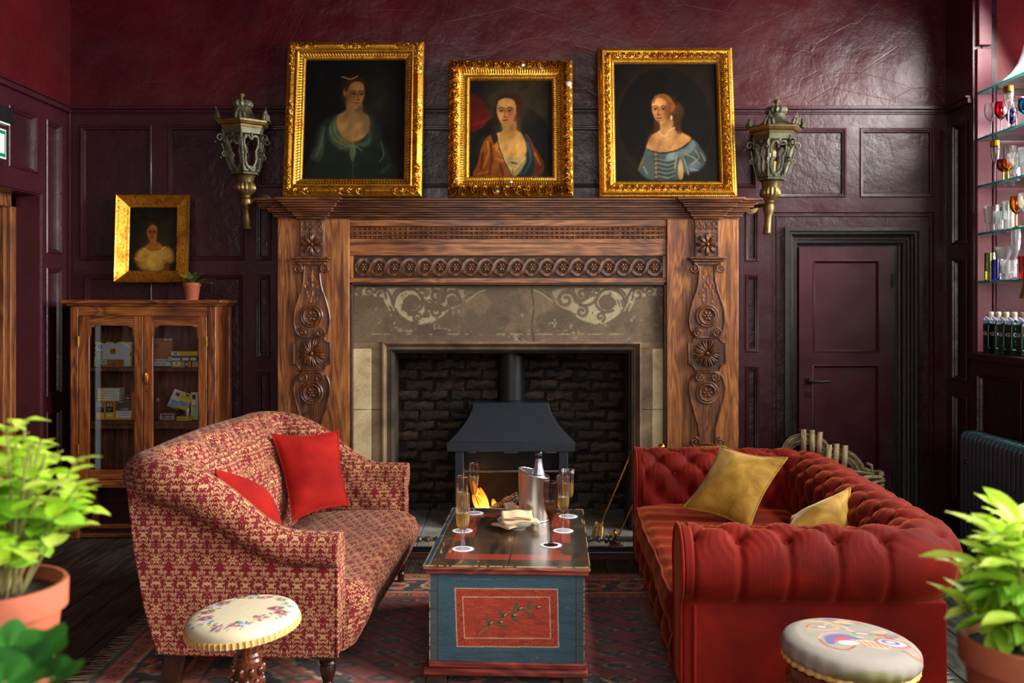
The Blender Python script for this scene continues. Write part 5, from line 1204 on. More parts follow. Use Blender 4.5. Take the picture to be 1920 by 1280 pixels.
ob('top_rail', b_(cx_(147), cx_(389), YC, YC + .03, cz_(592), cz_(574)), M['cab_x'], cb, bev=.003)
ob('bottom_rail', b_(c0 - .01, c1 + .01, YC - .012, YC + .04, cz_(914), cz_(899)), M['cab_x'], cb, bev=.004)
ob('side_panel', b_(c1 - .03, c1 - .012, YC + .05, cyb - .04, cz_(905), cz_(574)), M['cab'], cb); ob('side_panel', b_(c0 + .012, c0 + .03, YC + .05, cyb - .04, cz_(905), cz_(574)), M['cab'], cb)
for xx in (c0, c1 - .045):
    ob('rear_stile', b_(xx, xx + .045, cyb - .05, cyb, .0, cz_(574)), M['cab'], cb, bev=.004)
    ob('side_rail', b_(xx + .004, xx + .04, YC + .05, cyb - .05, cz_(592), cz_(574)), M['cab'], cb); ob('side_rail', b_(xx + .004, xx + .04, YC + .05, cyb - .05, cz_(912), cz_(893)), M['cab'], cb)
nb = 7; bw_ = (c1 - c0 - .06) / nb
for k in range(nb): ob('back_plank', b_(c0 + .03 + k * bw_ + .0015, c0 + .03 + (k + 1) * bw_ - .0015, cyb - .022, cyb - .008, cz_(908), cz_(574)), M['cab_in'], cb)
sh1, sh2 = cz_(690, 6.5), cz_(790, 6.5)
for z_ in (sh1, sh2): ob('shelf', b_(c0 + .03, c1 - .03, YC + .04, cyb - .022, z_ - .022, z_), M['cab_in'], cb, bev=.002)
ob('cabinet_floor', b_(c0 + .02, c1 - .02, YC + .03, cyb - .02, cz_(899), cz_(899) + .02), M['cab_in'], cb)
ob('shelf_batten', b_(c0 + .05, c1 - .05, YC + .045, YC + .06, sh2 - .05, sh2 - .024), M['cab_in'], cb)
def cdoor(px0, px1, gx0, gx1, hinge_left):
    dr = MB(); y0, y1 = YC - .006, YC + .018
    x0, x1, a, c = cx_(px0), cx_(px1), cx_(gx0), cx_(gx1); zt_, zb_, gt, gb = cz_(592.5), cz_(898), cz_(610), cz_(880)
    # inner outline with stepped shoulders at the top corners
    top = [(a, cz_(632)), (a + .008, cz_(626)), (a + .008, gt - .012), (a + .028, gt - .012), (a + .04, gt), (c - .04, gt), (c - .028, gt - .012), (c - .008, gt - .012), (c - .008, cz_(626)), (c, cz_(632))]
    d = ob('door', b_(x0, a, y0, y1, zb_, zt_), M['cab'], cb, bev=.003)
    ob('door_stile', b_(c, x1, y0, y1, zb_, zt_), M['cab'], d, bev=.003)
    ob('door_rail', MB().prism([(a, zt_), (a, cz_(632))] + top[1:-1] + [(c, cz_(632)), (c, zt_)], y0, y1), M['cab_x'], d); ob('door_rail', b_(a, c, y0, y1, zb_, gb), M['cab_x'], d, bev=.003)
    ob('glass_pane', b_(a - .004, c + .004, YC + .004, YC + .007, gb - .004, gt + .004), M['pane'], d)
    hx_ = x0 if hinge_left else x1
    for zz in (cz_(640), cz_(842)): ob('brass_hinge', MB().tube([(hx_, y0 - .002, zz - .035), (hx_, y0 - .002, zz + .035)], .006, 8), M['brass'], d)
    return d
cdoor(148, 268.5, 168, 252, True); dR = cdoor(269.5, 388, 287, 372, False)
es = MB(); ex = cx_(276); es.prism(catmull([(ex - .008, cz_(718)), (ex - .016, cz_(710)), (ex - .010, cz_(702)), (ex - .012, cz_(697)), (ex, cz_(692)), (ex + .012, cz_(697)), (ex + .010, cz_(702)), (ex + .016, cz_(710)), (ex + .008, cz_(718)), (ex, cz_(721))], 4), YC - .013, YC - .006)
es.tube([(ex, YC - .022, cz_(699)), (ex, YC - .024, cz_(708)), (ex, YC - .018, cz_(716))], [.005, .007, .005], 8); ob('brass_escutcheon', es, M['brass'], dR)
ob('keyhole', MB().sphere((ex, YC - .007, cz_(733)), (.004, .002, .009), 8, 6), M['soot'], dR)
for xx in (c0, cx_(389)): ob('leg', b_(xx, xx + .055, YC, YC + .055, 0, cz_(914)), M['cab'], cb, bev=.004)
for y_ in (987, 1004): ob('stretcher', b_(c0 + .05, c1 - .05, YC + .01, YC + .035, cz_(y_ + 4), cz_(y_ - 3)), M['cab_x'], cb, bev=.003)
ob('side_stretcher', b_(c1 - .045, c1 - .015, YC + .05, cyb - .05, cz_(1002), cz_(988)), M['cab'], cb)

TXT = {}
def words(name, s, size, m, parent, loc, rot=(PI / 2, 0, 0), align='CENTER', squash=1.):
    cu = bpy.data.curves.new('t', 'FONT'); cu.body = s; cu.size = size; cu.align_x = align; cu.align_y = 'CENTER'; cu.extrude = .0003; cu.resolution_u = 2
    o = bpy.data.objects.new('t', cu); COL.objects.link(o); dg = bpy.context.evaluated_depsgraph_get(); me = bpy.data.meshes.new_from_object(o.evaluated_get(dg))
    bpy.data.objects.remove(o); n = bpy.data.objects.new(name, me); COL.objects.link(n); me.materials.clear(); me.materials.append(m); n.parent = parent
    n.location = loc; n.rotation_euler = rot; n.scale = (squash, 1, 1); return n
ink = plain('printing_ink', C(18, 18, 20), .6, 0, 0, 5, 0)
inkw = plain('white_ink', C(226, 226, 224), .6, 0, 0, 5, 0)
def card(name, label, c, px0, px1, py0, py1, d, dep, body, patches, lean=0, yaw=0, texts=(), cat='box', group=None):
    """a carton: front face px0..px1, py0..py1 at depth d; patches = (u0, u1, v0, v1, colour) printed on its front, u, v in 0..1 from the top left"""
    k = 1800 / d; w = (px1 - px0) / k; h = (py1 - py0) / k; x = ((px0 + px1) / 2 - 960) / k; z0 = H - (py1 - 565) / k
    sh_ = [q_ for q_ in (sh1, sh2) if abs(q_ - z0) < .02]; z0 = sh_[0] + .0005 if sh_ else z0 + .0085
    t = thing(name, label, cat, (x, d, z0), yaw, group); t.rotation_euler = (-lean, 0, yaw)
    ob('carton', MB().box(-w / 2, w / 2, 0, dep, 0, h), plain('card', C(*body), .5, 0, .06, 20, .05), t, world=False, bev=.0012, seg=1)
    for i, (u0, u1, v0, v1, col) in enumerate(patches):
        ob('print_patch', MB().box(-w / 2 + u0 * w, -w / 2 + u1 * w, -.0006 - i * .0002, .0, h - v1 * h, h - v0 * h), plain('patch', C(*col), .5, 0, .05, 40, 0), t, world=False)
    for s, u, v, size, m_ in texts: words('lettering', s, size * h, m_, t, (-w / 2 + u * w, -.0012 - len(patches) * .0002, h - v * h))
    return t, w, h
gy = 6.60
t, w, h = card('cigar_box', 'large pale grey cigar box with gold and black border, upper left cabinet shelf', None, 176, 245, 644, 690, 6.66, .03, (214, 186, 92),
     [(0, 1, 0, .06, (226, 190, 80)), (0.06, .95, .05, .98, (198, 202, 208)), (.05, .22, .36, .96, (120, 146, 112)), (.08, .19, .42, .9, (150, 176, 140)), (.36, .64, .28, .46, (226, 200, 120)), (.42, .58, .26, .50, (196, 160, 80)), (.44, .50, .30, .46, (90, 120, 70)), (.51, .56, .28, .46, (170, 40, 40)), (.86, .96, .7, .96, (180, 196, 214)),
      (.0, .03, .1, .2, (40, 34, 26)), (.0, .03, .3, .4, (40, 34, 26)), (.0, .03, .5, .6, (40, 34, 26)), (.97, 1, .15, .25, (40, 34, 26)), (.97, 1, .45, .55, (40, 34, 26)), (.2, .3, 0, .05, (40, 34, 26)), (.5, .6, 0, .05, (40, 34, 26))], .12)
ob('medallion', MB().prism([(-w / 2 + .15 * w + .014 * math.cos(a), h * .80 + .014 * math.sin(a)) for a in np.linspace(0, 2 * PI, 17)[:-1]], -.005, -.003), ink, t, world=False)
ob('medallion_head', MB().sphere((-w / 2 + .15 * w, -.005, h * .80), (.006, .001, .008), 8, 6), M['ceramic'], t, world=False)
ob('corner_band', MB().add([(w * .18, -.005, h), (w * .26, -.005, h), (w * .49, -.005, h * .72), (w * .49, -.005, h * .84)][:4], [(0, 1, 3, 2)]), M['paper'], t, world=False)
card('cigar_box', 'small plain wooden cigar box with a white seal in front of the grey box', None, 183, 224, 677, 691, 6.57, .06, (166, 112, 66), [(.09, .4, .0, .62, (206, 216, 208)), (.14, .36, .1, .5, (150, 170, 150)), (.47, .52, .2, .32, (190, 150, 60))], 0, -.25, [('Romeo', .78, .5, .26, ink), ('y Julieta', .8, .75, .18, ink)])
card('cigar_box', 'brown wooden cigar box standing upright with a no smoking notice, upper right shelf', None, 280, 322, 633, 686, 6.66, .03, (176, 118, 72), [(0, 1, .74, .97, (226, 228, 228)), (.62, .98, .02, .07, (224, 220, 210)), (.74, .86, .03, .06, (190, 70, 40))], .10, -.12, [('Smoking kills', .50, .80, .105, ink), ('quit now', .52, .90, .10, ink), ('O', .28, .28, .2, ink)])
card('cigar_box', 'flat yellow cigar box on top of the small stack, upper right shelf', None, 321, 370, 661, 669, 6.58, .07, (232, 196, 40), [(.0, .28, .0, 1, (214, 214, 200)), (.1, .24, .2, .8, (120, 130, 140))], 0, 0, [('MONTECRISTO', .64, .52, .5, ink)])
card('cigar_box', 'flat silver and black cigar tin between the yellow and the cardboard boxes', None, 316, 370, 669.5, 679, 6.57, .07, (70, 66, 60), [(.06, .4, .4, .86, (206, 208, 212)), (.47, .96, .35, .86, (206, 208, 212)), (.0, .12, .1, .95, (196, 180, 130)), (.7, .76, .2, .9, (60, 60, 60))])
card('cigar_box', 'tan cardboard cigar box at the bottom of the stack, upper right shelf', None, 321, 346, 679.5, 691, 6.58, .06, (186, 148, 92), [(.16, .66, .1, .72, (226, 226, 214)), (.3, .5, .25, .55, (120, 120, 110))])
card('cigar_box', 'slim dark and orange cigar packet on edge at the foot of the stack', None, 346.5, 358, 679.5, 691, 6.575, .05, (60, 66, 76), [(.6, 1, 0, 1, (226, 140, 40)), (.15, .45, .3, .7, (200, 200, 200))])
card('cigar_box', 'tan cardboard carton behind the right door stile, upper shelf', None, 360, 372, 679.5, 691, 6.585, .06, (190, 150, 92), [])
# lower left: a stack of five white packets, two picture packets, a grey one
for k in range(5):
    card('cigar_packet', ['top', 'second', 'middle', 'fourth', 'lowest'][k] + ' white and gold cigar packet of the stack of five, lower left shelf', None, 183, 224, 730 + k * 4.8, 734.4 + k * 4.8, 6.64, .09, (226, 222, 206), [(.0, .32, .1, .9, (226, 206, 130)), (.34, .95, .4, .6, (190, 196, 206))], 0, 0, [], 'box', 'white packets stacked in the cabinet')
card('cigar_packet', 'plain brown support box under the stack of white packets', None, 184, 222, 754.5, 790, 6.70, .05, (70, 44, 28), [])
card('cigar_packet', 'picture warning cigarillo packet with a blue photo, lower left shelf', None, 180, 196, 755, 789.5, 6.60, .05, (232, 162, 40), [(.08, .95, .03, .36, (110, 112, 140)), (.2, .8, .1, .3, (170, 160, 170)), (.08, .95, .36, .60, (20, 20, 22)), (.1, .95, .63, .72, (214, 196, 40)), (.15, .85, .75, .82, (226, 220, 200))], 0, 0, [('Smoking', .45, .42, .07, inkw), ('damages', .45, .5, .06, inkw)])
card('cigar_packet', 'picture warning cigarillo packet with a dark red photo, lower left shelf', None, 197.5, 213.5, 755, 789.5, 6.60, .05, (232, 162, 40), [(.08, .95, .03, .36, (110, 30, 34)), (.2, .45, .1, .28, (200, 170, 150)), (.55, .8, .1, .28, (200, 150, 140)), (.08, .95, .36, .60, (20, 20, 22)), (.1, .95, .63, .72, (214, 196, 40)), (.15, .85, .75, .82, (226, 220, 200))], 0, 0, [('Smoking', .45, .42, .07, inkw), ('kills', .45, .5, .06, inkw)])
card('cigar_packet', 'grey and orange cigar packet tilted back on the lower left shelf', None, 214, 247, 754, 789, 6.60, .04, (236, 150, 40), [(.02, .98, .0, .48, (72, 74, 82)), (.08, .94, .54, .90, (206, 220, 230)), (.1, .35, .0, .05, (190, 214, 200)), (.02, .98, .47, .5, (60, 62, 70))], .35, 0, [('COHIBA', .5, .42, .12, inkw), ('Smoking kills', .5, .63, .115, ink), ('- quit now', .5, .76, .115, ink), ('C', .5, .2, .2, ink)])
card('cigar_box', 'brown wooden cigar box with a black oval behind the grey packet', None, 226, 250, 743, 790, 6.68, .03, (120, 76, 48), [(.3, .7, .04, .2, (24, 20, 20)), (.4, .6, .1, .14, (220, 220, 214))], .12)
card('cigar_box', 'orange edged cigar box by the centre of the cabinet, lower left shelf', None, 246, 256, 738, 791, 6.58, .08, (196, 96, 34), [])
# lower right
card('cigar_tube_box', 'white cigar packet with a red oval leaning, lower right shelf', None, 312, 332, 731, 767, 6.62, .03, (226, 222, 208), [(.0, 1, .55, .92, (150, 176, 206)), (.3, .7, .14, .34, (150, 30, 34)), (0, 1, .92, 1, (70, 130, 50)), (.6, 1, 0, .05, (220, 190, 70))], .4, .0, [('Smoking', .5, .63, .09, ink), ('kills -', .5, .73, .09, ink), ('quit now', .5, .83, .09, ink)])[0].rotation_euler = (-.35, .32, 0)
t = card('cigar_tube_box', 'yellow cigar packet leaning beside the white one, lower right shelf', None, 330, 350, 737, 769, 6.59, .03, (236, 196, 30), [(.02, .95, .52, .86, (150, 170, 190)), (.35, .7, .08, .2, (80, 60, 20))], .4, 0, [('MONTECRISTO', .5, .30, .10, ink), ('Smoking kills', .48, .63, .09, ink), ('quit now', .48, .75, .09, ink), ('MONTECRISTO', .5, .93, .08, ink)])[0]; t.rotation_euler = (-.35, .32, 0)
card('cigar_packet', 'cream packet with a black oval and green seal by the right door stile', None, 358, 371, 738, 789, 6.6, .05, (226, 212, 186), [(.2, .66, .08, .25, (24, 20, 20)), (.2, .75, .46, .96, (140, 170, 130)), (.3, .62, .52, .9, (180, 200, 170))])
card('cigar_box', 'small yellow carton lying at the front of the lower right shelf', None, 329, 353, 784, 791.5, 6.54, .08, (236, 196, 30), [], 0, -.3, [('MONTECRISTO', .5, .5, .42, ink)])
card('cigar_bundle', 'clear wrapped bundle of dark cigars with a maroon label, lower right shelf', None, 296, 330, 771, 787, 6.56, .05, (84, 60, 48), [(.14, .86, .25, .88, (220, 216, 206)), (.17, .83, .31, .82, (110, 26, 34))], 0, 0, [('LA CUBANA', .5, .6, .3, inkw)])
card('cigar_box', 'brown cigar box turned aside at the left of the lower right shelf', None, 287, 298, 744, 786, 6.66, .06, (120, 72, 44), [(.2, .9, .1, .16, (220, 214, 200)), (.2, .9, .2, .24, (220, 214, 200))], .1, -.5)
t = tag(ob('cigar_tube', MB().lathe([(.028, 0), (.03, .01), (.03, .14), (.026, .15)], 20, P(352, 790, 6.64)), M['steel']), 'silver cylindrical cigar tube behind the yellow packet', 'tube')

# little potted plant on the cabinet
pc = P(359.5, 562, 6.62); t = thing('potted_plant', 'small leafy plant in a terracotta pot on the corner of the cabinet top', 'plant', (pc[0], pc[1], cz_(562)))
zc_ = cz_(562); rr = 1 / 272
ob('pot', MB().lathe([(12 * rr, 0), (15.2 * rr, 25 * rr), (17 * rr, 25.2 * rr), (17.3 * rr, 32 * rr), (15.5 * rr, 32 * rr), (14 * rr, 28 * rr), (0, 28 * rr)], 28, (pc[0], pc[1], zc_)), M['terracotta'], t)
ob('soil', MB().lathe([(14.5 * rr, 28 * rr), (0, 29 * rr)], 16, (pc[0], pc[1], zc_)), M['soil'], t)
def leaf_mesh(L, W, droop, fold=.15, n=7, tip=1.):
    mb = MB()
    def f(u, v):
        s_ = v * 2 - 1; wv = W * (math.sin(PI * min(1, u * .93 + .03)) ** .75) * (1 - .25 * u) if tip else W * math.sin(PI * u) ** .5
        return (s_ * wv, L * u, -droop * u * u + fold * abs(s_) * wv * 1.2 + .03 * L * math.sin(u * 9 + s_ * 2) * abs(s_))
    return mb.grid(f, n, 4)
lp = None
for i, (a, el, L) in enumerate(((3.3, .45, .10), (2.9, .95, .09), (2.2, 1.1, .075), (1.5, 1.2, .08), (.9, 1.05, .085), (.25, .55, .11), (-.2, .35, .11), (5.2, .8, .07), (4.2, .7, .08), (4.7, 1.3, .07), (.6, .7, .09), (3.6, 1.2, .06), (2.5, .7, .08))):
    R_ = Euler((el, 0, a - PI / 2)); L *= 1.4
    if lp is None: lp = ob('leaf', leaf_mesh(.1, .022, .03), M['leaf_small'], t, smooth=180, world=False); o = lp
    else: o = share(lp, 'leaf', t)
    o.location = Vector((0, 0, 28 * rr)); o.rotation_euler = R_; o.scale = (L / .1,) * 3
# ------------------------------------------------------------------ rug
rx, ry0, ry1 = 1.78, 2.3, 5.62
rug = thing('persian_rug', 'dark red and navy patterned wool rug under the sofas and chest', 'rug', (0, 4, 0))
g = MB().grid(lambda u, v: (-rx + 2 * rx * u, ry0 + (ry1 - ry0) * v, .009), 330, 320)
o = ob('pile', g, M['rugpile'], rug, smooth=0); c = coords(o); X, Y = c[:, 0], c[:, 1]; Y = Y + 0
Xo = X + .012 * np.sin(Y * 3); Yo = Y + .010 * np.sin(X * 4 + 1)
eu = rx - np.abs(Xo); ev = np.minimum(Yo - ry0, ry1 - Yo); e = np.minimum(eu, ev)
rust, navy, cream, brick_ = np.array((206, 80, 30.)), np.array((30, 26, 38.)), np.array((216, 184, 128.)), np.array((150, 44, 24.))
p = Paint(Xo, Yo, brick_); n = fbm(Xo * 22, Yo * 22, 3, 3); n2 = fbm(Xo * 60, Yo * 60, 2, 5)
def lat(px_, py_, sx_, sy_, ox=0, oy=0): return rep(px_ + ox, sx_) * sx_, rep(py_ + oy, sy_) * sy_
# field: lozenge medallions with hooked outlines
du, dv = lat(Xo, Yo - 4.0, 1.1, 1.3); lz = np.abs(du) / .46 + np.abs(dv) / .6 + .05 * np.abs(rep(du * 1, .06)) * 2
p.mix(navy, lz < .95); p.mix(cream, (np.abs(lz - .95) < .022)); p.mix(rust, (lz < .72)); p.mix(cream, np.abs(lz - .72) < .02); p.mix(navy, lz < .36); p.mix(cream * .8, np.abs(lz - .36) < .025); p.mix(rust, lz < .16)
a_, b_2 = lat(Xo, Yo, .17, .15, .05); ln = np.hypot(a_ / .055, b_2 / .032); p.mix(navy, (ln < 1) * .9); p.mix((150, 110, 60), ((ln < .5)) * .7); p.mix(cream * .75, (np.abs(ln - 1) < .12) * (vnoise(Xo * 9, Yo * 9, 3) > .55))
a_, b_2 = lat(Xo + Yo, Xo - Yo, .21, .19); p.mix(navy, (np.abs(np.abs(a_) - .04) < .009) * .8); 
# borders
for (e0, e1, col) in ((0, .03, navy), (.03, .12, rust), (.12, .14, cream), (.14, .36, navy * 1.0), (.36, .38, cream), (.38, .46, rust), (.46, .475, navy)): p.mix(col, (e >= e0) & (e < e1))
t_ = np.where(eu < ev, Yo, Xo); a_ = rep(t_, .22) * .22; rr_ = e - .25; fl = np.hypot(a_ / .07, rr_ / .055); inb = (e > .14) & (e < .36)
p.mix(rust, (fl < 1) & inb); p.mix(cream, (np.abs(fl - 1) < .13) & inb); p.mix(navy, (fl < .45) & inb); p.mix(rust, inb & (np.abs(rr_ - .07 * np.sign(np.sin(t_ * 2 * PI / .11))) < .018))
for c0_ in (.075, .42): a_ = rep(t_, .08) * .08; p.mix(navy, (np.hypot(a_, e - c0_) < .022)); p.mix(cream, (np.hypot(a_, e - c0_) < .009))
# whole pile mottled darker and paler at random
p.mix((60, 30, 22), sstep(.52, .7, n) * .45); p.c *= (.72 + .5 * n2[:, None]); p.mix((120, 90, 60), (n2 > .66) * .2)
paint(o, p.c)
fr = MB()
for s_ in (-1, 1):
    y = ry0
    while y < ry1:
        L = random.uniform(.06, .11); d = random.uniform(-.025, .025)
        fr.add([(s_ * rx, y, .007), (s_ * rx, y + .005, .007), (s_ * (rx + L), y + .004 + d, .004), (s_ * (rx + L), y + d, .004)], [(0, 1, 2, 3)] if s_ > 0 else [(3, 2, 1, 0)]); y += .0085
ob('fringe', fr, plain('rug_fringe', C(178, 164, 136), .9, 0, .3, 30, 0), rug, kind='stuff')

# ------------------------------------------------------------------ floral sofa (local: x grows to the front, y away from the camera)
SL = 1.78
sofa = thing('floral_sofa', 'burgundy and cream floral sofa with rolled arms left of the chest', 'sofa', (-.705, 3.80, .0095), math.radians(-3.2))
J = M['jacquard']
def arm_path(y):      # centre of the roll from the front of an arm back to the corner
    return [(.012, y, .592), (-.06, y, .594), (-.15, y, .596), (-.24, y, .612), (-.33, y, .655), (-.43, y, .725), (-.53, y, .79), (-.63, y, .835), (-.72, y, .858)]
a1 = arm_path(.062); a2 = arm_path(SL - .062)
cor = [(-.80, .12, .868), (-.845, .20, .868)]; cor2 = [(-.845, SL - .20, .868), (-.80, SL - .12, .868)]
bk = [(-.855, .35, .866), (-.86, .6, .872), (-.86, .9, .876), (-.86, SL - .6, .872), (-.855, SL - .35, .866)]
path = catmull(a1 + cor + bk + cor2 + list(reversed(a2)), 5, False); n = len(path)
rad = []
for x, y, z in path: rad.append(.072 + .022 * sstep(.6, .86, np.array(z)) )
roll = MB().tube(path, [float(r_) for r_ in rad], 20)
ob('rolled_arm_and_back', roll, J, sofa, world=False, boxuv=True, smooth=60)
for y0, y1 in ((.034, .15), (SL - .15, SL - .034)):
    top = [(x, z + .01) for x, y, z in catmull(arm_path(0), 4, False)]
    poly = [(.0, .16)] + top + [(-.80, .87), (-.86, .84), (-.835, .6), (-.79, .35), (-.735, .16)]
    ob('arm_panel', MB().prism(poly, y0, y1), J, sofa, world=False, boxuv=True, bev=.008, smooth=30)
    fp_ = [(.004, .17), (.004, .54)]
    for yy in (y0 + .004, y1 - .004): ob('welt', MB().tube([(.004, yy, .17), (.004, yy, .4), (.004, yy, .585)], .007, 8), J, sofa, world=False, boxuv=True)
ob('outer_back', MB().prism([(-.735, .16), (-.79, .35), (-.86, .84), (-.74, .88), (-.66, .6), (-.6, .3), (-.6, .16)], .10, SL - .10), J, sofa, world=False, boxuv=True, smooth=40)
nbx = 6; bt = []
ya, yb_ = .14, SL - .14
def tuft(a, b):      # 0 at the buttons and along the folds, 1 on the puffs
    m1 = (a + b) % 2; m2 = (a - b) % 2; return math.sin(PI * m1 / 2) * math.sin(PI * m2 / 2)
BK = catmull([(-.585, .36), (-.60, .50), (-.635, .68), (-.69, .82), (-.75, .915), (-.81, .955), (-.88, .935)], 4, False)
def inback(u, v):
    y = ya + u * (yb_ - ya); s_ = v * (len(BK) - 1); i = min(int(s_), len(BK) - 2); f_ = s_ - i
    x = BK[i][0] * (1 - f_) + BK[i + 1][0] * f_; z = BK[i][1] * (1 - f_) + BK[i + 1][1] * f_; tx, tz = BK[i + 1][0] - BK[i][0], BK[i + 1][1] - BK[i][1]; L = math.hypot(tx, tz); nx_, nz_ = tz / L, -tx / L
    a = u * 8; b = v * 4.1 + .1
    if b < 3: tu = max(0, tuft(a, b)) ** .5; da = min(math.hypot(a - i_, (b - j_)) for i_ in range(int(a) - 1, int(a) + 3) for j_ in range(int(b) - 1, min(int(b) + 3, 4)) if (i_ + j_) % 2 == 0)
    else: m1 = (a + 1) % 2; tu = 1 - math.exp(-(min(m1, 2 - m1) / .2) ** 2) * math.exp(-(b - 3) * 1.5); da = math.hypot(min(m1, 2 - m1), b - 3); tu = tu * (1 - math.exp(-(b - 3) * 3)) + max(0, tuft(a, 3)) ** .5 * math.exp(-(b - 3) * 3)
    en = float(sstep(0, .05, np.array(u)) * sstep(0, .05, np.array(1 - u)))
    d_ = (.030 * tu - .030 - .045 * math.exp(-(da / .2) ** 2)) * en * (1 - float(sstep(.85, 1., np.array(v)))) + .012 * en - .035 * (1 - en) + .03 * math.sin(PI * min(1, v * 1.2)) * en
    return (x + nx_ * d_, y, z + nz_ * d_)
ob('tufted_back', MB().grid(inback, 128, 56), J, sofa, world=False, boxuv=True, smooth=180)
def inarm(s_):
    def f(u, v):
        y = (.15 if s_ < 0 else SL - .15); x = -.60 + .58 * u; zt_ = np.interp(x, [-.72, -.53, -.33, -.15, 0], [.85, .79, .65, .59, .59]); z = .34 + (zt_ - .34) * v
        a = u * 4; b = v * 2.2 + .6; tu = max(0, tuft(a, b)) ** .5
        return (x, y - s_ * (.0 + .03 * math.sin(PI * v) * math.sin(PI * u) ** .4 + .022 * tu * math.sin(PI * u) ** .5), z)
    return f
ob('inner_arm', MB().grid(inarm(-1), 24, 20), J, sofa, world=False, boxuv=True, smooth=180); ob('inner_arm', MB().grid(inarm(1), 24, 20), J, sofa, world=False, boxuv=True, smooth=180)
def seat(u, v):
    pts = [(-.60, .36), (-.45, .405), (-.25, .422), (-.08, .425), (.03, .415), (.085, .385), (.105, .34), (.098, .29), (.075, .24), (.05, .19), (.03, .155), (-.02, .150), (-.1, .15)]
    s_ = u * (len(pts) - 1); i = min(int(s_), len(pts) - 2); f = s_ - i; x = pts[i][0] * (1 - f) + pts[i + 1][0] * f; z = pts[i][1] * (1 - f) + pts[i + 1][1] * f
    y = .15 + v * (SL - .30); ed = min(v, 1 - v); k = float(sstep(-.03, .07, np.array(ed)))
    if x > 0: x = x * (.12 + .88 * k)
    z -= .02 * (1 - float(sstep(0, .06, np.array(ed)))) * (1 if z > .3 else 0); z += .006 * math.sin(y * 9) * (1 if z > .38 else 0); x += .004 * math.sin(y * 31) * (1 if z < .3 else 0)
    return (x, y, z)
sm_ = MB().grid(seat, 48, 60); sm_.f.append(tuple(i * 61 for i in range(49))); sm_.f.append(tuple(i * 61 + 60 for i in reversed(range(49))))
ob('seat', sm_, J, sofa, world=False, boxuv=True, smooth=60)
def turned_leg(x, y, h=.165, s=1.): return MB().lathe([(.018, 0), (.019, .03), (.024, .045), (.020, .055), (.027, .075), (.034, .11), (.030, .125), (.036, .132), (.030, .14), (.036, .15), (.036, h)], 18, (x, y, 0))
for x, y in ((-.045, .085), (-.02, SL - .12)): ob('leg', turned_leg(x, y), M['darkleg'], sofa, world=False)
for y in (.10, SL - .10): ob('rear_leg', MB().add([(-.74, y - .035, 0), (-.67, y - .035, 0), (-.67, y + .035, 0), (-.74, y + .035, 0), (-.72, y - .04, .165), (-.62, y - .04, .165), (-.62, y + .04, .165), (-.72, y + .04, .165)], [(3, 2, 1, 0), (4, 5, 6, 7), (0, 1, 5, 4), (1, 2, 6, 5), (2, 3, 7, 6), (3, 0, 4, 7)]), M['darkleg'], sofa, world=False, bev=.008)
nl = MB()
for k in range(9): nl.sphere((-.004 - k * .011, .031, .167), (.0048, .004, .0048), 7, 5)
for k in range(6): nl.sphere((-.735 + k * .011, .031, .167), (.0048, .004, .0048), 7, 5)
ob('nailheads', nl, M['iron'], sofa, world=False, kind='stuff')
bm_ = MB().sphere((0, 0, 0), (.010, .016, .016), 10, 7); b0 = None
for i in range(0, 10):
    for j in range(0, 4):
        if (i + j) % 2 == 0:
            u = i / 8; v = (j - .1) / 4.1
            if not (.02 < u < .98 and .1 < v < .95): continue
            q3 = inback(u, v)
            if b0 is None: b0 = ob('button', bm_, J, sofa, world=False, boxuv=True); b0.location = (q3[0] + .006, q3[1], q3[2])
            else: share(b0, 'button', sofa, (q3[0] + .006, q3[1], q3[2]))

# ------------------------------------------------------------------ chesterfield (local: x grows to the back, y away from the camera)
ch = thing('chesterfield_sofa', 'deep buttoned rust red velvet chesterfield sofa right of the chest', 'sofa', (.695, 3.70, .0095), math.radians(-2.4))
V = M['red_velvet']; xi, ya, yz = .84, .29, 2.00; xf_ = .0
# inner line of the roll, sampled evenly, with outward normals
line = []; R0 = .07
def seg(a, b, n): return [(a[0] + (b[0] - a[0]) * k / n, a[1] + (b[1] - a[1]) * k / n) for k in range(n)]
def arc(cx, cy, r_, a0, a1, n): return [(cx + r_ * math.cos(a0 + (a1 - a0) * k / n), cy + r_ * math.sin(a0 + (a1 - a0) * k / n)) for k in range(n)]
line += [(p_, (0, -1)) for p_ in seg((xf_, ya), (xi - R0, ya), 90)]
line += [(p_, ((p_[0] - (xi - R0)) / R0, (p_[1] - (ya + R0)) / R0)) for p_ in arc(xi - R0, ya + R0, R0, -PI / 2, 0, 26)]
line += [(p_, (1, 0)) for p_ in seg((xi, ya + R0), (xi, yz - R0), 180)]
line += [(p_, ((p_[0] - (xi - R0)) / R0, (p_[1] - (yz - R0)) / R0)) for p_ in arc(xi - R0, yz - R0, R0, 0, PI / 2, 26)]
line += [(p_, (0, 1)) for p_ in seg((xi - R0, yz), (xf_, yz), 90)] + [((xf_, yz), (0, 1))]
mid = [(p_[0] + .1 * nn_[0], p_[1] + .1 * nn_[1]) for p_, nn_ in line]; sl = [0]
for a, b in zip(mid[:-1], mid[1:]): sl.append(sl[-1] + math.hypot(a[0] - b[0], a[1] - b[1]))
RC, ZCR, RR = .150, .548, .150
prof = [(-.015, .30), (-.005, .36), (.0, .42), (.0, .48)] + [(RC - RR * math.cos(a), ZCR + RR * math.sin(a)) for a in np.linspace(.15, PI + 1.15, 34)] + [(RC + .06, .43)]
prof = catmull(prof, 2, False); pl_ = [0]
for a, b in zip(prof[:-1], prof[1:]): pl_.append(pl_[-1] + math.hypot(a[0] - b[0], a[1] - b[1]))
ws, wt = sl[-1] / round(sl[-1] / .094), .104
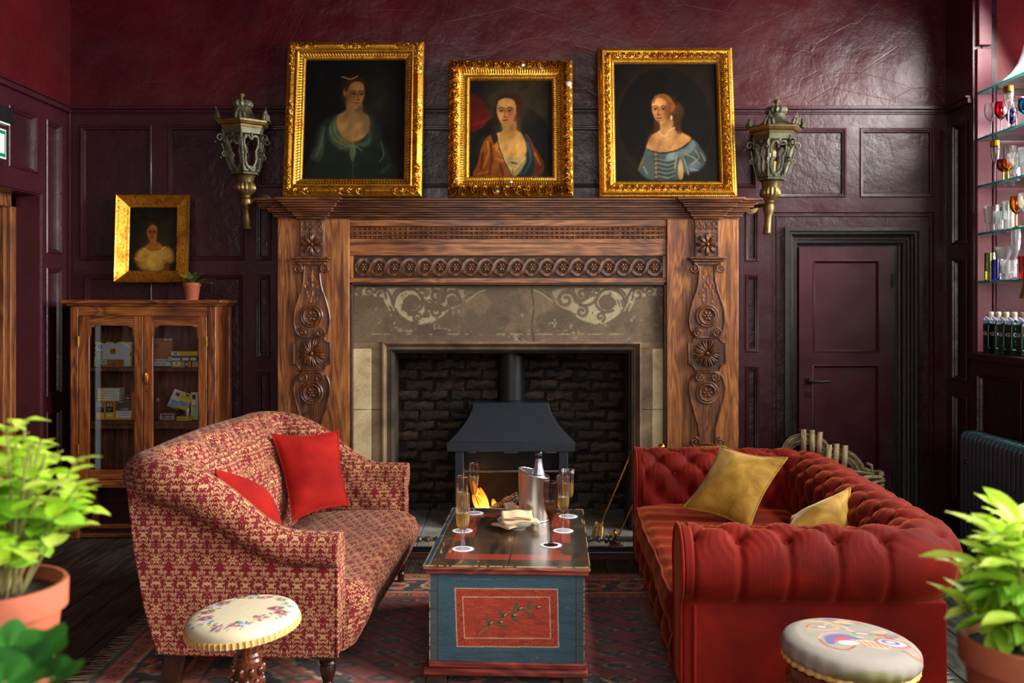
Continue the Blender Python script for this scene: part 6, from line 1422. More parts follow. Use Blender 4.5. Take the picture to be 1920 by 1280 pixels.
t_top = pl_[min(range(len(prof)), key=lambda i: abs(prof[i][0] - RC) + (1 if prof[i][1] < .6 else 0))]      # the crown of the roll
toff = t_top + .085      # lowest outer button row lies just beyond the crown
rows = len(prof); vs = []
for k, ((p_, nn_), s_) in enumerate(zip(line, sl)):
    a = s_ / ws
    for j, ((q_, z_), t__) in enumerate(zip(prof, pl_)):
        b = (t__ - toff) / wt
        if j == 0: tx, tz = prof[1][0] - prof[0][0], prof[1][1] - prof[0][1]
        elif j == rows - 1: tx, tz = prof[-1][0] - prof[-2][0], prof[-1][1] - prof[-2][1]
        else: tx, tz = prof[j + 1][0] - prof[j - 1][0], prof[j + 1][1] - prof[j - 1][1]
        L = math.hypot(tx, tz) + 1e-9; nq, nz_ = -tz / L, tx / L
        bb = min(b, 0.) if b < 0 else 0
        if b <= 0: tu = max(0., tuft(a, b)) ** .42; da = min(math.hypot(a - i, b - jj) for i in range(int(a) - 1, int(a) + 3) for jj in range(int(math.floor(b)) - 1, 2) if (i + jj) % 2 == 0 and jj <= 0)
        else:        # below the last row the folds run straight down and die out
            m1 = a % 2; tu = (1 - math.exp(-(min(m1, 2 - m1) / .16) ** 2) * math.exp(-b * .35)) * .9 + .0; tu = max(tu, 0); da = math.hypot(min(m1, 2 - m1), b)
            tu = tu * (1 - math.exp(-b * 3)) + max(0., tuft(a, 0)) ** .42 * math.exp(-b * 3)
        dsp = .020 * (tu - 1) + .008 - .026 * math.exp(-(da / .24) ** 2) - .006 * math.exp(-(da / .55) ** 2)
        dsp += .0022 * math.sin(a * 19 + 5 * math.sin(b * 2.3 + a)) * math.exp(-(da / .9) ** 2) + .0016 * math.sin(a * 31 + b * 3 + 3 * math.sin(b * 2)) * (1 if b > -.5 else .4)
        if j >= rows - 4: dsp *= .4
        q2, z2 = q_ + nq * dsp, z_ + nz_ * dsp
        if q2 > .02 and abs(nn_[0]) > 0: pass
        vs.append((p_[0] + nn_[0] * q2, p_[1] + nn_[1] * q2, z2))
fs = [(k * rows + j, (k + 1) * rows + j, (k + 1) * rows + j + 1, k * rows + j + 1) for k in range(len(line) - 1) for j in range(rows - 1)]
ob('buttoned_roll', MB().add(vs, fs), V, ch, world=False, smooth=180)
bm_ = MB().sphere((0, 0, 0), (.012, .012, .012), 10, 7); b0 = None
smax = sl[-1]
for i in range(1, int(round(smax / ws))):
    for jj in (0, -1, -2, -3, -4, -5):
        if (i + jj) % 2: continue
        t__ = toff + jj * wt
        if t__ < .03: continue
        k = min(range(len(sl)), key=lambda q: abs(sl[q] - i * ws)); j = min(range(rows), key=lambda q: abs(pl_[q] - t__)); v3 = vs[k * rows + j]
        if b0 is None: b0 = ob('button', bm_, M['red_welt'], ch, world=False); b0.location = v3
        else: share(b0, 'button', ch, v3)
# roll fronts: a flat facing with piping on each arm
for yc, sg in ((ya, -1), (yz, 1)):
    pts = [(yc + sg * (RC - (RR + .004) * math.cos(a)), ZCR + (RR + .004) * math.sin(a)) for a in np.linspace(-.35, PI + .9, 26)]
    poly = pts + [(yc + sg * .235, .40), (yc + sg * .235, .06), (yc + sg * .03, .06), (yc + sg * .02, .40)]
    if sg > 0: poly = poly[::-1]
    ob('arm_facing', MB().prism(poly, -.035, .012, axis='x'), V, ch, world=False, bev=.012, smooth=40)
    ob('piping', MB().tube([(-.036, y, z) for y, z in poly], .006, 7, closed=True), M['red_welt'], ch, world=False)
    y0, y1 = sorted((yc + sg * .235, yc + sg * .03)); ob('side_base', MB().box(-.01, xi + .15, y0, y1, .06, .43), V, ch, world=False, bev=.01)
ob('piping', MB().tube([(.016, ya - .236, z) for z in (.06, .2, .405)], .007, 8), M['red_welt'], ch, world=False)
ob('back_base', MB().box(xi + .01, xi + .16, ya - .2, yz + .2, .06, .43), V, ch, world=False, bev=.02)
ob('seat_deck', MB().box(.02, xi + .02, ya - .02, yz + .02, .06, .26), V, ch, world=False)
def cush(u, v):
    pts = [(xi + .0, .28), (xi + .0, .37), (.6, .388), (.35, .395), (.12, .392), (.0, .382), (-.036, .368), (-.05, .352), (-.066, .31), (-.06, .27), (-.04, .235), (.02, .225)]
    s_ = u * (len(pts) - 1); i = min(int(s_), len(pts) - 2); f = s_ - i; x = pts[i][0] * (1 - f) + pts[i + 1][0] * f; z = pts[i][1] * (1 - f) + pts[i + 1][1] * f
    y = ya + .004 + v * (yz - ya - .008)
    if x < .1 and v < .06: x += .04 * (1 - v / .06) ** 2
    top = float(sstep(.36, .38, np.array(z))); z += top * .010 * math.sin(PI * v) ** .5 + top * .0035 * math.sin(y * 34 + 2.5 * math.sin(x * 5) + x * 4) + .003 * math.sin(y * 15) * top
    x += (1 - top) * (.005 * math.sin(y * 6 + z * 7) + .003 * math.sin(y * 21 - z * 20)); return (x, y, z)
cm = MB().grid(cush, 60, 150); ob('seat_cushion', cm, M['red_seat'] if 'red_seat' in M else V, ch, world=False, smooth=180)
pts = [cush(6.35 / 11, v) for v in np.linspace(0.01, .99, 60)]; ob('seat_piping', MB().tube([(x - .002, y, z + .004) for x, y, z in pts], .0075, 8), M['red_welt'], ch, world=False)
def apron(u, v):
    y = ya - .03 + u * (yz - ya + .06); z = .05 + .20 * v; a = u * 13 * 1.0; b = v * 1.6 + .2; tu = max(0, tuft(a, b)) ** .5; return (-.012 - .035 * tu - .012 * math.sin(PI * v), y, z)
ob('buttoned_apron', MB().grid(apron, 150, 20), V, ch, world=False, smooth=180)
for x in (.03, xi + .12):
    for y in (.12, yz + .16): ob('bun_foot', MB().lathe([(.03, 0), (.045, .015), (.05, .035), (.04, .06), (.04, .075)], 16, (x, y, 0)), M['darkleg'], ch, world=False)

# ------------------------------------------------------------------ scatter cushions
def pillow(name, label, A, B, Cc, D, thick, m, group, welt=None, sag=.0, pinch=.10):
    """A, B, Cc, D: corners (top left, top right, bottom right, bottom left) in the room; the face looks towards (B-A)x(D-A)"""
    A, B, Cc, D = map(Vector, (A, B, Cc, D)); ctr = (A + B + Cc + D) / 4; t = thing(name, label, 'cushion', (Cc + D) / 2, 0, group)
    nrm = (D - A).cross(B - A).normalized(); n = 26
    def edge(u, v):
        k = pinch; uu = .5 + (u - .5) * (1 - k * math.sin(PI * v) * 1.0); vv = .5 + (v - .5) * (1 - k * math.sin(PI * u)); return (A.lerp(B, uu)).lerp(D.lerp(Cc, uu), vv)
    def surf(sg):
        def f(u, v):
            e = (math.sin(PI * u) * math.sin(PI * v)); h = thick * e ** .55
            w = .010 * (vnoise(np.array([u * 5 + sg * 7]), np.array([v * 5]), 3)[0] - .5) * e ** .3
            return edge(u, v) + nrm * (sg * h + w) + Vector((0, 0, -sag * e))
        return f
    mb = MB(); mb.grid(surf(1), n, n); n0 = len(mb.v); mb.grid(surf(-1), n, n)
    for i in range(n0 // 1, 0): pass
    # flip the back
    half = len(mb.f) // 2; mb.f = mb.f[:half] + [tuple(reversed(q)) for q in mb.f[half:]]
    ob('cover', mb, m, t, smooth=180)
    ring = [edge(u, 0) for u in np.linspace(0, 1, n + 1)[:-1]] + [edge(1, v) for v in np.linspace(0, 1, n + 1)[:-1]] + [edge(u, 1) for u in np.linspace(1, 0, n + 1)[:-1]] + [edge(0, v) for v in np.linspace(1, 0, n + 1)[:-1]]
    ob('piping', MB().tube(ring, .0055, 7, closed=True), welt or m, t)
pillow('scarlet_cushion', 'large scarlet cushion propped at the far end of the floral sofa', P(510, 814, 5.18), P(634, 808, 5.30), P(653, 946, 5.16), P(549, 976, 4.98), .075, M['red_linen'], 'scarlet cushions')
pillow('scarlet_cushion', 'smaller scarlet cushion leaning behind the near arm of the floral sofa', P(400, 872, 4.40), P(474, 912, 4.80), P(536, 1004, 4.62), P(448, 1010, 4.20), .10, M['red_linen'], 'scarlet cushions')
pillow('mustard_cushion', 'large mustard velvet cushion propped at the far end of the chesterfield', P(1352, 836, 5.50), P(1476, 858, 5.22), P(1404, 992, 5.02), P(1281, 952, 5.34), .085, M['gold_velvet'], 'mustard velvet cushions', pinch=.12)
pillow('mustard_cushion', 'smaller mustard velvet cushion sunk behind the near arm of the chesterfield', P(1594, 914, 4.62), P(1600, 1000, 4.44), P(1462, 1012, 4.40), P(1486, 968, 4.62), .085, M['gold_velvet'], 'mustard velvet cushions')

# ------------------------------------------------------------------ painted chest
chest = thing('painted_chest', 'blue painted wooden chest with red panels used as the low table', 'chest', (-.022, 3.965, .0095), math.radians(-2.7))
BW, BL, LW = .322, 1.08, .345; zb0, zb1, zl = .10, .468, .50
def chest_front(X, Z):        # X, Z local on the front
    n = fbm(X * 6, Z * 60, 4, 3); n2 = fbm(X * 40, Z * 120, 3, 7); p = Paint(951 + X * 453, 565 + (H - Z) * 453, (52, 84, 98)); p.mix((38, 66, 80), sstep(.4, .6, n) * .7); p.mix((74, 104, 116), sstep(.55, .7, n) * .5); p.mix((98, 90, 82), sstep(.6, .72, fbm(X * 9, Z * 12, 4, 11)) * .45)
    p.mix((40, 92, 116), sstep(.38, .46, Z) * .5); p.mix((150, 120, 84), sstep(.68, .74, n2) * .5)
    S = 1 / 453.; px = 951 + X * 453; py = 565 + (H - Z) * 453
    out = [(854, 1107), (1046, 1106), (1048, 1214), (858, 1216)]; inn = [(868, 1123), (1031, 1121), (1033, 1198), (872, 1200)]
    d = sdf(px, py, out); di = sdf(px, py, inn); red = (166, 52, 36); nn_ = fbm(px * .06, py * .4, 4, 5)
    p.mix(red, d < 0); p.mix((196, 76, 50), (d < 0) * sstep(.45, .65, nn_) * .6); p.mix((120, 34, 26), (d < 0) * sstep(.55, .7, fbm(px * .05, py * .1, 3, 8)) * .5); p.mix((186, 116, 96), (d < 0) * sstep(.62, .7, fbm(px * .2, py * .5, 3, 18)) * .5)
    p.mix((182, 166, 122), (np.abs(d) < 1.1) * .95); p.mix((196, 176, 134), (np.abs(di) < .9) * .95)
    for k in range(110):      # dotted wave between the two lines
        t = k / 110 * 4; s_ = int(t); f = t - s_; wv = 4.2 * math.sin(k * 2 * PI / (7.3 if s_ % 2 == 0 else 5.2))
        cx__, cy__ = ((861 + f * 180, 1114.5 + wv), (1039.5 + wv, 1114 + f * 94), (1040 - f * 178, 1207.5 + wv), (864 + wv, 1208 - f * 94))[s_]; p.ell(cx__, cy__, .95, .95, (30, 22, 30), .5)
    sprig = (96, 88, 52); p.line([(901, 1190), (915, 1178), (930, 1170), (945, 1158), (960, 1152), (980, 1146), (1000, 1142), (1015, 1139)], 1.3, sprig); p.line([(900, 1192), (906, 1186), (914, 1181)], 2., (122, 108, 66))
    for (x, y, L, a) in ((915, 1168, 13, 1.75), (940, 1154, 11, 1.8), (968, 1140, 10, 1.2), (994, 1136, 10, 1.1), (944, 1177, 10, -.15), (965, 1163, 10, -.7), (991, 1153, 9, -.6)):
        p.ell(x, y, L * .95, 3.8, sprig, .3, 1, -a); p.line([(x - L * .7 * math.cos(a), y + L * .7 * math.sin(a)), (x + L * .7 * math.cos(a), y - L * .7 * math.sin(a))], .5, (60, 54, 34))
    for (x, y, a) in ((921, 1171, .8), (940, 1169, .3), (947, 1156, .7), (965, 1156, .1), (976, 1143, .6), (1010, 1140, .2)):
        p.ell(x, y, 5.2, 2.6, (40, 26, 22), .3, 1, -a); p.ell(x + 1.5, y - .6, 3.6, 1.3, (214, 178, 128), .3, 1, -a)
    p.mix((30, 30, 34), (np.abs(np.abs(X) - .286) < .0016) * .8); p.mix((140, 116, 88), (np.abs(Z - .443) < .0011) * (n2 > .4) * .8); p.mix((72, 76, 78), (np.abs(X) > .288) * .55)
    for j in range(1, 5): p.mix((28, 28, 30), ((np.abs(X) > .288) & (np.abs(Z - (.10 + j * .073)) < .0014)) * .7)
    p.mix((170, 140, 100), (np.abs(np.abs(X) - .320) < .0035) * (n2 > .42) * .9); return p.c * .88
g = MB().grid(lambda u, v: (-BW + 2 * BW * u, 0, zb0 - .01 + (zb1 - zb0 + .03) * v), 420, 250)
o = ob('front_board', g, M['chestpaint'], chest, world=False, smooth=0); c = coords(o); paint(o, chest_front(c[:, 0], c[:, 2]))
bodym = MB().box(-BW, BW, .001, BL, zb0 - .02, zb1 + .02); o = ob('chest_body', bodym, plain('slate_blue_paint', C(44, 70, 84), .5, 0, .3, 8, .2), chest, world=False)
def lid_paint(X, Y):
    n = fbm(X * 40, Y * 5, 4, 3); n2 = fbm(X * 90, Y * 14, 3, 6); m_ = fbm(X * 7, Y * 5, 4, 9); p = Paint(X, Y, (74, 52, 36)); p.mix((40, 32, 26), sstep(.42, .62, n)); p.mix((122, 84, 50), sstep(.55, .72, m_) * .6)
    ring = np.maximum(np.abs(X) / (LW), 0); inx = np.abs(X) ; iny = np.minimum(Y, 1.1 - Y)
    band = ((inx < .268) & (iny > .10)) & ~((inx < .175) & (iny > .19)); p.mix((158, 56, 38), band * sstep(.3, .46, fbm(X * 12, Y * 9, 4, 14)) * .9)
    p.mix((140, 70, 44), ((inx < .175) & (iny > .19)) * sstep(.5, .68, m_) * .5); dark = (inx > .268) | (iny < .10); p.mix((44, 46, 46), dark * sstep(.35, .5, fbm(X * 10, Y * 6, 4, 19)) * .65)
    p.mix((42, 70, 96), ((X < -.318)) * .8); p.mix((206, 158, 84), sstep(.62, .7, n2) * sstep(.45, .6, m_) * .8); p.mix((206, 160, 96), (np.minimum(LW - inx, iny) < .006) * (n2 > .35) * .8)
    p.mix((206, 190, 160), (np.abs(X + .322 - .0) < .0014) * .6); p.mix((16, 12, 10), (np.abs(X - .006 - .004 * np.sin(Y * 3)) < .0022) * (Y < .62)); return p.c
g = MB().grid(lambda u, v: (-LW + 2 * LW * u, -.025 + 1.125 * v, zl), 230, 330); o = ob('lid_top', g, M['lidpaint'], chest, world=False, smooth=0); c = coords(o); paint(o, lid_paint(c[:, 0], c[:, 1] + .012))
M['lid_edge'] = wood('worn_lid_edge', C(60, 26, 18), C(136, 66, 46), C(190, 140, 90), 'X', 1.2, .5, .35)
M['chest_red'] = wood('worn_red_moulding', C(60, 18, 12), C(124, 36, 24), C(164, 72, 48), 'X', 1.2, .5, .35)
ob('lid', MB().box(-LW, LW, -.025, 1.10, zl - .016, zl - .0006), M['lid_edge'], chest, world=False, bev=.005)
ob('lid_lip', MB().box(-LW + .008, LW - .008, -.017, 1.09, zl - .034, zl - .015), M['chest_red'], chest, world=False, bev=.003)
ob('base_moulding', MB().box(-BW - .004, BW + .004, -.008, BL + .004, .074, .102), M['chest_red'], chest, world=False, bev=.007)
ob('base_plinth', MB().box(-BW - .026, BW + .014, -.022, BL + .012, .046, .076), M['chest_red'], chest, world=False, bev=.009)
for x in (-BW + .03, BW - .05):
    for y in (.02, BL - .08): ob('foot', MB().box(x - .045, x + .045, y - .02, y + .06, 0, .048, .004, .004), M['oak_dark'], chest, world=False, bev=.004)

# ------------------------------------------------------------------ stools
def tilt_obj(o, tx, ty): o.rotation_euler = (tx, ty, 0)
t = thing('needlepoint_stool', 'round stool with a cream rose-wreath needlepoint seat before the floral sofa', 'stool', (*P(464, 1160, 3.22)[:2], .0095))
zs_ = P(456, 1176, 3.22)[2] - .0095; R_ = .183
dome = [(R_ * .985, 0), (R_ * 1.01, .012), (R_ * 1.01, .038), (R_ * .985, .052), (R_ * .93, .062), (R_ * .8, .071)] + [(R_ * q_, .079 - .008 * (q_ / .8) ** 2) for q_ in np.linspace(.74, .02, 34)] + [(0, .079)]
dome = [(r_, z_ * .80) for r_, z_ in dome]; sc_ = MB().lathe(catmull(dome, 2, False), 320, (0, 0, 0))
seat_ = ob('seat_pad', sc_, M['needle'], t, world=False, smooth=180); c = coords(seat_); X, Y, Z = c.T; rr_ = np.hypot(X, Y) / R_
p = Paint(X / R_, Y / R_, (222, 208, 176)); p.mix((206, 190, 156), fbm(X * 60, Y * 60, 3, 2) * .5)
rw = random.Random(4)
for k in range(26):
    a = k * 2 * PI / 26 + rw.uniform(-.08, .08); ra = .70 + rw.uniform(-.09, .10); x, y = ra * math.cos(a), ra * math.sin(a); kind = k % 5
    if kind in (0, 3):
        rose = ((216, 138, 146), (170, 92, 108), (224, 160, 170))[rw.randrange(3)]; p.ell(x, y, .13, .10, rose, .3); p.ell(x, y, .08, .06, tuple(int(v_ * .72) for v_ in rose), .4, .8); p.ell(x + .02, y, .04, .03, (236, 190, 192), .4); p.ell(x - .01, y + .01, .015, .015, (90, 30, 44), .4)
    elif kind == 1:
        for q_ in range(6): p.ell(x + rw.uniform(-.09, .09), y + rw.uniform(-.07, .07), .045, .03, ((150, 178, 206), (110, 146, 190), (190, 200, 214))[q_ % 3], .3)
    elif kind == 2: p.ell(x, y, .09, .06, (224, 206, 140), .4); p.ell(x, y, .03, .02, (170, 120, 50), .4)
    for q_ in range(4): b2 = rw.uniform(0, 6.28); p.ell(x + .12 * math.cos(b2), y + .09 * math.sin(b2), .05, .018, ((84, 110, 66), (120, 140, 84), (52, 74, 48))[q_ % 3], .3, 1, b2)
for a in (3.6, 3.8): x, y = .93 * math.cos(a), .93 * math.sin(a); p.line([(x, y), (x + .03, y - .02), (x + .02, y - .03)], .018, (60, 110, 160), .9)
paint(seat_, p.c)
ga = MB().lathe([(R_ * 1.0, -.002), (R_ * 1.035, .0), (R_ * 1.03, .02), (R_ * 1.0, .022)], 240, (0, 0, 0), lambda a, j: 1 + .010 * math.cos(a * 60) + .004 * math.cos(a * 120)); gim = ob('gimp_braid', ga, M['rope'], t, world=False)
sb = ob('seat_board', MB().lathe([(R_ * .55, -.016), (R_ * .95, -.010), (R_ * 1.0, -.003), (R_ * .98, .003)], 64, (0, 0, 0)), M['walnut'], t, world=False)
for o in (seat_, gim, sb): o.location = (-.014, 0, zs_); tilt_obj(o, .05, -.075)
pd = [(.0, .0), (.16, .0), (.17, .02), (.15, .045), (.09, .07), (.05, .11), (.045, .15), (.06, .19), (.075, .205), (.078, .222), (.07, .238), (.055, .25), (.052, .27), (.046, .33), (.048, .345), (.042, .352), (.043, .36), (.037, .368), (.042, .39), (.056, .40), (.062, .412), (.062, .42), (.058, .428)]
zk = (zs_ - .012) / .428; ob('pedestal', MB().lathe([(r_, z_ * zk) for r_, z_ in pd], 40), M['walnut'], t, world=False)
cr = MB()
for k in range(18):
    a = k * 2 * PI / 9 + (k // 9) * .35; z_ = (.285 + (k // 9) * .032) * zk; cr.sphere((.050 * math.cos(a), .050 * math.sin(a), z_), (.011, .011, .017), 8, 6)
ob('carved_leaves', cr, M['walnut'], t, world=False)

t = thing('drum_stool', 'round drum stool with a grey crewel embroidered cushion top before the chesterfield', 'stool', (*P(1593, 1220, 3.06)[:2], .0095))
zs_ = P(1595, 1237, 3.06)[2] - .0095; R_ = .203
dome = [(R_ * .96, 0), (R_ * 1.03, .022), (R_ * 1.06, .05), (R_ * 1.03, .082), (R_ * .95, .10), (R_ * .84, .112)] + [(R_ * q_, .124 - .012 * (q_ / .84) ** 2) for q_ in np.linspace(.78, .02, 34)] + [(0, .124)]
dome = [(r_, z_ * .66) for r_, z_ in dome]; sc_ = MB().lathe(catmull(dome, 2, False), 420, (0, 0, 0), lambda a, j: 1 + (.010 * math.exp(-(j / 5) ** 2) * math.cos(a * 22 + math.sin(a * 5))))
seat_ = ob('seat_pad', sc_, M['needle'], t, world=False, smooth=180); c = coords(seat_); X, Y, Z = c.T
u, v = X / R_, Y / R_; p = Paint(u, v, (148, 139, 130)); p.mix((132, 124, 116), fbm(X * 80, Y * 80, 3, 2) * .6)
og = (206, 150, 110); br_ = (150, 82, 56); bl = (92, 92, 140); rd = (178, 74, 74); gn = (130, 142, 96); cm_ = (222, 214, 196)
p.mix((122, 122, 70), (Z < .045) * (v < 0) * (np.abs(u) < .62) * (1 - sstep(.03, .042, Z - .012 + .08 * u * u)) * .9)
def L_(pts, w, col): p.line(pts, w, col, .95)
L_([(-.62, .28), (-.5, .46), (-.3, .42), (-.2, .5), (-.1, .30), (-.3, .18), (-.55, .18), (-.62, .28)], .022, og); L_([(-.62, .28), (-.5, .46), (-.3, .42)], .014, br_); p.ell(-.36, .32, .1, .05, bl, .3, .7); p.ell(-.36, .32, .07, .03, cm_, .3)
L_([(-.6, .6), (-.3, .6), (.0, .4), (.05, .2), (.25, .0)], .02, (216, 166, 96))
p.poly([(-.5, -.38), (-.45, -.12), (-.2, .0), (.1, -.1), (.05, -.22), (-.2, -.14), (-.34, -.3), (-.4, -.4)], bl, .03); p.poly([(-.38, -.3), (-.28, -.14), (-.08, -.14), (-.12, -.26), (-.26, -.26)], rd, .03); p.ell(-.16, -.34, .14, .08, cm_, .2); L_([(-.58, -.2), (-.52, -.48), (-.3, -.6), (-.1, -.46)], .022, br_); L_([(-.58, -.2), (-.44, .0), (-.2, .08)], .016, og)
p.poly([(-.02, -.3), (.06, -.2), (.42, -.28), (.44, -.46), (.2, -.48), (.04, -.4)], (214, 168, 140), .02)
for k in range(5): L_([(.02 + k * .09, -.24), (.06 + k * .09, -.46)], .010, br_)
for k in range(3): L_([(.02, -.28 - k * .06), (.42, -.31 - k * .06)], .009, br_)
p.ell(.56, -.22, .27, .18, rd, .12); p.ell(.56, -.22, .22, .14, (170, 190, 206), .12); p.ell(.54, -.2, .15, .09, bl, .2); p.ell(.54, -.2, .08, .045, (220, 176, 150), .2); L_([(.86, -.3), (.9, -.5), (.76, -.62), (.6, -.5)], .02, br_)
for (x, y, a, b2, col) in ((.2, .08, .16, .07, bl), (.2, .08, .11, .04, (216, 170, 150)), (.1, .62, .16, .1, (214, 170, 140)), (-.06, .72, .1, .05, rd), (-.1, .74, .12, .04, bl), (.06, .48, .12, .05, bl), (.24, .5, .1, .05, gn), (-.02, .52, .12, .06, gn), (.3, .62, .12, .03, rd), (-.62, -.06, .1, .06, gn), (.34, -.02, .12, .05, gn), (.05, -.04, .1, .07, gn), (.66, .1, .12, .07, bl), (.66, .1, .07, .03, gn), (.52, .22, .1, .05, og), (.62, .3, .07, .06, og), (.48, .08, .1, .05, br_), (.78, -.02, .1, .05, og), (.6, .0, .08, .05, br_), (.9, .0, .1, .04, gn), (-.4, .74, .16, .04, gn), (.46, .52, .1, .04, gn), (.8, .2, .04, .04, rd), (.1, -.1, .06, .03, (216, 176, 90))): p.ell(x, y, a, b2, col, .25, .9)
for k in range(5): L_([(.02 + k * .045, .66), (.05 + k * .045, .60)], .008, br_)
paint(seat_, p.c)
rp = MB(); npt = 240; rp.tube([((R_ * 1.0) * math.cos(2 * PI * k / npt), (R_ * 1.0) * math.sin(2 * PI * k / npt), .0) for k in range(npt)], [.0085 + .002 * math.cos(k * 1.05) for k in range(npt)], 8, closed=True); rope = ob('rope_trim', rp, M['rope'], t, world=False)
for o in (seat_, rope): o.location = (0, 0, zs_); tilt_obj(o, .02, .055)
dr = [(R_ * .88, 0), (R_ * .96, .01), (R_ * .96, .05), (R_ * .86, .07), (R_ * .82, .2), (R_ * .86, zs_ - .12), (R_ * .95, zs_ - .09), (R_ * .97, zs_ - .06), (R_ * .92, zs_ - .052), (R_ * .94, zs_ - .03), (R_ * .96, zs_ - .012), (R_ * .9, zs_ + .0)]
ob('drum', MB().lathe(dr, 64), M['walnut'], t, world=False)
# ------------------------------------------------------------------ on the chest: flutes on paper coasters, ice bucket, bottle, bowl, picks
ZT = .5101
def onlid(px, py): d = (H - ZT) * 1800 / (py - 565); return ((px - 960) * d / 1800, d, ZT)
def flute(label, px, py, htop, shape, m='flute', wine='wine', fill=.5, ribs=0, base_r=.033, coaster=.049):
    x, y, z = onlid(px, py); k = 1800 / y; hgt = H - (htop - 565) / k - z - .002
    co_lab = 'paper coaster under the ' + label.replace('champagne ', '')
    cs = ob('paper_coaster', MB().lathe([(coaster * .98, 0), (coaster, .0008), (coaster * .98, .0016), (0, .0016)], 40, (x, y, z)), M['paper']); tag(cs, co_lab, 'coaster', 'paper coasters on the chest')
    t = thing('champagne_flute', label, 'glass', (x, y, z + .0016), 0, 'champagne flutes on the chest')
    z0 = z + .0018; P_ = [(r_, h_ * hgt) for r_, h_ in shape]
    foot = [(base_r, .0), (base_r, .0016), (base_r * .5, .006), (.006, .014)]
    bowl0 = next(i for i, (r_, h_) in enumerate(shape) if h_ > .33)
    stem = foot + [p for p in P_ if .05 < p[1] / hgt <= .36]
    fm = 'foot' if m == 'flute' else 'smoke'
    ob('foot', MB().lathe(foot, 32, (x, y, z0)), M[fm], t, smooth=60)
    ob('stem', MB().lathe(catmull([(.006, .0135)] + [p for p in stem if p[1] > .014], 3, False), 24, (x, y, z0)), M[m], t, smooth=60)
    bw = [p for p in P_ if p[1] / hgt >= .34]; bw = catmull(bw, 4, False)
    md = (lambda a, j: 1 + .035 * math.cos(a * ribs)) if ribs else None
    ob('bowl', MB().lathe(bw, 96 if ribs else 32, (x, y, z0), md, cap=False), M[m], t, smooth=60)
    top = bw[0][1] + (bw[-1][1] - bw[0][1]) * fill
    lq = [(max(0, r_ - .0018), h_) for r_, h_ in bw if h_ <= top]; lq = [(0, lq[0][1] + .001)] + lq[1:] + [(lq[-1][0], top), (0, top)]
    ob('champagne', MB().lathe(lq, 28, (x, y, z0)), M[wine], t, smooth=60)
    rim = bw[-1]; ob('rim', MB().tube([(x + rim[0] * math.cos(a), y + rim[0] * math.sin(a), z0 + rim[1]) for a in np.linspace(0, 2 * PI, 33)[:-1]], .0009, 5, closed=True), M['crystal'], t)
tulip = [(.006, .05), (.0045, .12), (.0045, .30), (.006, .36), (.012, .42), (.020, .55), (.0255, .70), (.0265, .82), (.025, 1.)]
straight = [(.006, .05), (.010, .10), (.006, .18), (.009, .27), (.007, .32), (.012, .345), (.024, .40), (.029, .50), (.030, .70), (.0295, 1.)]
slim = [(.007, .05), (.006, .10), (.006, .26), (.007, .34), (.02, .40), (.027, .50), (.0285, .66), (.028, .86), (.0305, 1.)]
short = [(.007, .05), (.006, .10), (.006, .24), (.007, .33), (.020, .40), (.0265, .50), (.0275, .7), (.0285, .9), (.033, 1.)]
flute('champagne flute nearest the fire on the left of the chest', 889, 962, 869, tulip, fill=.58)
flute('champagne flute second from the fire on the left of the chest', 867, 995, 893, straight, fill=.55)
flute('cut champagne flute at the near left of the chest', 868, 1029, 924, straight, fill=.45, ribs=16)
flute('smoky ribbed champagne flute at the near right of the chest', 1033, 1022, 903, [(.006, .05), (.004, .12), (.004, .31), (.005, .36), (.014, .44), (.025, .56), (.031, .70), (.0325, .84), (.031, 1.)], 'smoke', 'wine_dark', .52, 28, .032)
flute('ribbed champagne flute in the middle of the right edge of the chest', 1056, 995, 892, slim, fill=.42, ribs=14)
flute('champagne flute nearest the fire on the right of the chest', 1065, 968, 880, short, fill=.5, ribs=14)
bx, by, bz = onlid(1001, 974)
t = thing('ice_bucket', 'brushed steel wine bucket with a slanted rim on the chest', 'bucket', (bx, by, bz))
def bucket(u, v, r_=.0745):
    a = u * 2 * PI; top = .232 - .022 * math.cos(a + .2) ; rr = r_ * (1 + .04 * v); return (bx + rr * math.cos(a), by + rr * math.sin(a), bz + .003 + v * top)
bm = MB().grid(bucket, 64, 8, cu=True); bm.grid(lambda u, v: bucket(1 - u, 1 - v * .9, .0715), 64, 6, cu=True); bm.f.append(tuple(i * 9 for i in reversed(range(64))))
ob('vessel', bm, M['steel'], t, smooth=60); ob('rim', MB().tube([bucket(k / 64, 1, .0732) for k in range(64)], .0022, 6, closed=True), M['steel'], t)
ob('base_ring', MB().lathe([(.076, 0), (.077, .003), (.076, .006)], 48, (bx, by, bz)), M['steel'], t)
t = thing('wine_bottle', 'sparkling wine bottle with silver foil neck standing in the steel bucket', 'bottle', (bx + .01, by + .0, bz + .02))
prof = [(.0, .0), (.043, .0), (.044, .02), (.044, .17), (.040, .20), (.030, .235), (.021, .27), (.0165, .30), (.0155, .325), (.0175, .328), (.0175, .342), (.014, .345), (0, .345)]
tip = P(1014, 846, by); Mx = Matrix.Translation((bx + .016, by - .005, bz + .012)) @ Matrix.Rotation(math.radians(1.5), 4, 'Y')
sb_ = (tip[2] - bz - .012) / .345
S_ = lambda pr: MB().lathe([(r_, h_ * sb_) for r_, h_ in pr], 32).xf(Mx)
ob('bottle_body', S_(prof[:10] + [(.0155, .345), (0, .345)]), M['cava'], t, smooth=50)
ob('foil_sleeve', S_([(.0405, .205), (.0308, .2355), (.0218, .27), (.0172, .30), (.0162, .312)]), M['foil'], t, smooth=60)
ob('neck_label', S_([(.0435, .178), (.0418, .196), (.0365, .216), (.0330, .230)]), plain('grey_neck_label', C(90, 88, 104), .5), t, smooth=60)
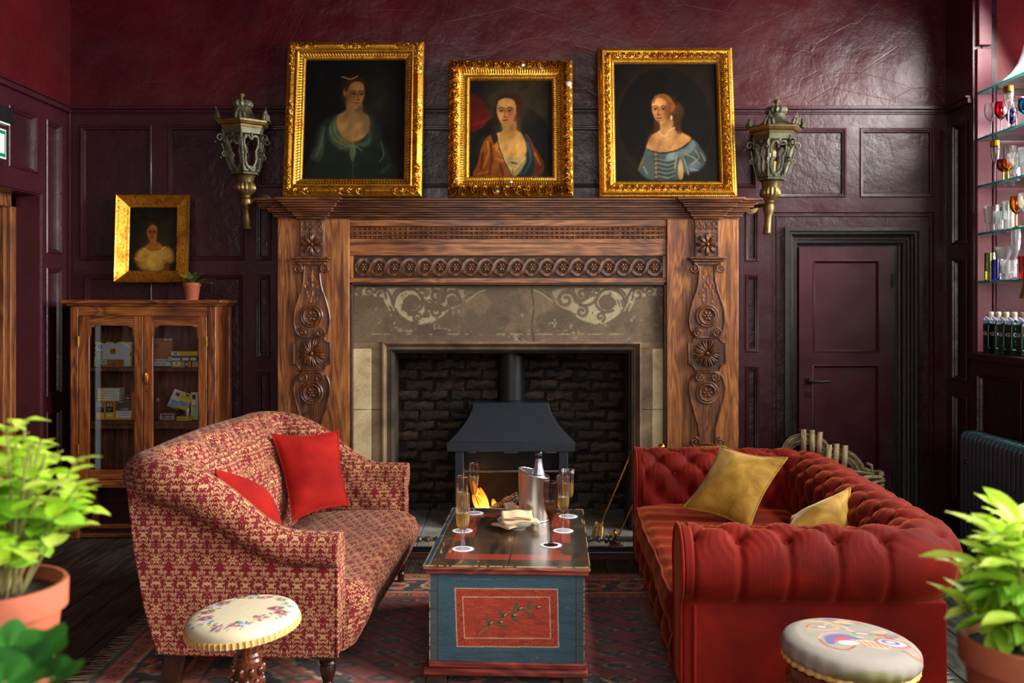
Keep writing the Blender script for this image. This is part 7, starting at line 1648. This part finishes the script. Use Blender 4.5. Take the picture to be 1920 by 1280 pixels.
ob('stopper_cap', S_([(.0165, .31), (.0170, .32), (.0188, .326), (.0188, .341), (.0155, .3455), (0, .346)]), M['cava'], t, smooth=50)
mb = MB()
for k in range(3): mb.tube([(.0192 * math.cos(a), .0192 * math.sin(a), (.327 + k * .006) * sb_) for a in np.linspace(-2.6, -.6, 9)], .0011, 5)
ob('cap_lettering', mb.xf(Mx), M['foil'], t)
sl_ = MB().sphere((.002, -.0405, .213 * sb_), (.0058, .0012, .0058), 10, 6); ob('seal', sl_.xf(Mx), M['bronze_gold'], t)
wx_, wy_, wz_ = onlid(969, 990)
t = thing('napkin_bowl', 'small white bowl holding paper napkins on the chest', 'bowl', (wx_, wy_, wz_))
ob('bowl_body', MB().lathe([(.0, .002), (.04, .0), (.042, .004), (.060, .012), (.080, .026), (.093, .040), (.095, .043), (.090, .041), (.076, .029), (.05, .012), (0, .009)], 48, (wx_, wy_, wz_), lambda a, j: 1 + (.012 * math.cos(a * 24) if 4 <= j <= 7 else 0)), M['ceramic'], t, smooth=60)
for k, (dx, dy, rz, zz, sx_, sy_, lab) in enumerate(((-.012, .0, .7, .022, .18, .14, 'lowest cream paper napkin sticking out of the white bowl'), (.012, -.012, .25, .036, .18, .12, 'middle cream paper napkin folded over the rim of the white bowl'), (.0, .008, .06, .052, .15, .10, 'topmost folded cream paper napkin on the white bowl'))):
    mb = MB()
    for lay in range(3):
        mb.grid(lambda u, v, lay=lay: ((u - .5) * sx_, (v - .5) * sy_, lay * .0035 + .008 * math.sin(PI * u) * .6 + (.004 if v < .1 else 0) + (.018 * (v - .3) if k == 2 else -.01 * abs(v - .5)) + .002 * math.sin(u * 11 + lay)), 10, 8)
    o = ob('paper_napkin', mb, M['napkin'], None, smooth=60); o.location = (wx_ + dx, wy_ + dy, wz_ + zz); o.rotation_euler = (0, 0, rz); tag(o, lab, 'napkin', 'napkins in the white bowl')
    so = o.modifiers.new('s', 'SOLIDIFY'); so.thickness = .001
hx_, hy_, hz_ = onlid(957, 970)
t = thing('pick_holder', 'small glass tumbler packed with pale wooden picks behind the napkin bowl', 'holder', (hx_, hy_, hz_))
ob('tumbler', MB().lathe([(.0, .002), (.024, .0), (.026, .004), (.029, .045)], 24, (hx_, hy_, hz_), cap=False), M['flute'], t, smooth=60)
pk = MB(); 
for k in range(120):
    a = random.uniform(0, 2 * PI); r_ = .024 * math.sqrt(random.random()); lean_ = random.uniform(1.05, 1.35); h_ = random.uniform(.066, .076)
    pk.tube([(hx_ + r_ * math.cos(a), hy_ + r_ * math.sin(a), hz_ + .004), (hx_ + r_ * lean_ * math.cos(a), hy_ + r_ * lean_ * math.sin(a), hz_ + h_)], .0013, 4)
ob('wooden_picks', pk, M['stick'], t, kind='stuff', smooth=0)

# ------------------------------------------------------------------ glass shelves in the bar alcove
GS = [3.0, 2.69, 2.373, 2.057, 1.737]
for i, z_ in enumerate(GS):
    t = thing('glass_shelf', ['topmost', 'second', 'middle', 'fourth', 'lowest'][i] + ' green edged glass shelf across the bright bar alcove', 'shelf', (XR + .22, 5.2, z_ - .012), 0, 'glass shelves in the alcove')
    ob('glass_sheet', MB().box(XR + .018, XR + .40, ay0 + .05, ay1 - .035, z_ - .011, z_), M['shelfglass'], t, smooth=0)
    ob('front_edge', MB().box(XR + .010, XR + .018, ay0 + .05, ay1 - .03, z_ - .012, z_ + .001), M['edgeglass'], t)
    ob('end_edge', MB().box(XR + .018, XR + .40, ay1 - .035, ay1 - .028, z_ - .012, z_ + .001), M['edgeglass'], t)
def vessel(name, label, px, d, ztop, shelf, prof, m, cat='glass', stem_m=None, band=None, mod=None, group=None, band_m='gilt'):
    """prof: (radius, height 0..1); stands on shelf at depth d; its top edge at pixel ztop"""
    x = (px - 960) * d / 1800; z0 = shelf + .001; hgt = max(.05, H - (ztop - 565) * d / 1800 - z0); t = thing(name, label, cat, (x, d, z0), 0, group or 'glassware on the alcove shelves')
    pts = catmull([(r_, h_ * hgt) for r_, h_ in prof], 3, False)
    if stem_m:
        cut = [p for p in pts if p[1] <= stem_m[1] * hgt]; up_ = [p for p in pts if p[1] >= stem_m[1] * hgt - 1e-6]
        ob('stem_and_foot', MB().lathe(cut, 24, (x, d, z0)), M[stem_m[0]], t, smooth=60)
        up_ = [cut[-1]] + up_
    else: up_ = pts
    inner = [(max(.001, r_ - .002), h_) for r_, h_ in reversed(up_) if h_ > up_[0][1] + .006]
    ob('bowl', MB().lathe(up_ + inner, 48 if mod else 32, (x, d, z0), mod, cap=False), M[m], t, smooth=60)
    if band:
        top = [p for p in pts if p[1] >= (1 - band) * hgt]; ob('gilt_band', MB().lathe([(r_ + .0006, h_) for r_, h_ in top], 32, (x, d, z0), cap=False), M[band_m], t, smooth=60)
    return t
fluteP = [(.032, 0), (.031, .01), (.006, .04), (.004, .12), (.004, .42), (.010, .48), (.024, .6), (.030, .8), (.029, 1)]
goblet = [(.035, 0), (.034, .015), (.006, .06), (.005, .2), (.006, .42), (.018, .48), (.036, .62), (.040, .8), (.036, 1)]
martini = [(.036, 0), (.034, .015), (.006, .05), (.005, .2), (.005, .45), (.010, .5), (.055, .95), (.058, 1)]
tumbler = [(.0, .01), (.028, .0), (.031, .03), (.036, 1)]
cut = lambda n, a_: (lambda a, j: 1 + a_ * math.cos(a * n + j * .9))
s1, s2, s3, s4, s5 = GS
t = thing('white_lampshade', 'white conical glass lampshade on the topmost alcove shelf', 'lampshade', (3.35, 6.15, s1))
ob('shade', MB().lathe([(.20, .004), (.205, .014), (.195, .022), (.14, .07), (.10, .13), (.075, .20), (.06, .26), (.05, .265)], 40, (3.35, 6.15, s1), cap=False), plain('opal_white', C(236, 238, 240), .3, 0, .02, 5, 0), t)
vessel('cut_wine_glass', 'small cut crystal wine glass at the back of the second alcove shelf', 1858, 6.32, 194, s2, goblet, 'crystal_cut', mod=cut(18, .03))
vessel('pink_wine_glass', 'cranberry pink wine glass on the second alcove shelf', 1877, 6.22, 192, s2, goblet, 'g_pink', stem_m=('crystal', .46))
vessel('gold_rim_flute', 'tall clear flute with a deep gold rim on the second alcove shelf', 1891, 6.10, 162, s2, fluteP, 'crystal_cut', band=.16)
vessel('red_stem_martini', 'clear martini glass with a red stem on the second alcove shelf', 1905, 6.0, 184, s2, martini, 'crystal', stem_m=('g_red', .46))
vessel('teal_goblet', 'teal glass goblet at the edge of the second alcove shelf', 1921, 5.95, 186, s2, goblet, 'g_teal')
vessel('blue_goblet', 'dark blue goblet behind the flute on the second alcove shelf', 1897, 6.3, 205, s2, [(r_ * .9, h_) for r_, h_ in goblet], 'g_blue')
vessel('gold_rim_flute', 'slim clear flute with a gold rim on the middle alcove shelf', 1866, 6.28, 264, s3, fluteP, 'crystal_cut', band=.14)
vessel('ruby_wine_glass', 'ruby red wine glass with a gold stem on the middle alcove shelf', 1881, 6.2, 299, s3, goblet, 'g_red', stem_m=('gilt', .44))
vessel('amber_wine_glass', 'amber wine glass beside the ruby one on the middle alcove shelf', 1890, 6.12, 298, s3, goblet, 'g_gold', stem_m=('gilt', .44))
vessel('cut_tumbler', 'lower cut crystal tumbler of the pile on the middle alcove shelf', 1902, 6.12, 302, s3, tumbler, 'crystal_cut', mod=cut(20, .04))
vessel('crystal_coupe', 'wide crystal coupe in front on the middle alcove shelf', 1907, 5.98, 288, s3, [(.036, 0), (.034, .02), (.007, .06), (.006, .42), (.03, .52), (.052, .72), (.056, 1)], 'crystal_cut', mod=cut(20, .02))
vessel('cut_tumbler', 'tall cut crystal tumbler behind the coupe on the middle alcove shelf', 1893, 6.3, 274, s3, [(.0, .01), (.030, .0), (.034, .03), (.038, 1)], 'crystal_cut', mod=cut(16, .05))
vessel('crystal_jug_glass', 'crystal glass at the right end of the middle alcove shelf', 1921, 5.9, 277, s3, tumbler, 'crystal_cut', mod=cut(16, .04))
vessel('ribbed_tumbler', 'flared ribbed tumbler at the back of the fourth alcove shelf', 1859, 6.26, 385, s4, [(.0, .01), (.032, .0), (.034, .03), (.052, 1)], 'crystal_cut', mod=cut(28, .025))
vessel('cut_tumbler', 'short cut crystal tumbler on the fourth alcove shelf', 1876, 6.1, 396, s4, [(.0, .01), (.036, .0), (.038, .03), (.040, 1)], 'crystal_cut', mod=cut(14, .05))
vessel('clear_tumbler', 'plain clear straight tumbler on the fourth alcove shelf', 1891, 6.02, 377, s4, [(.0, .01), (.032, .0), (.034, .03), (.035, 1)], 'crystal_cut')
vessel('green_highball', 'pale green highball glass behind on the fourth alcove shelf', 1884, 6.28, 384, s4, tumbler, 'g_green')
vessel('amber_goblet', 'amber yellow goblet with a beaded stem on the fourth alcove shelf', 1906, 5.95, 368, s4, goblet, 'g_gold')
vessel('crystal_goblet', 'crystal goblet at the right end of the fourth alcove shelf', 1922, 5.85, 362, s4, goblet, 'crystal_cut', mod=cut(18, .03))
vessel('green_tumbler', 'lime green straight tumbler on the lowest alcove shelf', 1857, 6.24, 474, s5, [(.0, .01), (.034, .0), (.037, .03), (.036, 1)], 'g_green')
vessel('cobalt_tumbler', 'cobalt blue tumbler on the lowest alcove shelf', 1871, 6.12, 486, s5, [(.0, .01), (.034, .0), (.037, .2), (.031, 1)], 'g_blue')
vessel('cut_gilt_tumbler', 'diamond cut tumbler with a gilt rim on the lowest alcove shelf', 1891, 6.0, 487, s5, [(.0, .01), (.044, .0), (.046, .03), (.047, 1)], 'crystal_cut', band=.07, mod=cut(22, .05))
vessel('cut_martini', 'cut crystal martini glass behind the gilt tumbler on the lowest alcove shelf', 1884, 6.22, 463, s5, martini, 'crystal_cut', mod=cut(20, .03))
vessel('tall_ribbed_flute', 'tall ribbed flute above the gilt tumbler on the lowest alcove shelf', 1904, 5.95, 430, s5, fluteP, 'crystal_cut', mod=cut(16, .03))
vessel('ruby_glass', 'ruby glass half seen at the edge of the lowest alcove shelf', 1921, 5.9, 480, s5, tumbler, 'g_red')
# gin bottles on the sill
def gin(px, d, label, big=1.):
    x = (px - 960) * d / 1800; t = thing('gin_bottle', label, 'bottle', (x, d, az0), 0, 'square green bottles on the alcove sill'); w = .034 * big; hb = .185 * big
    mb = MB(); sq_loft(mb, [(w, w, 0, 0, 0.001), (w, w, 0, 0, hb), (w * .94, w * .94, 0, 0, hb + .010), (w * .5, w * .5, 0, 0, hb + .026), (w * .42, w * .42, 0, 0, hb + .035)]); ob('bottle_body', mb, M['gin_green'], t, world=False, bev=.004, smooth=30)
    ob('neck', MB().lathe([(.014, hb + .03), (.014, hb + .05)], 16), M['gin_green'], t, world=False); ob('cap', MB().lathe([(.0185, hb + .040), (.019, hb + .044), (.019, hb + .072), (.020, hb + .074), (.020, hb + .084), (.017, hb + .088), (0, hb + .088)], 20), M['ceramic'], t, world=False)
    ob('cap_band', MB().lathe([(.0195, hb + .060), (.0195, hb + .065)], 20, cap=False), M['gilt'], t, world=False)
    for sg in (-1, 1):
        pts = [(sg * .010, -.004), (sg * .05, -.026), (sg * .056, -.008), (sg * .055, .010), (sg * .046, .026), (sg * .010, .004)]
        ob('bow_loop', MB().prism([(u_, hb + .036 + v_) for u_, v_ in pts], -.026, -.022), M['union'], t, world=False, smooth=0)
    words('lettering', 'GB', .036 * big, inkw, t, (0, -w - .0012, hb * .70)); words('lettering', 'GIN', .012 * big, inkw, t, (0, -w - .0012, hb * .48)); words('lettering', 'GB', .036 * big, inkw, t, (-w - .0012, 0, hb * .70), (PI / 2, 0, -PI / 2)); words('lettering', '* * *', .012 * big, inkw, t, (0, -w - .0012, hb * .9))
    ob('label_mark', MB().add([(-.008, -w - .0012, hb * .38), (.008, -w - .0012, hb * .38), (0, -w - .0012, hb * .28)], [(0, 1, 2)]), plain('label_red', C(190, 90, 80), .5), t, world=False)
    ob('label_line', MB().box(-w * .8, w * .8, -w - .0012, -w - .0004, hb * .2, hb * .215), inkw, t, world=False)
m_, nt_, b_4 = NT('dark_green_gin_glass', C(10, 34, 22), .06); b_4.inputs['Coat Weight'].default_value = .5; M['gin_green'] = m_
m_, nt_, b_4 = NT('flag_ribbon', C(60, 50, 110), .6); n_ = noise(nt_, co_(nt_), 70, 2); lk(nt_, ramp(nt_, n_, [(.4, C(40, 36, 90)), (.5, C(220, 216, 220)), (.6, C(170, 40, 60))], 'CONSTANT'), b_4.inputs['Base Color']); M['union'] = m_
gin(1857, 6.30, 'square green bottle with white cap furthest in on the alcove sill'); gin(1871, 6.22, 'square green bottle with white cap second along the alcove sill'); gin(1886, 6.10, 'square green bottle with white cap third along the alcove sill'); gin(1901, 6.02, 'square green bottle with white cap fourth along the alcove sill'); gin(1920, 5.92, 'square green bottle with white cap nearest the frame edge on the alcove sill')
t = thing('lantern_foot', 'dark bronze bell shaped ornament hanging at the edge of the bar alcove', 'ornament', (3.105, 5.82, 1.60))
ob('bell', MB().lathe([(.03, 0), (.028, .01), (.016, .06), (.012, .12), (.010, .2)], 20, (3.12, 5.84, 1.62)), M['bronze_gold'], t)

# ------------------------------------------------------------------ radiator on the right wall
t = thing('column_radiator', 'blue black column radiator against the right wall below the alcove', 'radiator', (2.92, 5.4, 0)); y = 6.08; hR = .78; sec = None; i = 0
mb = MB(); Xa, Xb = -.065, .065
for xx in (Xa, 0, Xb): mb.tube([(xx, 0, .11), (xx, 0, hR - .05), (xx * .97, 0, hR - .03)], [.0185, .0185, .017], 10)
mb.tube([(Xa, 0, .10), (Xa, 0, .09), (Xb, 0, .09), (Xb, 0, .10)], [.018, .021, .021, .018], 10); mb.tube([(Xa, 0, hR - .04), (Xa * .8, 0, hR - .02), (0, 0, hR - .014), (Xb * .8, 0, hR - .02), (Xb, 0, hR - .04)], [.019, .021, .022, .021, .019], 10)
mb.tube([(0, -.026, hR - .04), (0, .026, hR - .04)], .022, 10); mb.tube([(0, -.026, .10), (0, .026, .10)], .022, 10)
while y > 4.4:
    if sec is None: sec = ob('radiator_section', mb, M['radiator'], t, world=False, smooth=60); sec.location = (0, y - 5.4, 0)
    else: share(sec, 'radiator_section', t, (0, y - 5.4, 0))
    y -= .052
for yy in (6.0, 4.5): ob('foot', MB().box(-.07, .07, yy - 5.4 - .012, yy - 5.4 + .012, 0, .10), M['radiator'], t, world=False, bev=.006)
ob('brass_vent', MB().tube([(-.095, .58, .60), (-.07, .58, .60)], [.012, .016], 10), M['brass'], t, world=False)

# ------------------------------------------------------------------ cane basket behind the chesterfield
KB = 1800 / 6.3
t = thing('cane_basket', 'coiled cane log basket with strapped hoop handles by the dark door', 'basket', (2.10, 6.32, 0))
wv = MB()
for k in range(15):
    zz = .02 + k * .032; w = .21 + .07 * math.sin(min(1, k / 11) * PI / 2); wv.tube([(2.10 + (w + .05) * math.cos(a) + .006 * math.cos(a * 9 + k * PI), 6.32 + w * .72 * math.sin(a), zz + .006 * math.sin(a * 12 + k * PI)) for a in np.linspace(0, 2 * PI, 41)[:-1]], .016, 6, closed=True)
ob('woven_body', wv, M['cane'], t)
def hoop(pts, d, nb=7):
    c3 = catmull([P(x, y, d) for x, y in pts], 6, False); mb = MB()
    for k in range(nb):
        o_ = (k - nb / 2) * .0105; rr_ = .0055
        mid_ = Vector(P(sum(x for x, _ in pts) / len(pts), max(y for _, y in pts), d)); q_ = []
        for p in c3:
            v_ = (Vector(p) - mid_).normalized(); q_.append(Vector(p) + v_ * (o_ - .03) + Vector((0, .01 * math.sin(k * 2.1), 0)))
        mb.tube(q_, rr_, 6)
    ob('cane_hoop', mb, M['cane'], t)
hoop([(1458, 880), (1464, 845), (1478, 822), (1505, 812), (1535, 818), (1554, 834), (1566, 865)], 6.36); hoop([(1524, 890), (1528, 862), (1542, 846), (1567, 839), (1594, 846), (1614, 864), (1630, 892)], 6.22)
for x, d, y0 in ((1505, 6.345, 808), (1521, 6.345, 809), (1536, 6.345, 813), (1553, 6.205, 837), (1567, 6.205, 835), (1583, 6.205, 838)):
    a = Vector(P(x, y0 - 2, d)); b = Vector(P(x - 4 if x > 1530 else x - 1, y0 + 48, d)); w = .017
    mb = MB().add([(a.x - w, a.y + .06, a.z - .01), (a.x + w, a.y + .06, a.z - .01), (a.x + w, a.y - .02, a.z + .004), (a.x - w, a.y - .02, a.z + .004), (b.x + w, b.y - .03, b.z), (b.x - w, b.y - .03, b.z)], [(0, 1, 2, 3), (3, 2, 4, 5)])
    o = ob('wooden_strap', mb, M['strap'], t); so = o.modifiers.new('s', 'SOLIDIFY'); so.thickness = .005
ob('rim_stick', MB().tube([P(1575, 880, 6.2), P(1600, 884, 6.19), P(1638, 888, 6.2)], .010, 8).tube([P(1625, 868, 6.2), P(1634, 872, 6.2), P(1636, 888, 6.2)], .009, 8), M['cane'], t)

# ------------------------------------------------------------------ plants in the foreground
def bench(label, x0, x1, y0, y1, z):
    t = thing('plant_bench', label, 'bench', ((x0 + x1) / 2, (y0 + y1) / 2, 0)); ob('bench_top', MB().box(x0, x1, y0, y1, z - .03, z), M['oak_dark'], t, bev=.004)
    for x in (x0 + .03, x1 - .07):
        for y in (y0 + .03, y1 - .07): ob('leg', MB().box(x, x + .04, y, y + .04, 0, z - .03), M['oak_dark'], t)
bench('dark wooden plant bench under the lime green plant', -1.15, -.5, .85, 1.62, .945); bench('dark wooden plant bench under the pointed leaf plant', .55, 1.15, 1.2, 1.62, .855)
def potmesh(r_, h_, c): return MB().lathe([(r_ * .70, 0), (r_ * .74, .004), (r_ * .90, h_ - .045), (r_ * .905, h_ - .043), (r_ * .99, h_ - .041), (r_, h_ - .004), (r_ * .985, h_), (r_ * .93, h_), (r_ * .90, h_ - .03), (0, h_ - .03)], 48, c)
def leafproto(name, L, W, m, t, pts, fold=.2, curl=.15, n=8):
    mb = MB()
    def f(u, v):
        s_ = v * 2 - 1; w = np.interp(u, [p[0] for p in pts], [p[1] for p in pts]) * W; return (s_ * w, L * u, fold * abs(s_) * w - curl * L * u * u + .02 * L * math.sin(u * 10) * s_)
    return mb.grid(f, n, 4)
t = thing('potted_mint', 'lime green round leaved plant in a terracotta pot at the left of the frame', 'plant', (-.815, 1.5, .946)); cpos = Vector((-.815, 1.5, .946)); hp = 1.16 - .946
ob('pot', potmesh(.112, hp, tuple(cpos)), M['terracotta'], t); ob('soil', MB().lathe([(.102, hp - .022), (0, hp - .016)], 24, tuple(cpos)), M['soil'], t)
ovate = [(0, .08), (.12, .55), (.3, .95), (.5, 1.), (.7, .85), (.88, .5), (1, .06)]
rp_ = random.Random(11); pl1 = leafproto('leaf', .034, .0145, None, None, ovate); lp1 = None; lp2 = None; cnt = 0
sts = []
for k in range(38):
    a = rp_.uniform(-1.9, 1.9) if k % 5 else rp_.uniform(0, 2 * PI); el = rp_.uniform(.25, 1.45); R_ = rp_.uniform(.8, 1.05)
    tip_ = Vector((  .165 * R_ * math.cos(el) * math.cos(a), .165 * R_ * math.cos(el) * math.sin(a), .03 + .25 * R_ * math.sin(el) ** .9)); base_ = Vector((.05 * math.cos(a) * rp_.random(), .05 * math.sin(a) * rp_.random(), 0)); md = base_.lerp(tip_, .5) + Vector((0, 0, .02))
    c3 = [Vector(q) for q in catmull([base_, md, tip_], 6, False)]; off = cpos + Vector((0, 0, hp - .02)); sts.append([off + q for q in c3])
    for j, f in enumerate((.42, .6, .78, .9, 1.)):
        if cnt > 290: break
        q = c3[min(len(c3) - 1, int(f * (len(c3) - 1)))] + Vector((0, 0, hp - .02))
        for sg in ((0, PI) if f < 1 else (.5, 2.6, 4.7)):
            if rp_.random() < .22 and f < .7: continue
            if cnt > 296: break
            mk = lp1 if f > .7 else lp2
            if mk is None:
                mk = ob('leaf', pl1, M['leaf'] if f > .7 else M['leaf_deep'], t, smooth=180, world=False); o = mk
                if f > .7: lp1 = mk
                else: lp2 = mk
                pl1 = leafproto('leaf', .034, .0145, None, None, ovate)
            else: o = share(mk, 'leaf', t)
            o.location = q; o.rotation_euler = (rp_.uniform(-.2, .6), rp_.uniform(-.3, .3), sg + j * PI / 2 + a); s_ = rp_.uniform(1.0, 1.5) * (1.1 if f < .9 else .8); o.scale = (s_, s_, s_); cnt += 1
for c3 in sts: ob('stem', MB().tube(c3, .0018, 5), M['stem'], t)
t = thing('pointed_leaf_plant', 'yellow green pointed leaved plant in a terracotta pot at the right of the frame', 'plant', (.818, 1.5, .856)); cpos = Vector((.818, 1.5, .856)); hp = 1.075 - .856
ob('pot', potmesh(.112, hp, tuple(cpos)), M['terracotta'], t); ob('soil', MB().lathe([(.102, hp - .022), (0, hp - .016)], 24, tuple(cpos)), M['soil'], t)
lance = [(0, .1), (.15, .5), (.4, 1.), (.6, .95), (.8, .6), (1, .04)]
rp_ = random.Random(5); lp1 = lp2 = None; cnt = 0
for k in range(32):
    a = rp_.uniform(1.2, 5.1) if k % 4 else rp_.uniform(0, 2 * PI); el = rp_.uniform(.12, 1.45); R_ = rp_.uniform(.75, 1.05)
    tip_ = Vector((.115 * R_ * math.cos(el) * math.cos(a), .115 * R_ * math.cos(el) * math.sin(a), .02 + .20 * R_ * math.sin(el))); base_ = Vector((.04 * math.cos(a) * rp_.random(), .04 * math.sin(a) * rp_.random(), 0)); off = Vector((0, 0, hp - .02))
    c3 = [Vector(q) for q in catmull([base_, base_.lerp(tip_, .55) + Vector((0, 0, .015)), tip_], 6, False)]; ob('stem', MB().tube([cpos + off + q for q in c3], .0022, 5), M['stem'], t)
    for j in range(9):
        f = .35 + .65 * j / 8; q = c3[min(len(c3) - 1, int(f * (len(c3) - 1)))] + off; up_ = f > .75
        mk = lp1 if up_ else lp2
        if mk is None:
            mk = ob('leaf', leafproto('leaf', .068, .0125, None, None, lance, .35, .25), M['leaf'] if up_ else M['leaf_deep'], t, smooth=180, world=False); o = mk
            if up_: lp1 = mk
            else: lp2 = mk
        else: o = share(mk, 'leaf', t)
        o.location = q; o.rotation_euler = (rp_.uniform(.1, .9) if up_ else rp_.uniform(-.3, .5), rp_.uniform(-.3, .3), j * 2.4 + a); s_ = rp_.uniform(.85, 1.35) * (1 - .2 * (f > .95)); o.scale = (s_, s_, s_); cnt += 1
t = thing('dark_leaved_plant', 'low plant with large dark green leaves in front of the terracotta pot', 'plant', (-.66, 1.16, .946)); cpos = Vector((-.66, 1.16, .946))
ob('pot', potmesh(.062, .095, tuple(cpos)), M['terracotta'], t); lp1 = None
for (px, py, d, a, s_, tl_) in ((15, 1215, 1.22, .3, 1., .5), (72, 1222, 1.18, -.5, 1.05, .4), (40, 1262, 1.08, -.2, 1.1, .3), (100, 1272, 1.10, -1.1, .9, .2), (-20, 1250, 1.12, .8, 1., .4), (10, 1282, 1.02, .1, 1., .2)):
    q = Vector(P(px, py, d)) - cpos
    if lp1 is None:
        mb = MB()
        def f(u, v):
            r_ = u; an = (v - .5) * 2 * 2.75; lob = 1 + .10 * math.cos(an * 5); return (.036 * r_ * lob * math.sin(an), .036 * r_ * lob * math.cos(an), .008 * r_ * r_ + .003 * math.cos(an * 5) * r_)
        mb.grid(f, 6, 36); lp1 = ob('leaf', mb, M['leaf_dark'], t, smooth=180, world=False); o = lp1
    else: o = share(lp1, 'leaf', t)
    o.location = q; o.rotation_euler = (tl_, .1, a); o.scale = (s_,) * 3
    ob('stem', MB().tube([cpos + Vector((0, 0, .09)), cpos + q * .6 + Vector((0, 0, .03)), cpos + q], .0025, 6), M['stem'], t)
